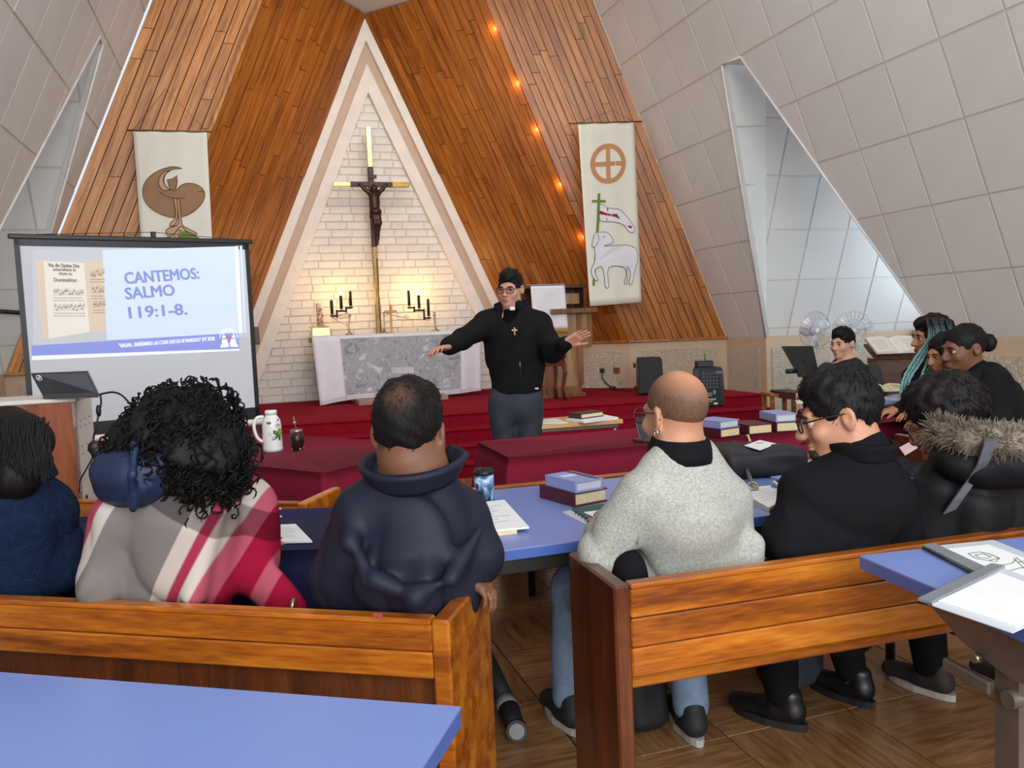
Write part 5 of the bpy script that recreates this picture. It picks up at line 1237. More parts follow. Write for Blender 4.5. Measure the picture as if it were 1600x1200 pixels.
for dx_ in (-4, 4): MB().ell(at_d(150+dx_*.6, 704+dx_, Dh-.03), (.03, .018, .035), None, 12, 8).build('ear_cup', m_blkpl, t, True)
MB().tube([at_d(150+9*math.cos(q), 704-10*math.sin(q), Dh-.03) for q in np.linspace(-.6, 2.6, 10)], .006, 6).build('headband', m_blkpl, t, True)
hp = [at_d(x, y, Dh-.04) for x, y in ((146, 712), (141, 722), (132, 738), (125, 752), (124, 770))]; MB().tube([Vector(p) for p in crv([tuple(p) for p in hp], 4, False)], .004, 6).build('lower_cord', m_blkpl, t, True)
# ================================================================== bodies: a smooth distance field turned into one mesh
class SDF:
    def __init__(s): s.p = []
    def cap(s, a, b, ra, rb=None, k=.02, flat=None, sub=False):
        """tapered limb from a to b; flat=(direction, factor) squashes its section"""
        a = np.array(a, np.float32); b = np.array(b, np.float32); rb = ra if rb is None else rb; R = max(ra, rb)+.001
        m = 1.0 if not flat else max(1, flat[1])
        def f(X, Y, Z):
            ba = b-a; L = float(ba @ ba)+1e-9; px, py, pz = X-a[0], Y-a[1], Z-a[2]
            h = np.clip((px*ba[0]+py*ba[1]+pz*ba[2])/L, 0, 1); r = ra+(rb-ra)*h; qx, qy, qz = px-ba[0]*h, py-ba[1]*h, pz-ba[2]*h
            if flat:
                n = np.array(flat[0], np.float32); n = n/np.linalg.norm(n); t = (qx*n[0]+qy*n[1]+qz*n[2])*(1/flat[1]-1); qx = qx+n[0]*t; qy = qy+n[1]*t; qz = qz+n[2]*t
                return (np.sqrt(qx*qx+qy*qy+qz*qz)-r)*min(1, flat[1])
            return np.sqrt(qx*qx+qy*qy+qz*qz)-r
        s.p.append((f, np.minimum(a, b)-R*m, np.maximum(a, b)+R*m, k, sub)); return s
    def ell(s, c, r, M=None, k=.02, sub=False):
        c = np.array(c, np.float32); A = np.eye(3) if M is None else np.array(M); R = max(r)
        def f(X, Y, Z):
            x, y, z = X-c[0], Y-c[1], Z-c[2]; q = [(A[0, i]*x+A[1, i]*y+A[2, i]*z) for i in range(3)]
            k0 = np.sqrt(sum((q[i]/r[i])**2 for i in range(3)))+1e-6; k1 = np.sqrt(sum((q[i]/r[i]**2)**2 for i in range(3)))+1e-6
            return k0*(k0-1)/k1
        s.p.append((f, c-R, c+R, k, sub)); return s
    def box(s, c, h, M=None, r=.01, k=.01, sub=False):
        c = np.array(c, np.float32); A = np.eye(3) if M is None else np.array(M); R = float(np.linalg.norm(h))
        def f(X, Y, Z):
            x, y, z = X-c[0], Y-c[1], Z-c[2]; q = [np.abs(A[0, i]*x+A[1, i]*y+A[2, i]*z)-(h[i]-r) for i in range(3)]
            o = np.sqrt(sum(np.maximum(v, 0)**2 for v in q)); return o+np.minimum(np.maximum(np.maximum(q[0], q[1]), q[2]), 0)-r
        s.p.append((f, c-R, c+R, k, sub)); return s
    def chain(s, pts, rs, k=.02, flat=None):
        for i in range(len(pts)-1): s.cap(pts[i], pts[i+1], rs[i], rs[i+1], k, flat)
        return s
    def verts(s, vox, disp=None):
        lo = np.min([p[1] for p in s.p if not p[4]], 0)-3*vox-.012; hi = np.max([p[2] for p in s.p if not p[4]], 0)+3*vox+.012
        n = np.ceil((hi-lo)/vox).astype(int)+1; D = np.full(n, 9.0, np.float32)
        ax = [(lo[i]+np.arange(n[i])*vox).astype(np.float32) for i in range(3)]
        for f, a, b, k, sub in s.p:
            m = k+3*vox+.012; i0 = np.maximum(((a-m-lo)/vox).astype(int), 0); i1 = np.minimum(((b+m-lo)/vox).astype(int)+2, n)
            if (i1 <= i0).any(): continue
            sl = tuple(slice(i0[i], i1[i]) for i in range(3)); X, Y, Z = ax[0][sl[0]][:, None, None], ax[1][sl[1]][None, :, None], ax[2][sl[2]][None, None, :]
            d = f(X, Y, Z).astype(np.float32); e = D[sl]
            if sub:
                d = -d; h = np.clip(.5-.5*(e-d)/k, 0, 1); D[sl] = e*(1-h)+d*h+k*h*(1-h)
            else:
                h = np.clip(.5+.5*(e-d)/k, 0, 1); D[sl] = e*(1-h)+d*h-k*h*(1-h)
        if disp is not None:
            near = np.abs(D) < .05; I = np.nonzero(near); D[near] += disp(ax[0][I[0]], ax[1][I[1]], ax[2][I[2]]).astype(np.float32)
        # surface nets
        ins = D < 0; c = np.zeros(np.array(n)-1, np.uint8)
        for dx in (0, 1):
            for dy in (0, 1):
                for dz in (0, 1): c += ins[dx:n[0]-1+dx, dy:n[1]-1+dy, dz:n[2]-1+dz]
        act = (c > 0) & (c < 8); I = np.array(np.nonzero(act)); N = I.shape[1]; idx = np.full(act.shape, -1, np.int32); idx[act] = np.arange(N)
        off = [(x, y, z) for x in (0, 1) for y in (0, 1) for z in (0, 1)]; val = np.array([D[I[0]+o[0], I[1]+o[1], I[2]+o[2]] for o in off])
        acc = np.zeros((N, 3), np.float32); cnt = np.zeros(N, np.float32)
        for a in range(8):
            for b in range(a+1, 8):
                if sum(abs(off[a][i]-off[b][i]) for i in range(3)) != 1: continue
                va, vb = val[a], val[b]; cr = (va < 0) != (vb < 0); t = np.where(cr, va/np.where(cr, va-vb, 1), 0)
                for i in range(3): acc[:, i] += np.where(cr, off[a][i]+(off[b][i]-off[a][i])*t, 0)
                cnt += cr
        P = (I.T+acc/cnt[:, None])*vox+lo
        F = []
        for a in range(3):
            b, c2 = (a+1) % 3, (a+2) % 3; s0 = [slice(None)]*3; s1 = [slice(None)]*3; s0[a] = slice(0, -1); s1[a] = slice(1, None)
            A, B = ins[tuple(s0)], ins[tuple(s1)]; E = np.array(np.nonzero(A != B)); ok = (E[b] > 0) & (E[c2] > 0) & (E[b] < n[b]-1) & (E[c2] < n[c2]-1); E = E[:, ok]
            fl = A[tuple(E)]; q = []
            for (ob, oc) in ((-1, -1), (0, -1), (0, 0), (-1, 0)):
                e = E.copy(); e[b] += ob; e[c2] += oc; q.append(idx[tuple(e)])
            q = np.array(q).T; q[~fl] = q[~fl][:, ::-1]; F.append(q)
        return P, np.concatenate(F)
    def mesh(s, name, vox, disp=None, relax=1):
        P, F = s.verts(vox, disp)
        for _ in range(relax):
            A = np.zeros_like(P); C = np.zeros(len(P))
            for i in range(4):
                np.add.at(A, F[:, i], P[F[:, (i+1) % 4]]+P[F[:, i-1]]); np.add.at(C, F[:, i], 2)
            P = P*.5+.5*A/np.maximum(C, 1)[:, None]
        me = bpy.data.meshes.new(name); me.vertices.add(len(P)); me.vertices.foreach_set('co', P.astype(np.float32).ravel())
        me.loops.add(F.size); me.loops.foreach_set('vertex_index', F.astype(np.int32).ravel()); me.polygons.add(len(F)); me.polygons.foreach_set('loop_start', np.arange(0, F.size, 4, dtype=np.int32))
        me.polygons.foreach_set('use_smooth', np.ones(len(F), bool)); me.update(calc_edges=True); me.validate(); return me
    def build(s, name, vox, m, parent, disp=None, world=True, label=None, relax=1): return link(name, s.mesh(name, vox, disp, relax), m, parent, world, label)
def folds(amp, seed=0, fx=(9, 9, 16), warp=.5, fine=.35):
    """soft swells plus sharp-edged creases that come and go"""
    r = random.Random(seed); ph = [r.uniform(0, 6.28) for _ in range(12)]; d = [[r.uniform(-1, 1)*f for f in fx] for _ in range(4)]; big = max(fx) < 20
    e = [[r.uniform(-1, 1)*30, r.uniform(-1, 1)*30, r.uniform(-1, 1)*26] for _ in range(3)]
    def f(x, y, z):
        w_ = warp*np.sin(x*7+ph[4])+warp*np.sin(z*6+y*5+ph[5]); o = 0
        for i in range(3): o = o+np.sin(d[i][0]*x+d[i][1]*y+d[i][2]*z+ph[i]+2*w_)
        o = o/2+fine*np.sin(2.3*(d[3][0]*x+d[3][1]*y+d[3][2]*z)+ph[3]+3*w_)
        if big:
            for i in range(3):
                c = 1-np.abs(np.sin(.5*(e[i][0]*x+e[i][1]*y+e[i][2]*z)+ph[6+i]+2.2*w_)); m = np.clip(np.sin(6*x*(1+.3*i)+5*y+7*z+ph[9+i]), 0, 1); o = o+1.3*m*(c*c*1.6-.35)
        return amp*o
    return f
def head_mat(c, deg, pitch=0, roll=0):
    y = turn(deg); M = Matrix((y.cross(UP), y, UP)).transposed().to_4x4(); return Matrix.Translation(Vector(c)) @ M @ Matrix.Rotation(rad(pitch), 4, 'X') @ Matrix.Rotation(rad(roll), 4, 'Y')
def head(S, M, s=1.0, neck=.056, jaw=1.0, nose=1.0, neck_to=None):
    A = np.array(M.to_3x3()); P = lambda x, y, z: tuple(M @ Vector((x*s, y*s, z*s))); k = .02
    S.ell(P(0, -.014, .03), (.0735*s, .093*s, .087*s), A, k); S.ell(P(0, .03, -.035), (.058*s*jaw, .064*s, .075*s), A, .03); S.ell(P(0, .062, -.096), (.026*s*jaw, .024*s, .02*s), A, .03)
    S.cap(P(-.03, .081, .018), P(.03, .081, .018), .012*s, k=.02)
    for q in (-1, 1):
        S.ell(P(q*.032, .101, -.001), (.018*s, .014*s, .011*s), A, .012, True); S.ell(P(q*.042, .066, -.03), (.019*s, .019*s, .02*s), A, .02)
        R = A @ np.array(RZ(q*.35)); S.ell(P(q*.0775, -.012, -.004), (.009*s, .019*s, .031*s), R, .006); S.ell(P(q*.0865, -.008, -.002), (.006*s, .010*s, .017*s), R, .004, True)
        S.ell(P(q*.011, .103, -.036), (.009*s, .009*s, .008*s), A, .006)
    S.cap(P(0, .092, .008), P(0, .110*(1+.08*(nose-1)), -.032), .0075*s, .0115*s*nose, .012)
    S.ell(P(0, .092, -.061), (.022*s, .010*s, .0055*s), A, .006); S.ell(P(0, .091, -.072), (.019*s, .010*s, .006*s), A, .006)
    S.cap(P(-.02, .1045, -.0665), P(.02, .1045, -.0665), .0022*s, k=.003, sub=True)
    nb = neck_to if neck_to is not None else P(0, -.05, -.2); S.cap(P(0, -.018, -.06), nb, neck*s, neck*1.08*s, .03)
def face_bits(t, M, s, iris='2A1A12', brow='17120F', lips='9A5B50', lids=True, browy=0.0):
    def put(o): o.matrix_basis = M.copy(); adopt(o, t, True); return o
    mw = plain('eye white', 'BDB5AE', .4); mi = plain('dark iris '+iris, iris, .2); mbw = plain('brow hair '+brow, brow, .8); ml = plain('lips '+lips, lips, .45)
    sk_ = [o for o in bpy.data.objects if o.parent == t and o.name.startswith('body')][0].data.materials[0]
    for q in (-1, 1):
        put(MB().ell((q*.032*s, .0785*s, .0055*s), (.0140*s, .0122*s, .0072*s), None, 12, 6).ell((q*.032*s, .0783*s, -.0100*s), (.0134*s, .0114*s, .0056*s), None, 12, 6).build('eyelids', sk_))
        e = put(MB().ell((q*.032*s, .0785*s, -.001*s), (.0122*s, .0112*s, .0098*s), None, 12, 8).build('eye', mw)); MB().ell((q*.032*s, .0883*s, -.001*s), (.0058*s, .0022*s, .0058*s), None, 10, 6).build('iris', mi, e)
        put(MB().tube([(q*.016*s, .0965*s, .017*s), (q*.032*s, .0965*s, .0215*s+browy), (q*.048*s, .085*s, .016*s)], [.0036*s, .0044*s, .002*s], 6).build('eyebrow', mbw))
        put(MB().tube([(q*.0205*s, .0945*s, .003*s), (q*.032*s, .0975*s, .0072*s), (q*.044*s, .0915*s, .002*s)], [.0016*s, .002*s, .0014*s], 5).build('eyelashes', mbw))
    put(MB().ell((0, .0965*s, -.0615*s), (.0205*s, .0075*s, .0042*s), None, 12, 6).ell((0, .0955*s, -.0715*s), (.018*s, .0075*s, .0048*s), None, 12, 6).build('lips', ml))
def glasses(t, M, s, m, w=.056, h=.042, full=True):
    mb = MB()
    for q in (-1, 1):
        mb.tube([((q*.034+.5*w*math.copysign(abs(math.cos(a))**.7, math.cos(a)))*s, (.112-.35*abs(q*.034+.5*w*math.cos(a))**1.5*1.6)*s, (-.003+.5*h*math.copysign(abs(math.sin(a))**.7, math.sin(a)))*s) for a in np.linspace(0, 2*PI, 23)[:-1]], .0022*s, 6, closed=True)
        mb.tube([(q*.063*s, .100*s, .006*s), (q*.0765*s, .04*s, .010*s), (q*.081*s, -.012*s, .010*s), (q*.082*s, -.03*s, -.008*s)], .0021*s, 6)
    mb.tube([(-.008*s, .111*s, .004*s), (0, .1145*s, .007*s), (.008*s, .111*s, .004*s)], .0022*s, 6)
    o = mb.build('glasses', m); o.matrix_basis = M.copy(); adopt(o, t, True)
    gl, nt = (MATS['spectacle lens'], None) if 'spectacle lens' in MATS else newmat('spectacle lens', .02)
    if nt: nt.p.inputs['Transmission Weight'].default_value = 1; nt.p.inputs['IOR'].default_value = 1.02
    for q in (-1, 1):
        pts = [((q*.034+.48*w*math.copysign(abs(math.cos(a))**.7, math.cos(a)))*s, (.1115-.35*abs(q*.034+.5*w*math.cos(a))**1.5*1.6)*s, (-.003+.48*h*math.copysign(abs(math.sin(a))**.7, math.sin(a)))*s) for a in np.linspace(0, 2*PI, 17)[:-1]]
        MB().prism(pts, (0, 1, 0), .0006).build('lens', gl, o)
    return o
def hand(S, wrist, d, nrm, side, s=1.0, curl=.3, spread=.16, thumb_out=.7):
    """wrist, pointing direction, back-of-hand normal, side (+1: thumb towards d x nrm)"""
    d = Vector(d).normalized(); n = Vector(nrm); n = (n-d*n.dot(d)).normalized(); x = d.cross(n)*side; W = Vector(wrist)
    P = lambda a, b, c: W+d*(a*s)+x*(b*s)+n*(c*s)
    S.cap(P(-.03, 0, 0), P(.012, 0, 0), .024*s, .024*s, .012, (n, .78)); A = np.array(Matrix((x, d, n)).transposed())
    S.box(P(.05, 0, 0), (.039*s, .046*s, .0135*s), A, .011*s, .012)
    for i, (b, L, r) in enumerate(((.029, .070, .0085), (.010, .078, .0088), (-.010, .073, .0085), (-.029, .058, .0074))):
        sp = (b/.03)*spread; base = P(.088-.006*(abs(b) > .02), b, 0); dd = d*math.cos(sp)+x*math.sin(sp); a = curl*.5; p = base; ang = 0
        for j, f in enumerate((.42, .33, .25)):
            ang += curl*(.6, .9, .7)[j]; v = dd*math.cos(ang)-n*math.sin(ang); q = p+v*(L*f*s); S.cap(tuple(p), tuple(q), r*s*(1-.1*j), r*s*(.94-.12*j), .005); p = q
    p = P(.018, .028, -.004); v = (d*(1-.45*thumb_out)+x*thumb_out-n*.22).normalized()
    for j, (L, r) in enumerate(((.042, .0125), (.032, .0098), (.026, .0086))):
        q = p+v*(L*s); S.cap(tuple(p), tuple(q), r*s, r*s*.88, .008); p = q; v = (v+d*.25-n*.1).normalized()
def shoe(t, ankle, d, m, m_sole, L=.27, h=.1, label=None, name='shoe'):
    a = Vector((ankle[0], ankle[1], 0)); d = Vector((d[0], d[1], 0)).normalized(); P = lambda x, z: tuple(a+d*x+UP*z)
    x = UP.cross(d); S = SDF(); S.cap(P(-.04, .055), P(.02, .06), .042, .044, .03); S.cap(P(.02, .055), P(L-.11, .04), .044, .04, .03, (UP, .8)); S.cap(P(-.035, .07), P(-.028, h+.01), .04, .042, .02)
    S.box(P(.07, -.03), (.08, L, .03), np.array(Matrix((x, d, UP)).transposed()), .004, .004, True)
    o = S.build(name, .007, m, t, label=label)
    s2 = MB(); n = 14; pts = [(-.088+.004, 0)]
    out = []
    for i in range(20):
        q = 2*PI*i/20; c = math.cos(q); out.append(a+d*(.045+c*(L*.5))+x*(math.sin(q)*(.046 if c > -.2 else .04))+UP*.026)
    s2.prism(out, UP, .025).build('sole', m_sole, t, True); return o

def tufts(o, n, L, crown, m, r=.0013, lift=.22, seed=1, jit=.35, zmin=-9):
    """short strands combed away from the crown over a cap of hair"""
    me = o.data; k = len(me.vertices); co = np.zeros(k*3, np.float32); me.vertices.foreach_get('co', co); co = co.reshape(-1, 3); nn = np.zeros(k*3, np.float32); me.vertices.foreach_get('normal', nn); nn = nn.reshape(-1, 3)
    rd = random.Random(seed); mb = MB(); c = Vector(crown)
    for _ in range(n):
        i = rd.randrange(k); p = Vector(co[i]); v = Vector(nn[i])
        if p.z < zmin: continue
        d = (p-c); d = d-v*d.dot(v); d = d.normalized() if d.length > 1e-4 else v.orthogonal().normalized()
        d = (d+v*lift+Vector((rd.uniform(-jit, jit), rd.uniform(-jit, jit), rd.uniform(-jit, jit)))).normalized(); l = L*rd.uniform(.6, 1.2); b = p-v*.002
        mb.tube([b, b+d*l*.55, b+d*l-v*l*.22], [r, r*.9, r*.2], 3, caps=False)
    s2 = mb.build('hair_strands', m, o, False); s2['kind'] = 'stuff'; return s2
# ---- figure on the crucifix (a small bronze casting)
cr, xC, YC_ = CORPUS; yF = YC_-.075
q = lambda x, y, o=0.0: tuple(on_y(x, y, yF-o)); S = SDF()
S.ell(q(584.5, 294.5, .035), (.042, .046, .056), k=.02); S.cap(q(584.5, 299, .02), q(584.8, 303, .01), .025, .03, .02)
S.chain([q(584.8, 304, .0), q(585.5, 315, .0), q(586.5, 327, .01)], [.074, .056, .06], .03, ((0, 1, 0), .65))
for a in ([(578.5, 303), (570, 296), (562.5, 288.5)], [(591, 302), (598, 295.5), (603.5, 289)]): S.chain([q(x, y) for x, y in a], [.032, .024, .02], .02); S.ell(q(*a[-1]), (.022, .018, .026), k=.01)
S.ell(q(587, 331, .02), (.078, .06, .05), k=.02); S.cap(q(581, 329, .03), q(579, 340, .02), .026, .014, .02)
for a in ([(584, 333), (586, 349), (589, 366), (589.5, 374)], [(590, 333), (592.5, 348), (590, 366), (590.5, 374)]): S.chain([q(x, y, o) for (x, y), o in zip(a, (.0, .05, .01, .01))], [.045, .034, .024, .02], .02)
S.cap(q(589.5, 374, .01), q(590, 381, .05), .022, .016, .01)
S.build('figure', .006, m_bronze, cr)
MB().tube([q(580+9*(i/11), 291-1.5*math.sin(i*2.2)-.5, .06) for i in range(12)], .008, 5).build('thorn_crown', m_bronze, cr, True)
MB().box(on_y(583, 276, yF+.02), (.09, .012, .05), None, .003).build('title_plate', m_bronze, cr, True)
# ================================================================== the people
def skin(name, c): return plain('skin '+name, c, .5, var=.05, sc=18, bump=.08, bsc=160, spec=.35)
def hairmat(name, c, rough=.5, sc=90, var=.35):
    if name in MATS: return MATS[name]
    m, nt = newmat(name, max(rough, .62), spec=.22); co = nt.coord(scale=(1, 1, .25)); n = nt.n('ShaderNodeTexNoise', Scale=float(sc), Detail=3.0); nt.l(co, n.inputs['Vector']); c = lin(c)
    nt.base(nt.ramp(n.outputs[0], [(.35, tuple(x*(1-var) for x in c)), (.65, tuple(x*(1+var) for x in c))])); nt.bump(n.outputs[0], .45, .004); return m
m_hblk = hairmat('black hair', '0E0B0A'); m_hbrn = hairmat('dark brown hair', '15100E')
m_shblk = plain('black shoe leather', '121214', .35); m_sole = plain('pale rubber sole', 'A9A49C', .6); m_solek = plain('dark rubber sole', '1D1C1C', .6)
def person(label, base): return thing('person', label, 'person', (base[0], base[1], 0))
def place(o, M, t): o.matrix_basis = M.copy(); adopt(o, t, True); return o
def hair_cap(t, M, s, m, name='hair', grow=.0, top=0.0, nape=-.045, front=.0, seed=1, amp=.003, vox=.0045, extra=None, ears=True):
    S = SDF(); S.ell((0, -.016*s, .034*s), ((.0775+grow)*s, (.0975+grow)*s, (.0905+grow+top*.5)*s), k=.01)
    if top: S.ell((0, .02*s, .085*s), ((.06+grow)*s, (.07)*s, (.03+top)*s), k=.03)
    if extra: extra(S)
    S.ell((0, .125*s, (-.032+front)*s), (.076*s, .084*s, .101*s), k=.008, sub=True)
    S.box((0, .07*s, -.12*s), (.15*s, .12*s, .105*s), None, .01, .01, True); S.box((0, -.06*s, (nape-.08)*s), (.15*s, .14*s, .08*s), None, .01, .02, True)
    if ears:
        for q in (-1, 1): S.ell((q*.082*s, .0, -.012*s), (.016*s, .03*s, .034*s), k=.006, sub=True)
    r = random.Random(seed); ph = [r.uniform(0, 6) for _ in range(4)]
    f = lambda x, y, z: amp*(np.sin(95*x+60*z+ph[0]+2*np.sin(40*y))+np.sin(110*y+50*x+ph[1]+2*np.sin(55*z))+.8*np.sin(150*z+90*x+ph[2]))/2
    return place(S.build(name, vox, m, t, f, False), M, t)
def trunk(S, pts, rs, fwd, f=.62, k=.03): return S.chain([tuple(p) for p in pts], rs, k, (tuple(fwd), f))
def seat_legs(S, T, hip, fwd, z=.47, spread=.095, thigh=.42, shin_fwd=.03, feet=None, rt=.082):
    """thighs forward from the seat, shins down to the floor"""
    fwd = Vector((fwd.x, fwd.y, 0)).normalized(); x = fwd.cross(UP); out = []
    for i, q in enumerate((-1, 1)):
        h = Vector((hip.x, hip.y, z+.06))+x*q*spread; kn = h+fwd*thigh+x*q*.04; kn.z = z+.05
        an = Vector((kn.x, kn.y, .09))+fwd*shin_fwd
        if feet and feet[i] is not None:
            an = Vector((feet[i][0], feet[i][1], .09)); kn = an.lerp(h, .25)+fwd*.1; kn.z = z+.05
        for o, g in ((S, 0), (T, .014)):
            o.cap(tuple(h), tuple(kn), rt+g, rt*.74+g, .04); o.cap(tuple(kn), tuple(an+UP*(.0 if o is S else .02)), rt*.72+g, .043+g, .03)
        S.cap(tuple(an), tuple(an-UP*.03), .034, .03, .02); out.append(an)
    return out, fwd
def ring_collar(t, name, m, c, fwd, r, h, gap=40, flare=.02, tilt=.1, th=.012, ry=None, up=UP):
    fwd = Vector(fwd).normalized(); x = fwd.cross(UP); c = Vector(c); ry = ry or r; g = rad(gap)
    def f(u, v):
        a = -PI/2+PI+g/2+(2*PI-g)*u; a = PI/2+g/2+(2*PI-g)*u; rr = 1+flare/r*v
        p = c+x*(math.cos(a)*r*rr)+fwd*(math.sin(a)*ry*rr)+UP*(h*v*(1-.35*max(0, math.sin(a)))-tilt*math.sin(a)*r)
        return p
    vs, fs = grid_mesh(f, 40, 5); o = MB().add(vs, fs, 0, True).build(name, m, t, True); sd = o.modifiers.new('thickness', 'SOLIDIFY'); sd.thickness = th; sd.offset = 0; return o
m_fleece = plain('black fleece', '131214', .9, var=.15, sc=10, bump=.3, bsc=350, spec=.15)
m_coatk = plain('black wool coat', '0F0F12', .85, var=.1, sc=10, bump=.25, bsc=300, spec=.15)
m_trk = plain('dark charcoal trousers', '23252B', .8, var=.1, bump=.2, bsc=250, spec=.2); m_blkcl = plain('black cloth', '101013', .85, var=.1, bump=.2, bsc=250, spec=.15)

# ------------------------------------------------------------------ standing man in black
D0 = 5.2; t = person('man in a black fleece jacket and clerical collar standing with both arms held out', at_d(805, 600, D0))
th = 160; fw = turn(168); M = head_mat(at_d(797.5, 452, D0), th, -4, -2); s_ = 1.0; sk = skin('warm light', 'C58F76')
S = SDF(); nb = at_d(800, 492, D0+.02); head(S, M, s_, .056, 1.08, 1.05, tuple(nb))
shL, shR = at_d(760, 505, D0), at_d(842, 505, D0); elL, elR = at_d(722, 529, D0-.24), at_d(864, 549, D0-.16); wrL, wrR = at_d(699, 543, D0-.46), at_d(885, 537, D0-.36)
ch = at_d(802, 530, D0); hp = at_d(806, 612, D0)
trunk(S, [nb, ch, hp], [.1, .15, .145], fw, .6)
for a, b, c in ((shL, elL, wrL), (shR, elR, wrR)): S.chain([tuple(nb.lerp(a, .5)), tuple(a), tuple(b), tuple(c)], [.055, .055, .043, .028], .03)
hand(S, wrL, at_d(676, 545, D0-.60)-wrL, UP+turn(0)*.4, 1, 1.0, .35, .22, .5)
hand(S, wrR, at_d(914, 519, D0-.42)-wrR, UP*.75+turn(0)*.7, -1, 1.0, .12, .1, .35)
for q, px in ((-1, 787), (1, 826)):
    h = at_d(px, 625, D0); an = Vector((h.x, h.y, .09)); S.chain([tuple(h), tuple(h.lerp(an, .5)), tuple(an)], [.08, .055, .04], .03); shoe(t, an, turn(165+q*-8), m_shblk, m_solek)
S.build('body', .006, sk, t); face_bits(t, M, s_, '2A1A12', '1A120F', 'A86458'); glasses(t, M, s_, m_blkpl, .052, .04)
h_ = hair_cap(t, M, s_, m_hblk, top=.018, front=-.004, nape=-.03, seed=4); tufts(h_, 500, .022, (0, -.06, .1), m_hblk, seed=2)
J = SDF(); trunk(J, [at_d(800, 498, D0), at_d(803, 522, D0), at_d(804, 565, D0), at_d(806, 604, D0)], [.125, .182, .178, .172], fw, .66)
for a, b, c in ((shL, elL, wrL), (shR, elR, wrR)): J.chain([tuple(nb.lerp(a, .45)-UP*.02), tuple(a-UP*.008), tuple(b), tuple(c.lerp(b, .06))], [.085, .082, .064, .047], .04)
J.box(tuple(at_d(806, 640, D0)), (.3, .3, .098), np.array(Matrix((fw.cross(UP), fw, UP)).transposed()), .01, .012, True)
J.ell(tuple(nb+fw*.1+UP*.03), (.052, .07, .11), np.array(Matrix((fw.cross(UP), fw, UP)).transposed()), .015, True)
J.build('jacket', .008, m_fleece, t, folds(.006, 3))
Sh = SDF(); Sh.chain([tuple(nb+UP*.045+fw*.012), tuple(nb-UP*.02+fw*.02), tuple(nb-UP*.1+fw*.05), tuple(nb-UP*.35+fw*.06)], [.06, .07, .09, .1], .02, (tuple(fw), .9)); Sh.build('clerical_shirt', .008, plain('black shirt cloth', '09090B', .85, bump=.1, bsc=300, spec=.08), t)
ring_collar(t, 'jacket_collar', m_fleece, nb+UP*.015+fw*.02, fw, .088, .062, 78, .018, .25, .014)
ring_collar(t, 'clerical_band', plain('black shirt band', '141417', .6), nb+UP*.042+fw*.012, fw, .061, .034, 30, -.004, .2, .004)
cb_ = at_d(800.5, 482, D0-.085); MB().box(cb_+fw*.0, (.034, .008, .024), frame(fw.cross(UP)), .003).build('white_collar_tab', plain('white collar tab', 'E9EAEE', .5), t, True)
fx = lambda px, py, o=.122: at_d(px, py, D0-o)
MB().tube([fx(809, 508, .11), fx(812, 540, .124), fx(813, 575, .124), fx(814, 603, .122)], .003, 5).build('zip', plain('dark zip', '3A3A3E', .4, .5), t, True); MB().box(fx(812.5, 569, .13), (.008, .006, .03), frame(fw.cross(UP)), .002).build('zip_pull', m_silver, t, True)
pc = at_d(804, 518, D0-.135); k = D0/1250; MB().box(pc, (2.2*k, .006, 12*k), frame(fw.cross(UP)), .002).box(pc+UP*1.8*k, (9*k, .006, 2.2*k), frame(fw.cross(UP)), .002).build('pendant_cross', m_gold, t, True)
MB().box(at_d(838, 607, D0-.095), (.036, .004, .011), frame(turn(140).cross(UP)), .001).build('cloth_tag', m_paper, t, True)
T = SDF(); T.cap(tuple(at_d(805, 612, D0)), tuple(at_d(805, 632, D0)), .155, .15, .03, (tuple(fw), .68))
for q, px in ((-1, 785), (1, 826)):
    h = at_d(px, 628, D0); T.chain([tuple(h), tuple(Vector((h.x, h.y, .5))), tuple(Vector((h.x, h.y, .09)))], [.094, .074, .062], .03)
T.build('trousers', .009, plain('blue grey trousers', '2B3038', .8, var=.1, bump=.2, bsc=250), t, folds(.004, 5))

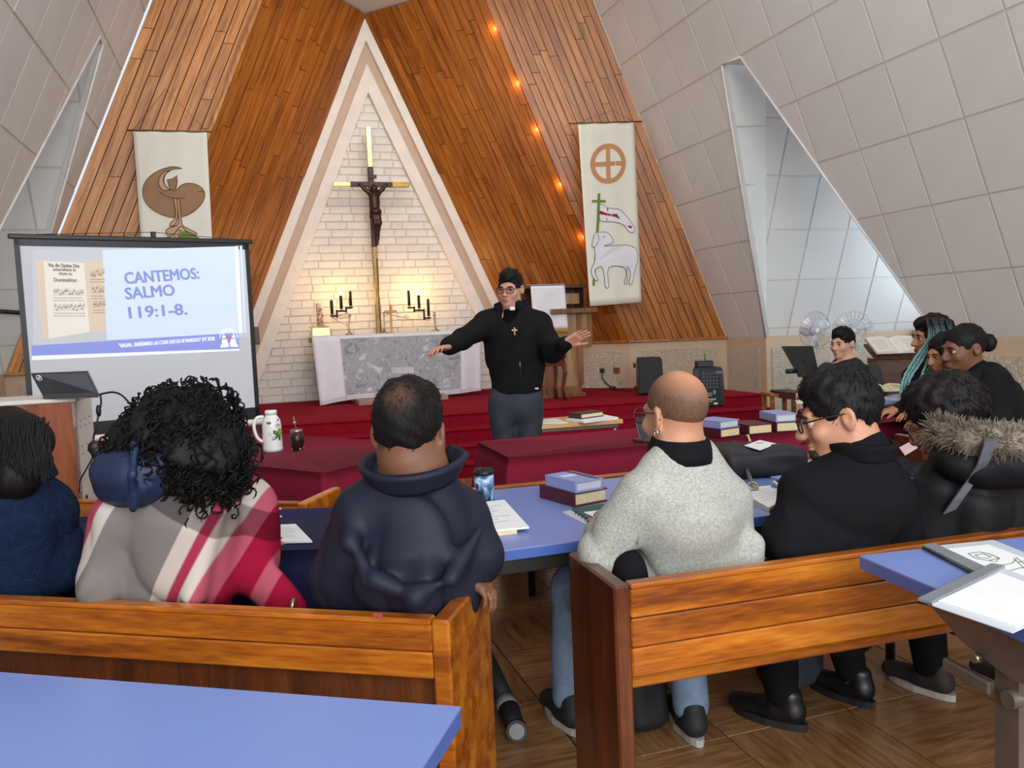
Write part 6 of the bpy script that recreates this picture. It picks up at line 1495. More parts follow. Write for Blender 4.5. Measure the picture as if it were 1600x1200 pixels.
# ------------------------------------------------------------------ seated people
def seated(label, hd, skn, nb, sh, el, wr, torso, rs, fw, cloth, sleeve, hip=None, jaw=1.0, nose=1.0, head_s=1.0, vox=.006, jname='jacket', fold=.007, jvox=.009, seed=1, trs=None, feet=None, hands=None, f=.66, shoes=True, seatz=.47, thigh=.42, neck=.056, extra=None, jextra=None, neck_r=None, shoe_m=None, sole_m=None, spread=.095):
    hip = hip or torso[-1]; t = person(label, hip); S = SDF(); M = hd; head(S, M, head_s, neck, jaw, nose, tuple(nb))
    trunk(S, [nb]+list(torso), [.09]+[r*.8 for r in rs], fw, f); T = SDF()
    hb_ = Vector((hip.x, hip.y, seatz+.09))+fw*.03; trunk(S, [torso[-1], hb_], [rs[-1]*.78, .12], fw, .7); T.cap(tuple(hb_+UP*.03), tuple(hb_), .15, .15, .03, (tuple(fw), .72))
    J = SDF(); trunk(J, [nb-UP*.02]+list(torso)+[Vector((hip.x, hip.y, seatz+.1))], [neck_r or .1]+rs+[rs[-1]*.96], fw, f)
    for i in range(2):
        a, b, c = sh[i], el[i], wr[i]
        S.chain([tuple(nb.lerp(a, .5)), tuple(a), tuple(b), tuple(c)], [.055, .055, .043, .028], .03)
        J.chain([tuple(nb.lerp(a, .5)-UP*.02), tuple(a-UP*.005), tuple(b), tuple(c.lerp(b, .08))], [sleeve*1.0, sleeve*.95, sleeve*.84, sleeve*.62], .022)
        if hands and hands[i]: hand(S, c, *hands[i])
        else: hand(S, c, (c-b).normalized()*.6+fw*.6, UP, 1 if i else -1, .95, .5, .1, .4)
    ans, fd = seat_legs(S, T, hip, fw, seatz, spread, thigh, feet=feet)
    if extra: extra(S)
    if jextra: jextra(J)
    S.build('body', vox, skn, t); o = J.build(jname, jvox, cloth, t, folds(fold, seed)); T.build('trousers', .012, trs or m_trk, t, folds(.004, seed+1))
    if shoes:
        for i, an in enumerate(ans): shoe(t, an, fd+(fd.cross(UP))*((-.12, .12)[i]), shoe_m or m_shblk, sole_m or m_solek)
    return t, M
A = at_d
# ---- man in grey
fw = turn(15); skG = skin('tan', 'B98466'); DG = 2.36
M = head_mat(A(1054, 647, DG), 31, -3, 0)
nb = A(1062, 722, DG-.02)
m_grey, nt = newmat('heather grey sweatshirt', .92, spec=.15); co = nt.coord(); n1 = nt.n('ShaderNodeTexNoise', Scale=150.0, Detail=4.0, Roughness=.7); nt.l(co, n1.inputs['Vector']); n2 = nt.n('ShaderNodeTexNoise', Scale=8.0, Detail=2.0); nt.l(co, n2.inputs['Vector'])
nt.base(nt.mix(.4, nt.ramp(n1.outputs[0], [(.36, lin('84857E')), (.5, lin('A1A199')), (.64, lin('BDBCB2'))]), nt.ramp(n2.outputs[0], [(.3, lin('92928B')), (.7, lin('ABAAA2'))]))); nt.bump(n1.outputs[0], .2, .004)
def jx(J):
    J.cap(tuple(nb-UP*.15-fw*.02), tuple(nb-UP*.07-fw*.01), .15, .104, .03)
    J.cap(tuple(A(1068, 735, DG-.02)), tuple(A(1075, 790, DG-.02)), .105, .15, .04, (tuple(fw), .6))
    J.cap(tuple(A(1176, 850, DG-.04)), tuple(A(1170, 885, DG-.04)), .035, .04, .03)
t, M = seated('broad man in a heather grey sweatshirt seen from behind with a shaved head', M, skG, nb, [A(1004, 778, DG-.08), A(1128, 778, DG+.04)], [A(940, 862, DG-.06), A(1150, 862, DG+.06)], [A(952, 812, DG+.28), A(1120, 800, DG+.3)],
    [A(1078, 790, DG), A(1085, 845, DG), A(1086, 900, DG)], [.160, .166, .162], fw, m_grey, .078, A(1080, 985, DG+.02), 1.05, 1.1, 1.04, .005, 'sweatshirt', .006, .007, 4, plain('pale blue jeans', '6F8299', .8, var=.15, sc=30), [(A(889, 1125, 2.85).x, A(889, 1125, 2.85).y), (A(1078, 1095, 2.75).x, A(1078, 1095, 2.75).y)], neck=.062, jextra=jx, sole_m=m_sole, shoe_m=plain('black trainers', '17181A', .7))
ms, nt = newmat('shaved stubble', .6, spec=.3); co = nt.coord(); n1 = nt.n('ShaderNodeTexNoise', Scale=420.0, Detail=2.0); nt.l(co, n1.inputs['Vector']); sx = nt.n('ShaderNodeSeparateXYZ'); nt.l(co, sx.inputs[0])
vd = nt.n('ShaderNodeVectorMath', operation='DISTANCE'); nt.l(co, vd.inputs[0]); vd.inputs[1].default_value = (.02, -.05, .115); g = nt.ramp(vd.outputs['Value'], [(.04, (0, 0, 0)), (.11, (1, 1, 1))])
nt.base(nt.mix(nt.math('MULTIPLY', g, nt.math('ADD', nt.math('MULTIPLY', n1.outputs[0], 1.1), .3)), lin('B98160'), lin('43352B')))
hair_cap(t, M, 1.04, ms, 'stubble', grow=-.0022, amp=.0, nape=-.062, front=.01)
na = (M @ Vector((0, -.02, -.06))-nb).normalized(); nR_ = frame(fw.cross(UP), None, (na-fw*.18))
MB().lathe([(0, -.02), (.101, -.02), (.095, .005), (.083, .044), (.078, .046), (.06, .03), (0, .03)], nb+na*.03, 30, nR_).build('polo_collar', m_blkcl, t, True)
glasses(t, M, 1.04, plain('brown spectacle frame', '3A2620', .4))
o = MB().tube([(-.083+.012*math.cos(q)*.3, -.008+.011*math.cos(q), -.046+.011*math.sin(q)) for q in np.linspace(0, 2*PI, 15)[:-1]], .0028, 6, closed=True).build('hoop_earring', plain('silver ring', 'D5D2C8', .2, .95), t); place(o, M, t)
b = SDF(); b.ell((0, .045, -.1), (.055, .06, .04), k=.01); b.box((0, 0, -.03), (.1, .2, .05), None, .01, .01, True); place(b.build('beard', .005, m_hbrn, t, None, False), M, t)
MB().tube([A(x, y, DG-d) for x, y, d in ((986, 748, .1), (994, 785, .14), (998, 825, .14), (995, 850, .12))], .003, 5).build('sleeve_seam', m_grey, t, True)
# dark jacket lying on the pew beside him
bag = SDF(); q0 = A(985, 905, DG-.1); bag.ell(tuple(q0), (.055, .06, .09), np.array(RZ(.4)), .03); bag.ell(tuple(Vector((q0.x+.06, q0.y+.05, .52))), (.09, .08, .08), None, .05)
o = bag.build('folded_jacket', .008, m_blkcl, None, folds(.008, 8, (20, 20, 20))); tag(o, 'black jacket bundled on the pew beside the man in grey', 'jacket')

# ---- man in the navy jacket
fw = turn(-14); skM = skin('brown', '6F4935'); DM_ = 2.06; M = head_mat(A(640, 676, DM_-.02), -6, -7, 0); nb = A(648, 744, DM_-.03)
m_navy = plain('navy shell jacket', '1A1C2B', .6, var=.08, sc=8, bump=.15, bsc=260, spec=.25)
def jx(J):
    # loose back panel and hood lying on the back, its rim rolled up
    J.cap(tuple(A(632, 838, 1.95)), tuple(A(634, 875, 1.935)), .125, .135, .03, (tuple(fw), .42))
    J.chain([tuple(A(x, y, d)) for x, y, d in ((552, 790, 1.98), (550, 850, 1.905), (583, 905, 1.86), (650, 930, 1.845), (705, 905, 1.865), (748, 830, 1.95))], [.012, .016, .020, .022, .020, .014], .028)
    J.cap(tuple(A(550, 925, 2.06)), tuple(A(700, 925, 2.08)), .08, .08, .04, (tuple(fw), .7))
wrM = A(722, 893, 2.08)
t, M = seated('man in a bulky navy jacket seen from behind with thinning black hair', M, skM, nb, [A(572, 802, DM_-.04), A(712, 806, DM_+.05)], [A(530, 905, DM_), A(740, 872, DM_+.04)], [A(545, 900, DM_+.26), wrM],
    [A(640, 800, DM_), A(634, 860, DM_), A(630, 935, DM_+.04)], [.150, .172, .178], fw, m_navy, .086, A(628, 1000, DM_+.1), 1.05, 1, 1.1, .005, 'jacket', .0055, .007, 12, None, [tuple(A(575, 1000, 2.65))[:2], tuple(A(672, 1000, 2.62))[:2]], [None, (A(752, 914, 2.06)-wrM, UP+fw*.1, -1, .9, .7, .12, .3)], neck=.068, jextra=jx, seatz=.44)
mh, nt = newmat('thinning black hair', .65, spec=.2); co = nt.coord(scale=(1, 1, .35)); n1 = nt.n('ShaderNodeTexNoise', Scale=130.0, Detail=3.0); nt.l(co, n1.inputs['Vector']); c2_ = nt.coord()
vd = nt.n('ShaderNodeVectorMath', operation='DISTANCE'); nt.l(c2_, vd.inputs[0]); vd.inputs[1].default_value = (0, -.098, .085); g = nt.ramp(vd.outputs['Value'], [(.01, (1, 1, 1)), (.05, (0, 0, 0))])
nt.base(nt.mix(nt.math('MULTIPLY', g, nt.math('ADD', n1.outputs[0], .05)), nt.ramp(n1.outputs[0], [(.35, lin('0B0909')), (.65, lin('191412'))]), lin('6B4A39'))); nt.bump(n1.outputs[0], .5, .004)
h_ = hair_cap(t, M, 1.1, mh, grow=.003, amp=.0025, nape=-.085, seed=9, top=.008); tufts(h_, 1100, .018, (0, -.09, .1), m_hblk, .0009, .3, 3, .4)
ring_collar(t, 'stand_collar', m_navy, nb+UP*.0, fw, .105, .05, 50, .03, -.25, .016)
MB().box(A(590, 961, 1.86), (.024, .004, .009), frame(fw.cross(UP)), .001).build('red_tag', plain('red label', 'A03A3C', .6), t, True)

# ---- woman with curly hair and a plaid shawl
fw = turn(-24); DC_ = 2.2; M = head_mat(A(290, 690, DC_+.03), -20, -8, 0); nb = A(278, 752, DC_)
mp_, nt = newmat('plaid wool shawl', .95, spec=.1); tc = nt.n('ShaderNodeTexCoord')
o0 = A(258, 850, 2.1)
def dotn(v, c0=0.0):
    sb = nt.n('ShaderNodeVectorMath', operation='SUBTRACT'); nt.l(tc.outputs['Object'], sb.inputs[0]); sb.inputs[1].default_value = o0
    d = nt.n('ShaderNodeVectorMath', operation='DOT_PRODUCT'); nt.l(sb.outputs[0], d.inputs[0]); d.inputs[1].default_value = v; return d.outputs['Value']
diag = Vector(R0)*.52+UP*.855; perp = Vector(R0)*.855-UP*.52
p_ = nt.math('ADD', nt.math('MULTIPLY', dotn(tuple(perp)), 1.45), .5)
def stops(l):
    out = []
    for i, (x, c) in enumerate(l): out += [(x+.002, lin(c))]+([(l[i+1][0]-.002, lin(c))] if i+1 < len(l) else [])
    return out
bands = nt.ramp(p_, stops([(0, '8F1230'), (.14, 'A8475A'), (.225, 'B5ACA3'), (.275, '77706C'), (.545, 'B9ADA4'), (.605, '9A3148'), (.645, 'C0B4AA'), (.695, 'A9505F'), (.76, '8E1230'), (.86, 'A9505F'), (.93, '8E1230')]))
q_ = nt.math('ADD', nt.math('MULTIPLY', dotn(tuple(diag)), 1.5), .5)
cross = nt.ramp(q_, stops([(0, 'B0403F'), (.10, 'FFFFFF'), (.63, '8A8488'), (.73, 'FFFFFF')]))
mixd = nt.mix(.75, bands, cross, 'MULTIPLY'); wv = nt.n('ShaderNodeTexWave', Scale=170.0, Distortion=1.0); nt.l(tc.outputs['Object'], wv.inputs['Vector']); nt.base(nt.mix(.16, mixd, wv.outputs['Color'], 'OVERLAY')); nt.bump(wv.outputs['Fac'], .15, .003)
def jx(J):
    J.cap(tuple(A(250, 860, 2.25)), tuple(A(238, 925, 2.34)), .2, .225, .05, (tuple(fw), .55)); J.cap(tuple(A(388, 790, 2.3)), tuple(A(392, 880, 2.26)), .075, .065, .05)
    J.chain([tuple(A(x, y, d)) for x, y, d in ((395, 870, 2.26), (420, 912, 2.22), (456, 950, 2.2))], [.05, .04, .034], .03, (tuple(fw), .5))
    for x0, y0, x1, y1, d in ((170, 800, 130, 930, 2.1), (340, 800, 300, 930, 2.08)): J.cap(tuple(A(x0, y0, d)), tuple(A(x1, y1, d)), .014, .02, .04)
t, M = seated('curly haired woman in a crimson and grey plaid shawl seen from behind', M, skin('olive', 'B98468'), nb, [A(192, 805, DC_-.04), A(362, 790, DC_+.08)], [A(160, 905, DC_-.06), A(390, 880, DC_+.1)], [A(200, 900, DC_+.2), A(405, 850, DC_+.35)],
    [A(270, 800, DC_), A(258, 860, DC_+.03), A(245, 945, DC_+.13)], [.19, .205, .22], fw, mp_, .085, A(240, 1010, DC_+.22), .95, 1, 1.1, .008, 'shawl', .008, .009, 21, None, None, jextra=jx, seatz=.44)
hb = SDF(); hR = np.array(frame(R0)); hb.ell(tuple(A(213, 743, 2.06)), (.1, .07, .075), hR, .02); hb.ell(tuple(A(176, 748, 2.08)), (.05, .055, .07), hR, .03); hb.ell(tuple(A(255, 732, 2.08)), (.06, .055, .065), hR, .03)
hb.chain([tuple(A(214, 690, 2.02)), tuple(A(208, 740, 1.972)), tuple(A(208, 795, 2.01))], [.008, .009, .008], .014); hb.cap(tuple(A(160, 715, 2.03)), tuple(A(262, 770, 2.0)), .004, .004, .012, sub=True); hb.cap(tuple(A(225, 715, 1.985)), tuple(A(240, 770, 1.99)), .004, .004, .012, sub=True)
hb.build('navy_hood', .006, plain('navy quilted nylon', '1A2742', .5, var=.08, bump=.1, bsc=200, spec=.3), t, folds(.007, 30, (40, 40, 30)))
MB().tube([A(459, 935, 2.14), A(454, 960, 2.13)], [.007, .006], 6).build('zip_pull', m_silver, t, True)
hv = SDF(); cH = A(285, 675, 2.14); hv.ell(tuple(cH), (.14, .135, .125), None, .03); hv.ell(tuple(A(325, 715, 2.1)), (.105, .095, .09), None, .05); hv.ell(tuple(A(228, 695, 2.12)), (.085, .09, .075), None, .04)
hair = hv.build('hair', .009, m_hblk, t, folds(.010, 40, (70, 70, 70)))
rnd = random.Random(11); mb = MB(); blobs = [(cH, .152, .145, .133), (A(325, 715, 2.1), .112, .1, .1), (A(228, 695, 2.12), .092, .095, .08), (A(300, 640, 2.12), .12, .12, .08)]
for i in range(760):
    c, rx, ry, rz_ = blobs[rnd.choices((0, 1, 2, 3), (5, 3, 2, 2))[0]]; c = Vector(c); u = rnd.uniform(-1, 1); a = rnd.uniform(0, 2*PI); q = math.sqrt(1-u*u)
    nrm = Vector((q*math.cos(a), q*math.sin(a), u)); p = c+Vector((nrm.x*rx, nrm.y*ry, nrm.z*rz_))
    if nrm.dot(turn(-20)) > .75: continue
    tg = (Vector((0, 0, -1))+nrm*.25+Vector((rnd.uniform(-.5, .5), rnd.uniform(-.5, .5), 0))).normalized(); tg = (tg-nrm*tg.dot(nrm)*.8).normalized(); sd = tg.cross(nrm); r = rnd.uniform(.006, .015); n = 18; L = rnd.uniform(.06, .13); tw = rnd.uniform(14, 24); ph = rnd.uniform(0, 6)
    pts = []
    for k in range(n):
        f = k/(n-1); w = p+tg*(L*f)+nrm*(.006-.03*f*f); pts.append(w+(nrm*math.cos(ph+tw*f)+sd*math.sin(ph+tw*f))*r*(.6+.4*f))
    mb.tube(pts, [.0028]*(n-1)+[.0008], 3, caps=False)
o = mb.build('curls', m_hblk, hair, True); o['kind'] = 'stuff'

# ---- woman in navy fleece at the left edge
DF_ = 2.3; fw = turn(-25); M = head_mat(A(12, 706, DF_+.02), -15, -5, 0); nb = A(10, 745, DF_); m_nfl = plain('navy pile fleece', '15233A', .95, var=.2, sc=40, bump=.7, bsc=150, spec=.1, bdist=.008)
t, M = seated('dark haired woman in a navy fleece at the left edge seen from behind', M, skin('olive', 'B98468'), nb, [A(-70, 800, DF_-.05), A(72, 795, DF_+.04)], [A(-100, 890, DF_), A(92, 885, DF_+.06)], [A(-60, 860, DF_+.25), A(60, 860, DF_+.3)],
    [A(8, 800, DF_), A(5, 860, DF_+.04), A(2, 940, DF_+.14)], [.17, .19, .2], fw, m_nfl, .085, A(5, 1010, DF_+.2), .95, 1, 1.05, .009, 'fleece', .006, .009, 33, seatz=.44)
hs = SDF(); hs.ell(tuple(A(8, 692, DF_-.02)), (.118, .13, .1), None, .03); hs.chain([tuple(A(22, 705, DF_-.08)), tuple(A(30, 745, DF_-.11))], [.085, .06], .03); hs.chain([tuple(A(-25, 705, DF_-.08)), tuple(A(-20, 745, DF_-.11))], [.085, .06], .03); hs.build('hair', .006, m_hblk, t, folds(.005, 3, (60, 60, 20)))
mb = MB(); rnd = random.Random(5)
for i in range(420):
    x = rnd.uniform(-40, 76); q0 = A(x, rnd.uniform(650, 720), DF_-.13-.03*math.cos(x/40)); q1 = A(x+rnd.uniform(-8, 10), rnd.uniform(722, 758), DF_-.15); mb.tube([q0, q0.lerp(q1, .5)+Vector((rnd.uniform(-.01, .01), -.01, 0)), q1], [.003, .0035, .0008], 4, caps=False)
o = mb.build('loose_strands', m_hblk, t, True); o['kind'] = 'stuff'
ring_collar(t, 'fleece_collar', m_nfl, nb-UP*.02, fw, .112, .045, 4, -.01, -.1, .04)

# ---- man in the black coat, profile to the left
fw = turn(42); DK = 2.46; skK = skin('fair tan', 'B98468'); M = head_mat(A(1313, 650, DK), 74, -12, 3); nb = A(1345, 712, DK-.02)
wk = A(1248, 802, DK+.14)
def jx(J):
    J.cap(tuple(nb-UP*.11), tuple(nb+UP*.002), .16, .097, .03)
    for x0, y0, x1, y1 in ((1345, 770, 1330, 880), (1390, 780, 1385, 880), (1290, 790, 1270, 870), (1225, 790, 1245, 850)): J.cap(tuple(A(x0, y0, DK-.12)), tuple(A(x1, y1, DK-.13)), .006, .016, .04)
t, M = seated('bearded man in a black coat and glasses turned to the left in profile', M, skK, nb, [A(1264, 772, DK-.06), A(1385, 772, DK)], [A(1232, 850, DK-.08), A(1408, 862, DK)], [wk, A(1330, 840, DK+.3)],
    [A(1335, 785, DK), A(1325, 840, DK), A(1322, 910, DK)], [.175, .19, .19], fw, m_coatk, .09, A(1325, 980, DK), 1.02, 1.25, 1.14, .005, 'coat', .008, .008, 44, m_blkcl, [(A(1222, 1100, 2.8).x, A(1222, 1100, 2.8).y), (A(1332, 1075, 2.95).x, A(1332, 1075, 2.95).y)], [(A(1220, 787, DK+.24)-wk, UP, 1, .95, .5, .1, .4), None], neck=.064, jextra=jx)
face_bits(t, M, 1.14, lips='8F5A4C'); glasses(t, M, 1.14, m_blkpl, .05, .036)
h_ = hair_cap(t, M, 1.14, hairmat('greying black hair', '100D0C', var=.6), top=.014, nape=-.05, amp=.003, seed=14, grow=.002); tufts(h_, 1300, .026, (.01, -.05, .12), MATS['greying black hair'], .0011, .2, 5, .3)
b = SDF(); b.ell((0, .066, -.096), (.031, .026, .025), k=.015); b.ell((0, .088, -.085), (.02, .014, .016), k=.015); b.cap((-.02, .103, -.052), (0, .109, -.0495), .0055, .006, k=.006); b.cap((.02, .103, -.052), (0, .109, -.0495), .0055, .006, k=.006)
b.ell((0, .11, -.067), (.019, .016, .0075), k=.004, sub=True); b.box((0, .04, .02), (.1, .1, .065), None, .01, .008, True); b.ell((0, .104, -.03), (.05, .03, .02), k=.01, sub=True); b.box((0, -.08, -.08), (.1, .088, .09), None, .01, .01, True); b.ell((0, .125, -.052), (.009, .01, .004), k=.003, sub=True)
bd = SDF(); bd.p = [q for q in b.p]; bm = bd.mesh('beard', .004, lambda x, y, z: .002*np.sin(260*x+200*z+3*np.sin(120*y)))
for v in bm.vertices: v.co *= 1.14
place(link('beard', bm, hairmat('grey black beard', '2E2825', var=.5, sc=160), t), M, t)
ring_collar(t, 'coat_collar', m_coatk, nb+UP*.0, fw, .086, .05, 90, .012, -.12, .02)

# ---- woman with the fur trimmed hood
fw = turn(24); DU = 2.6; M = head_mat(A(1480, 655, DU), 62, -22, 0); nb = A(1520, 705, DU-.04)
m_puff = plain('black padded nylon', '0F0F11', .6, var=.08, bump=.1, bsc=220, spec=.2)
def puff(J):
    for k in range(4): J.chain([tuple(A(1445, 775+38*k, 2.5)), tuple(A(1540, 765+38*k, 2.44)), tuple(A(1640, 760+38*k, 2.52))], [.05, .075, .05], .03, (tuple(fw), .6))
t, M = seated('woman in a black padded coat with a fur trimmed hood and shoulder strap', M, skin('tan', 'B98466'), nb, [A(1470, 755, DU-.1), A(1610, 735, DU)], [A(1448, 850, DU-.08), A(1660, 850, DU)], [A(1430, 800, DU+.2), A(1560, 830, DU+.25)],
    [A(1540, 770, DU-.02), A(1540, 830, DU-.02), A(1540, 900, DU-.02)], [.18, .2, .205], fw, m_puff, .09, A(1540, 970, DU), .95, 1, 1.1, .006, 'padded_coat', .008, .008, 55, m_blkcl, [(A(1456, 1058, 2.98).x, A(1456, 1058, 2.98).y), (A(1590, 1045, 2.95).x, A(1590, 1045, 2.95).y)], jextra=puff, sole_m=m_sole, shoe_m=plain('brown black trainers', '2A211F', .7))
h_ = hair_cap(t, M, 1.1, m_hbrn, grow=.014, top=.012, nape=-.07, front=-.02, amp=.005, seed=21, ears=False); tufts(h_, 1300, .034, (0, -.05, .12), m_hbrn, .0012, .2, 6, .35); glasses(t, M, 1.1, plain('red brown frame', '6A3A36', .4))
ring_pts = [A(x, y, d) for x, y, d in ((1462, 672, 2.5), (1490, 680, 2.42), (1520, 688, 2.36), (1550, 688, 2.33), (1585, 690, 2.33), (1620, 690, 2.36), (1650, 692, 2.4))]
fs_ = SDF(); fs_.chain([tuple(p) for p in ring_pts], [.03, .042, .046, .044, .046, .04, .03], .02); hood = SDF(); hood.ell(tuple(A(1565, 722, 2.4)), (.19, .1, .085), np.array(frame(R0)), .03); hood.ell(tuple(A(1520, 715, 2.44)), (.12, .1, .065), np.array(frame(R0)), .03)
ho = hood.build('hood', .008, m_puff, t, folds(.006, 61, (25, 25, 25)))
m_fur = hairmat('grey tan fur', '74675A', .9, 60, .4); fr = fs_.build('fur_trim', .008, m_fur, t, folds(.008, 9, (60, 60, 60)))
rnd = random.Random(17); mb = MB(); cp = crv([tuple(p) for p in ring_pts], 12, False)
for i in range(1700):
    k = rnd.randrange(len(cp)-1); p = Vector(cp[k]); tg = (Vector(cp[k+1])-p).normalized(); a = rnd.uniform(0, 2*PI); u_ = tg.orthogonal().normalized(); v = u_*math.cos(a)+tg.cross(u_)*math.sin(a)
    d = (v+tg*rnd.uniform(-.6, .6)+UP*rnd.uniform(-.2, .5)).normalized(); q = p+v*.038; L = rnd.uniform(.018, .04)
    mb.tube([q, q+d*L*.6, q+d*L+UP*-.004], [.0018, .0014, .0003], 3, caps=False)
o = mb.build('fur_strands', m_fur, fr, True); o['kind'] = 'stuff'
sp = [A(x, y, d) for x, y, d in ((1553, 668, 2.34), (1549, 690, 2.262), (1538, 722, 2.30), (1518, 752, 2.36), (1498, 780, 2.375), (1484, 800, 2.40))]; mb = MB(); vs = []
for i, p in enumerate(sp):
    w = Vector(R0)*.019+UP*.007; vs += [p-w, p+w, p+w+F0*.006, p-w+F0*.006]
mb.add(vs, [(i*4+j, i*4+(j+1) % 4, i*4+4+(j+1) % 4, i*4+4+j) for i in range(len(sp)-1) for j in range(4)]); mb.build('shoulder_strap', plain('grey webbing', '5A5C60', .8, bump=.3, bsc=500), t, True)

# ---- seated man in the far corner
fw = turn(150); DS = 6.55; M = head_mat(A(1317, 537, DS), 122, -2, 0); nb = A(1325, 572, DS); k = DS/1250
m_gsl = plain('charcoal knit sleeve', '2C2F31', .9, var=.25, sc=60, bump=.3, bsc=200)
t, M = seated('young man in a black and charcoal jacket seated in the far corner', M, skin('light', 'C99A7E'), nb, [A(1292, 580, DS), A(1360, 580, DS)], [A(1280, 612, DS-.1), A(1372, 615, DS-.1)], [A(1300, 622, DS-.35), A(1350, 622, DS-.35)],
    [A(1324, 590, DS), A(1324, 610, DS), Vector(A(1324, 640, DS))], [.165, .165, .16], fw, plain('black zip jacket', '17181A', .8, bump=.2, bsc=250), .066, A(1324, 650, DS), 1.0, 1, 1.06, .007, 'jacket', .005, .01, 66)
face_bits(t, M, 1.06, lips='A86A5E'); h_ = hair_cap(t, M, 1.06, m_hblk, top=.016, nape=-.03, seed=31); tufts(h_, 400, .022, (0, -.06, .1), m_hblk, seed=7)
for a, b, c in ((A(1292, 580, DS), A(1280, 612, DS-.1), A(1300, 622, DS-.35)), (A(1360, 580, DS), A(1372, 615, DS-.1), A(1350, 622, DS-.35))):
    Q = SDF(); Q.chain([tuple(a), tuple(b), tuple(c.lerp(b, .1))], [.077, .067, .052], .03); Q.build('sleeve', .009, m_gsl, t, folds(.004, 3))
ring_collar(t, 'jacket_collar', m_blkcl, nb-UP*.005, fw, .075, .055, 60, .012, .1, .012)
# ---- woman with teal braids
fw = turn(85); DT = 4.75; M = head_mat(A(1457, 527, DT), 88, -2, 0); nb = A(1464, 575, DT)
t, M = seated('woman in black with long teal braids looking to the left', M, skin('warm brown', 'A8734F'), nb, [A(1428, 590, DT+.05), A(1490, 592, DT-.1)], [A(1425, 630, DT-.05), A(1490, 640, DT-.25)], [A(1400, 640, DT-.1), A(1440, 645, DT-.3)],
    [A(1458, 605, DT), A(1458, 630, DT), A(1460, 660, DT)], [.16, .17, .17], fw, m_blkcl, .07, A(1465, 690, DT), 1.02, 1, 1.06, .007, 'sweater', .005, .01, 77)
face_bits(t, M, 1.06, lips='8A4A42'); hair_cap(t, M, 1.06, m_hblk, grow=.006, top=.008, nape=-.06, seed=41, amp=.005)
mbr, nt = newmat('teal braided hair', .6); tc = nt.n('ShaderNodeTexCoord'); sx = nt.n('ShaderNodeSeparateXYZ'); nt.l(tc.outputs['Object'], sx.inputs[0]); z0, z1 = A(1460, 505, DT).z, A(1460, 540, DT).z
f = nt.math('DIVIDE', nt.math('SUBTRACT', sx.outputs[2], z1), z0-z1); nt.base(nt.ramp(f, [(.0, lin('638E8D')), (.55, lin('466365')), (.95, lin('151312'))]))
hp_ = MATS['black hair']
rnd = random.Random(6); kk = DT/1250
lines = [[(1453+k_, 497), (1456+k_, 528), (1438+1.6*k_, 560), (1419+1.3*k_, 590), (1413+1.2*k_, 612+rnd.uniform(-6, 6))] for k_ in (-5, -1, 3)]+[[(1470+k_, 497), (1476+.8*k_, 530), (1467+1.2*k_+rnd.uniform(-2, 2), 565), (1456+1.5*k_, 600), (1449+1.5*k_, 616+rnd.uniform(-6, 6))] for k_ in (-14, -10, -6, -2, 2)]
lines += [[(1480+rnd.uniform(-4, 6), 500), (1487+rnd.uniform(-3, 4), 530), (1484+rnd.uniform(-3, 4), 560)] for _ in range(4)]
for ln in lines:
    mb = MB(); c = crv(ln, 10, False); dj = rnd.uniform(-.02, .02); pts = [A(x, y, DT-.115+dj-.05*min(1, i/15)) for i, (x, y) in enumerate(c)]
    mb.tube([p+Vector(R0)*.004*math.sin(i*1.6) for i, p in enumerate(pts)], [.0062+.0014*math.sin(i*3.1) for i in range(len(pts))], 6); mb.tube([p-Vector(R0)*.004*math.sin(i*1.6)+UP*.003 for i, p in enumerate(pts)], [.006+.0014*math.cos(i*3.1) for i in range(len(pts))], 6); mb.build('braid', mbr, t, True)
# ---- woman half hidden between the two
fw = turn(95); DH = 4.5; M = head_mat(A(1478, 553, DH), 98, -10, 0); nb = A(1492, 595, DH)
t, M = seated('woman half hidden between the teal braids and the bun, only part of her face showing', M, skin('tan brown', 'B07A5A'), nb, [A(1480, 612, DH+.1), A(1505, 615, DH-.12)], [A(1475, 650, DH), A(1500, 655, DH-.15)], [A(1450, 655, DH), A(1470, 660, DH-.15)],
    [A(1490, 620, DH), A(1490, 645, DH), A(1492, 680, DH)], [.14, .15, .15], fw, m_blkcl, .06, A(1495, 705, DH), .98, 1, .98, .008, 'sweater', .004, .011, 87)
face_bits(t, M, .98, lips='8F5A4C'); hair_cap(t, M, .98, m_hblk, grow=.008, nape=-.06, seed=51)
# ---- woman with the bun
fw = turn(82); DB = 4.35; M = head_mat(A(1506, 545, DB), 97, -6, 0); nb = A(1528, 592, DB)
m_hood = plain('black hooded sweatshirt', '131316', .88, var=.08, bump=.25, bsc=280, spec=.15)
def bx_(J): J.ell(tuple(A(1545, 640, DB)), (.19, .16, .2), None, .12)
t, M = seated('woman in a black hoodie with her hair in a bun looking to the left', M, skin('brown', 'A06D4F'), nb, [A(1510, 608, DB+.15), A(1552, 600, DB-.15)], [A(1500, 655, DB+.05), A(1560, 665, DB-.25)], [A(1480, 665, DB-.1), A(1510, 675, DB-.3)],
    [A(1535, 615, DB), A(1540, 640, DB), A(1545, 680, DB)], [.165, .18, .185], fw, m_hood, .082, A(1550, 715, DB), 1.04, 1.1, 1.12, .006, 'hoodie', .006, .01, 97, jextra=bx_)
face_bits(t, M, 1.12, lips='8A5248'); h_ = hair_cap(t, M, 1.12, m_hblk, nape=-.05, amp=.0015, seed=61, extra=lambda S: S.ell((0, -.142, .012), (.05, .042, .05), k=.012)); tufts(h_, 500, .03, (0, .09, .09), m_hblk, .0011, .05, 8, .1)
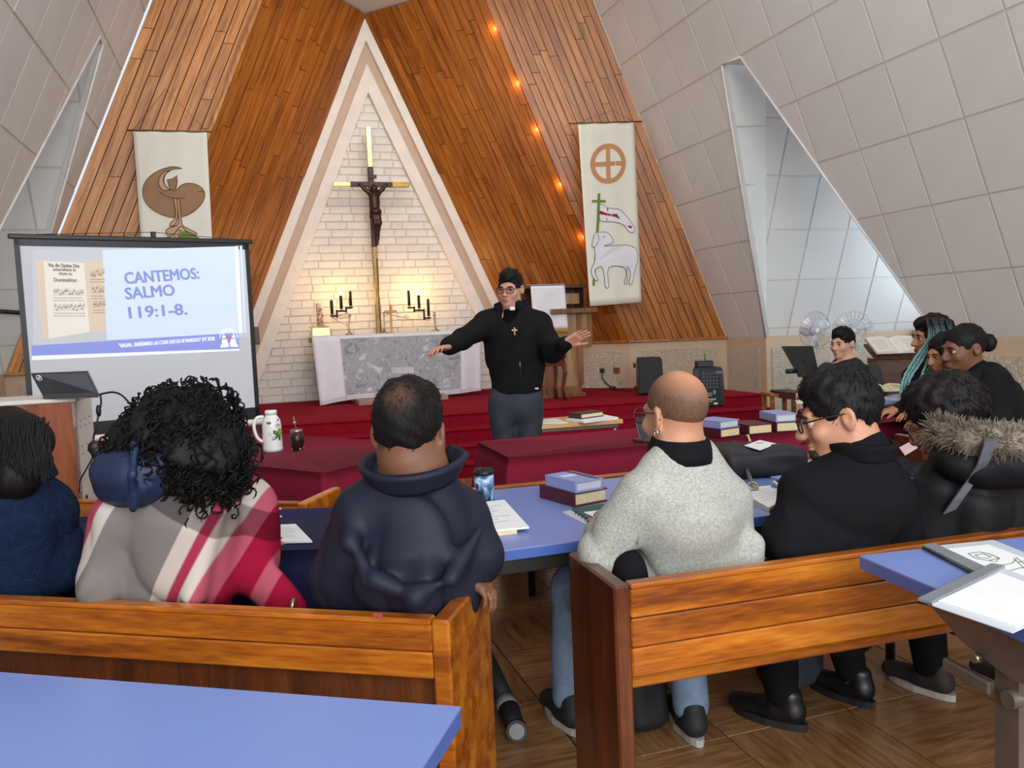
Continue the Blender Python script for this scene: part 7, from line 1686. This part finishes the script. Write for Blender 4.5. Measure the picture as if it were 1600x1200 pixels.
MB().ell((0, -.118, .012), (.036, .012, .036), None, 12, 8).build('hair_tie', plain('dark red hair tie', '4A1620', .8), t); o = bpy.data.objects[-1] if False else [x for x in bpy.data.objects if x.parent == t and x.name.startswith('hair_tie')][-1]; place(o, M, t)
hd = SDF(); hd.chain([tuple(A(1520, 592, DB-.14)), tuple(A(1545, 582, DB-.02)), tuple(A(1562, 590, DB+.05))], [.04, .055, .05], .03); hd.build('hood', .009, m_hood, t, folds(.005, 8))
for x0, x1 in ((1478, 1473), (1484, 1481)): MB().tube([A(x0, 577, DB-.22), A((x0+x1)/2, 588, DB-.24), A(x1, 598, DB-.24)], .003, 5).build('drawstring', plain('white cord', 'C9C9C9', .7), t, True)
MB().prism([A(x, y, DB-.235) for x, y in ((1487, 587), (1491, 590), (1496, 587.5), (1493, 592), (1489, 591.5))], -F0, .004).build('white_logo', m_paper, t, True)
# ================================================================== things on the floor
def lump(name, label, cat, prims, m, seed, vox=.008, amp=.006, parts=None):
    c = prims[0][0]; t = thing(name, label, cat, (c[0], c[1], 0)); S = SDF()
    for p, r, R in prims: S.box(tuple(p), r, np.array(RZ(R)), min(r)*.6, .03)
    S.build('body', vox, m, t, folds(amp, seed, (22, 22, 22))); return t
m_bagk = plain('black bag nylon', '141518', .6, var=.1, bump=.2, bsc=200); m_bagg = plain('slate grey bag nylon', '2E3238', .6, var=.1, bump=.2, bsc=200)
b = on_z(1022, 1160, .0); yw = rad(10)
t = lump('backpack', 'black backpack standing on the floor under the pew beside the end panel', 'backpack', [(Vector((b.x, b.y+.1, .22)), (.085, .08, .2), yw)], m_bagk, 3)
bx('grey_base', (0, .1, .06), (.165, .155, .07), m_bagg, t, .02, RZ(yw)); bx('front_pocket', (0, .015, .2), (.13, .04, .18), m_bagk, t, .018, RZ(yw))
MB().tube([(.09, .1, .36), (.13, .06, .2), (.12, .04, .05), (.16, .0, .015)], .012, 6).build('strap', m_bagk, t); MB().tube([(-.05, .1, .42), (-.03, .1, .46), (.03, .1, .46), (.05, .1, .42)], .01, 6).build('handle', m_bagk, t)
b = on_z(1268, 1095, .0)
t = lump('backpack', 'slate grey and black backpack on the floor between the black shoes', 'backpack', [(Vector((b.x, b.y+.12, .2)), (.12, .09, .18), .3)], m_bagg, 5)
bx('front_pocket', (0, .02, .14), (.17, .05, .18), m_bagk, t, .02, RZ(.3)); MB().tube([(-.08, .0, .26), (0, -.02, .27), (.09, .02, .26)], .006, 5).build('zip', m_bagk, t); MB().tube([(.06, -.02, .2), (.065, -.022, .16)], .004, 5).build('zip_pull', m_silver, t)
MB().tube([(.12, .1, .34), (.15, .03, .26), (.13, .0, .12)], .012, 6).build('strap', m_bagk, t)
# rolled umbrella or stick leaning out behind the left pew's end
a, c = on_z(806, 1137, .035), on_z(775, 1060, .09)
t = thing('rolled_umbrella', 'black and grey rolled umbrella with a round cap lying behind the left pew', 'umbrella', (a.x, a.y, 0)); d = (c-a).normalized()
MB().tube([a, a+d*.03, a+d*.1], [.03, .034, .04], 14).build('handle_grip', m_bagk, t, True); MB().tube([a+d*.1, a+d*.16], [.04, .036], 14).build('grey_band', plain('grey ribbed band', '6C6D6E', .6), t, True); MB().tube([a+d*.16, a+d*.55], [.036, .024], 12).build('rolled_cloth', m_bagk, t, True)
e = a-d*.012; ax = (Vector(CAM)-a).normalized(); ax.z *= .4; MB().tube([e-ax*.012, e+ax*.02], [.037, .037], 18).build('end_cap', m_blkpl, t, True); MB().tube([e+ax*.0205, e+ax*.023], [.027, .027], 18).build('grey_disc', plain('grey plastic disc', '7A7B7C', .5), t, True)
# black shoulder bag on the blue table
b = on_z(1180, 757, ZB); t = thing('shoulder_bag', 'soft black shoulder bag with a white paper on it, on the blue table', 'bag', (b.x, b.y, ZB))
S = SDF(); P = lambda x, y, z: tuple(on_z(x, y, ZB)+UP*z)
cB = Vector(P(1186, 740, .058)); S.box(tuple(cB), (.175, .12, .058), np.array(RZ(-.22)), .03, .02); S.box(tuple(Vector(P(1152, 722, .045))), (.1, .1, .045), np.array(RZ(.3)), .035, .04); S.box(tuple(b+Vector((0, 0, -.1))), (.6, .6, .102), None, .001, .004, True)
S.build('bag_body', .007, m_bagk, t, folds(.005, 12, (25, 25, 25)))
MB().prism([P(1164, 738, .119), P(1188, 728, .119), P(1214, 735, .119), P(1188, 747, .119)], UP, .003).build('white_paper', m_paper, t, True)
MB().tube([P(1166, 748, .05), P(1170, 755, .035), P(1176, 764, .02), P(1180, 768, .012)], .009, 6).build('strap_buckle', m_silver, t, True); MB().tube([Vector(P(1177, 767, .02))+Vector((.02*math.cos(q), .012*math.sin(q), .012*math.sin(q))) for q in np.linspace(0, 2*PI, 13)[:-1]], .005, 5, closed=True).build('ring', m_silver, t, True)
# pink and white leaflet between the coats
sheet('pink and white leaflet held between the black coat and the padded coat', [(1405, 700), (1424, 690), (1434, 700), (1414, 712)], ZB, 'leaflet', 2, .003, 'leaflet', plain('pink white print', 'E3C3C8', .6))
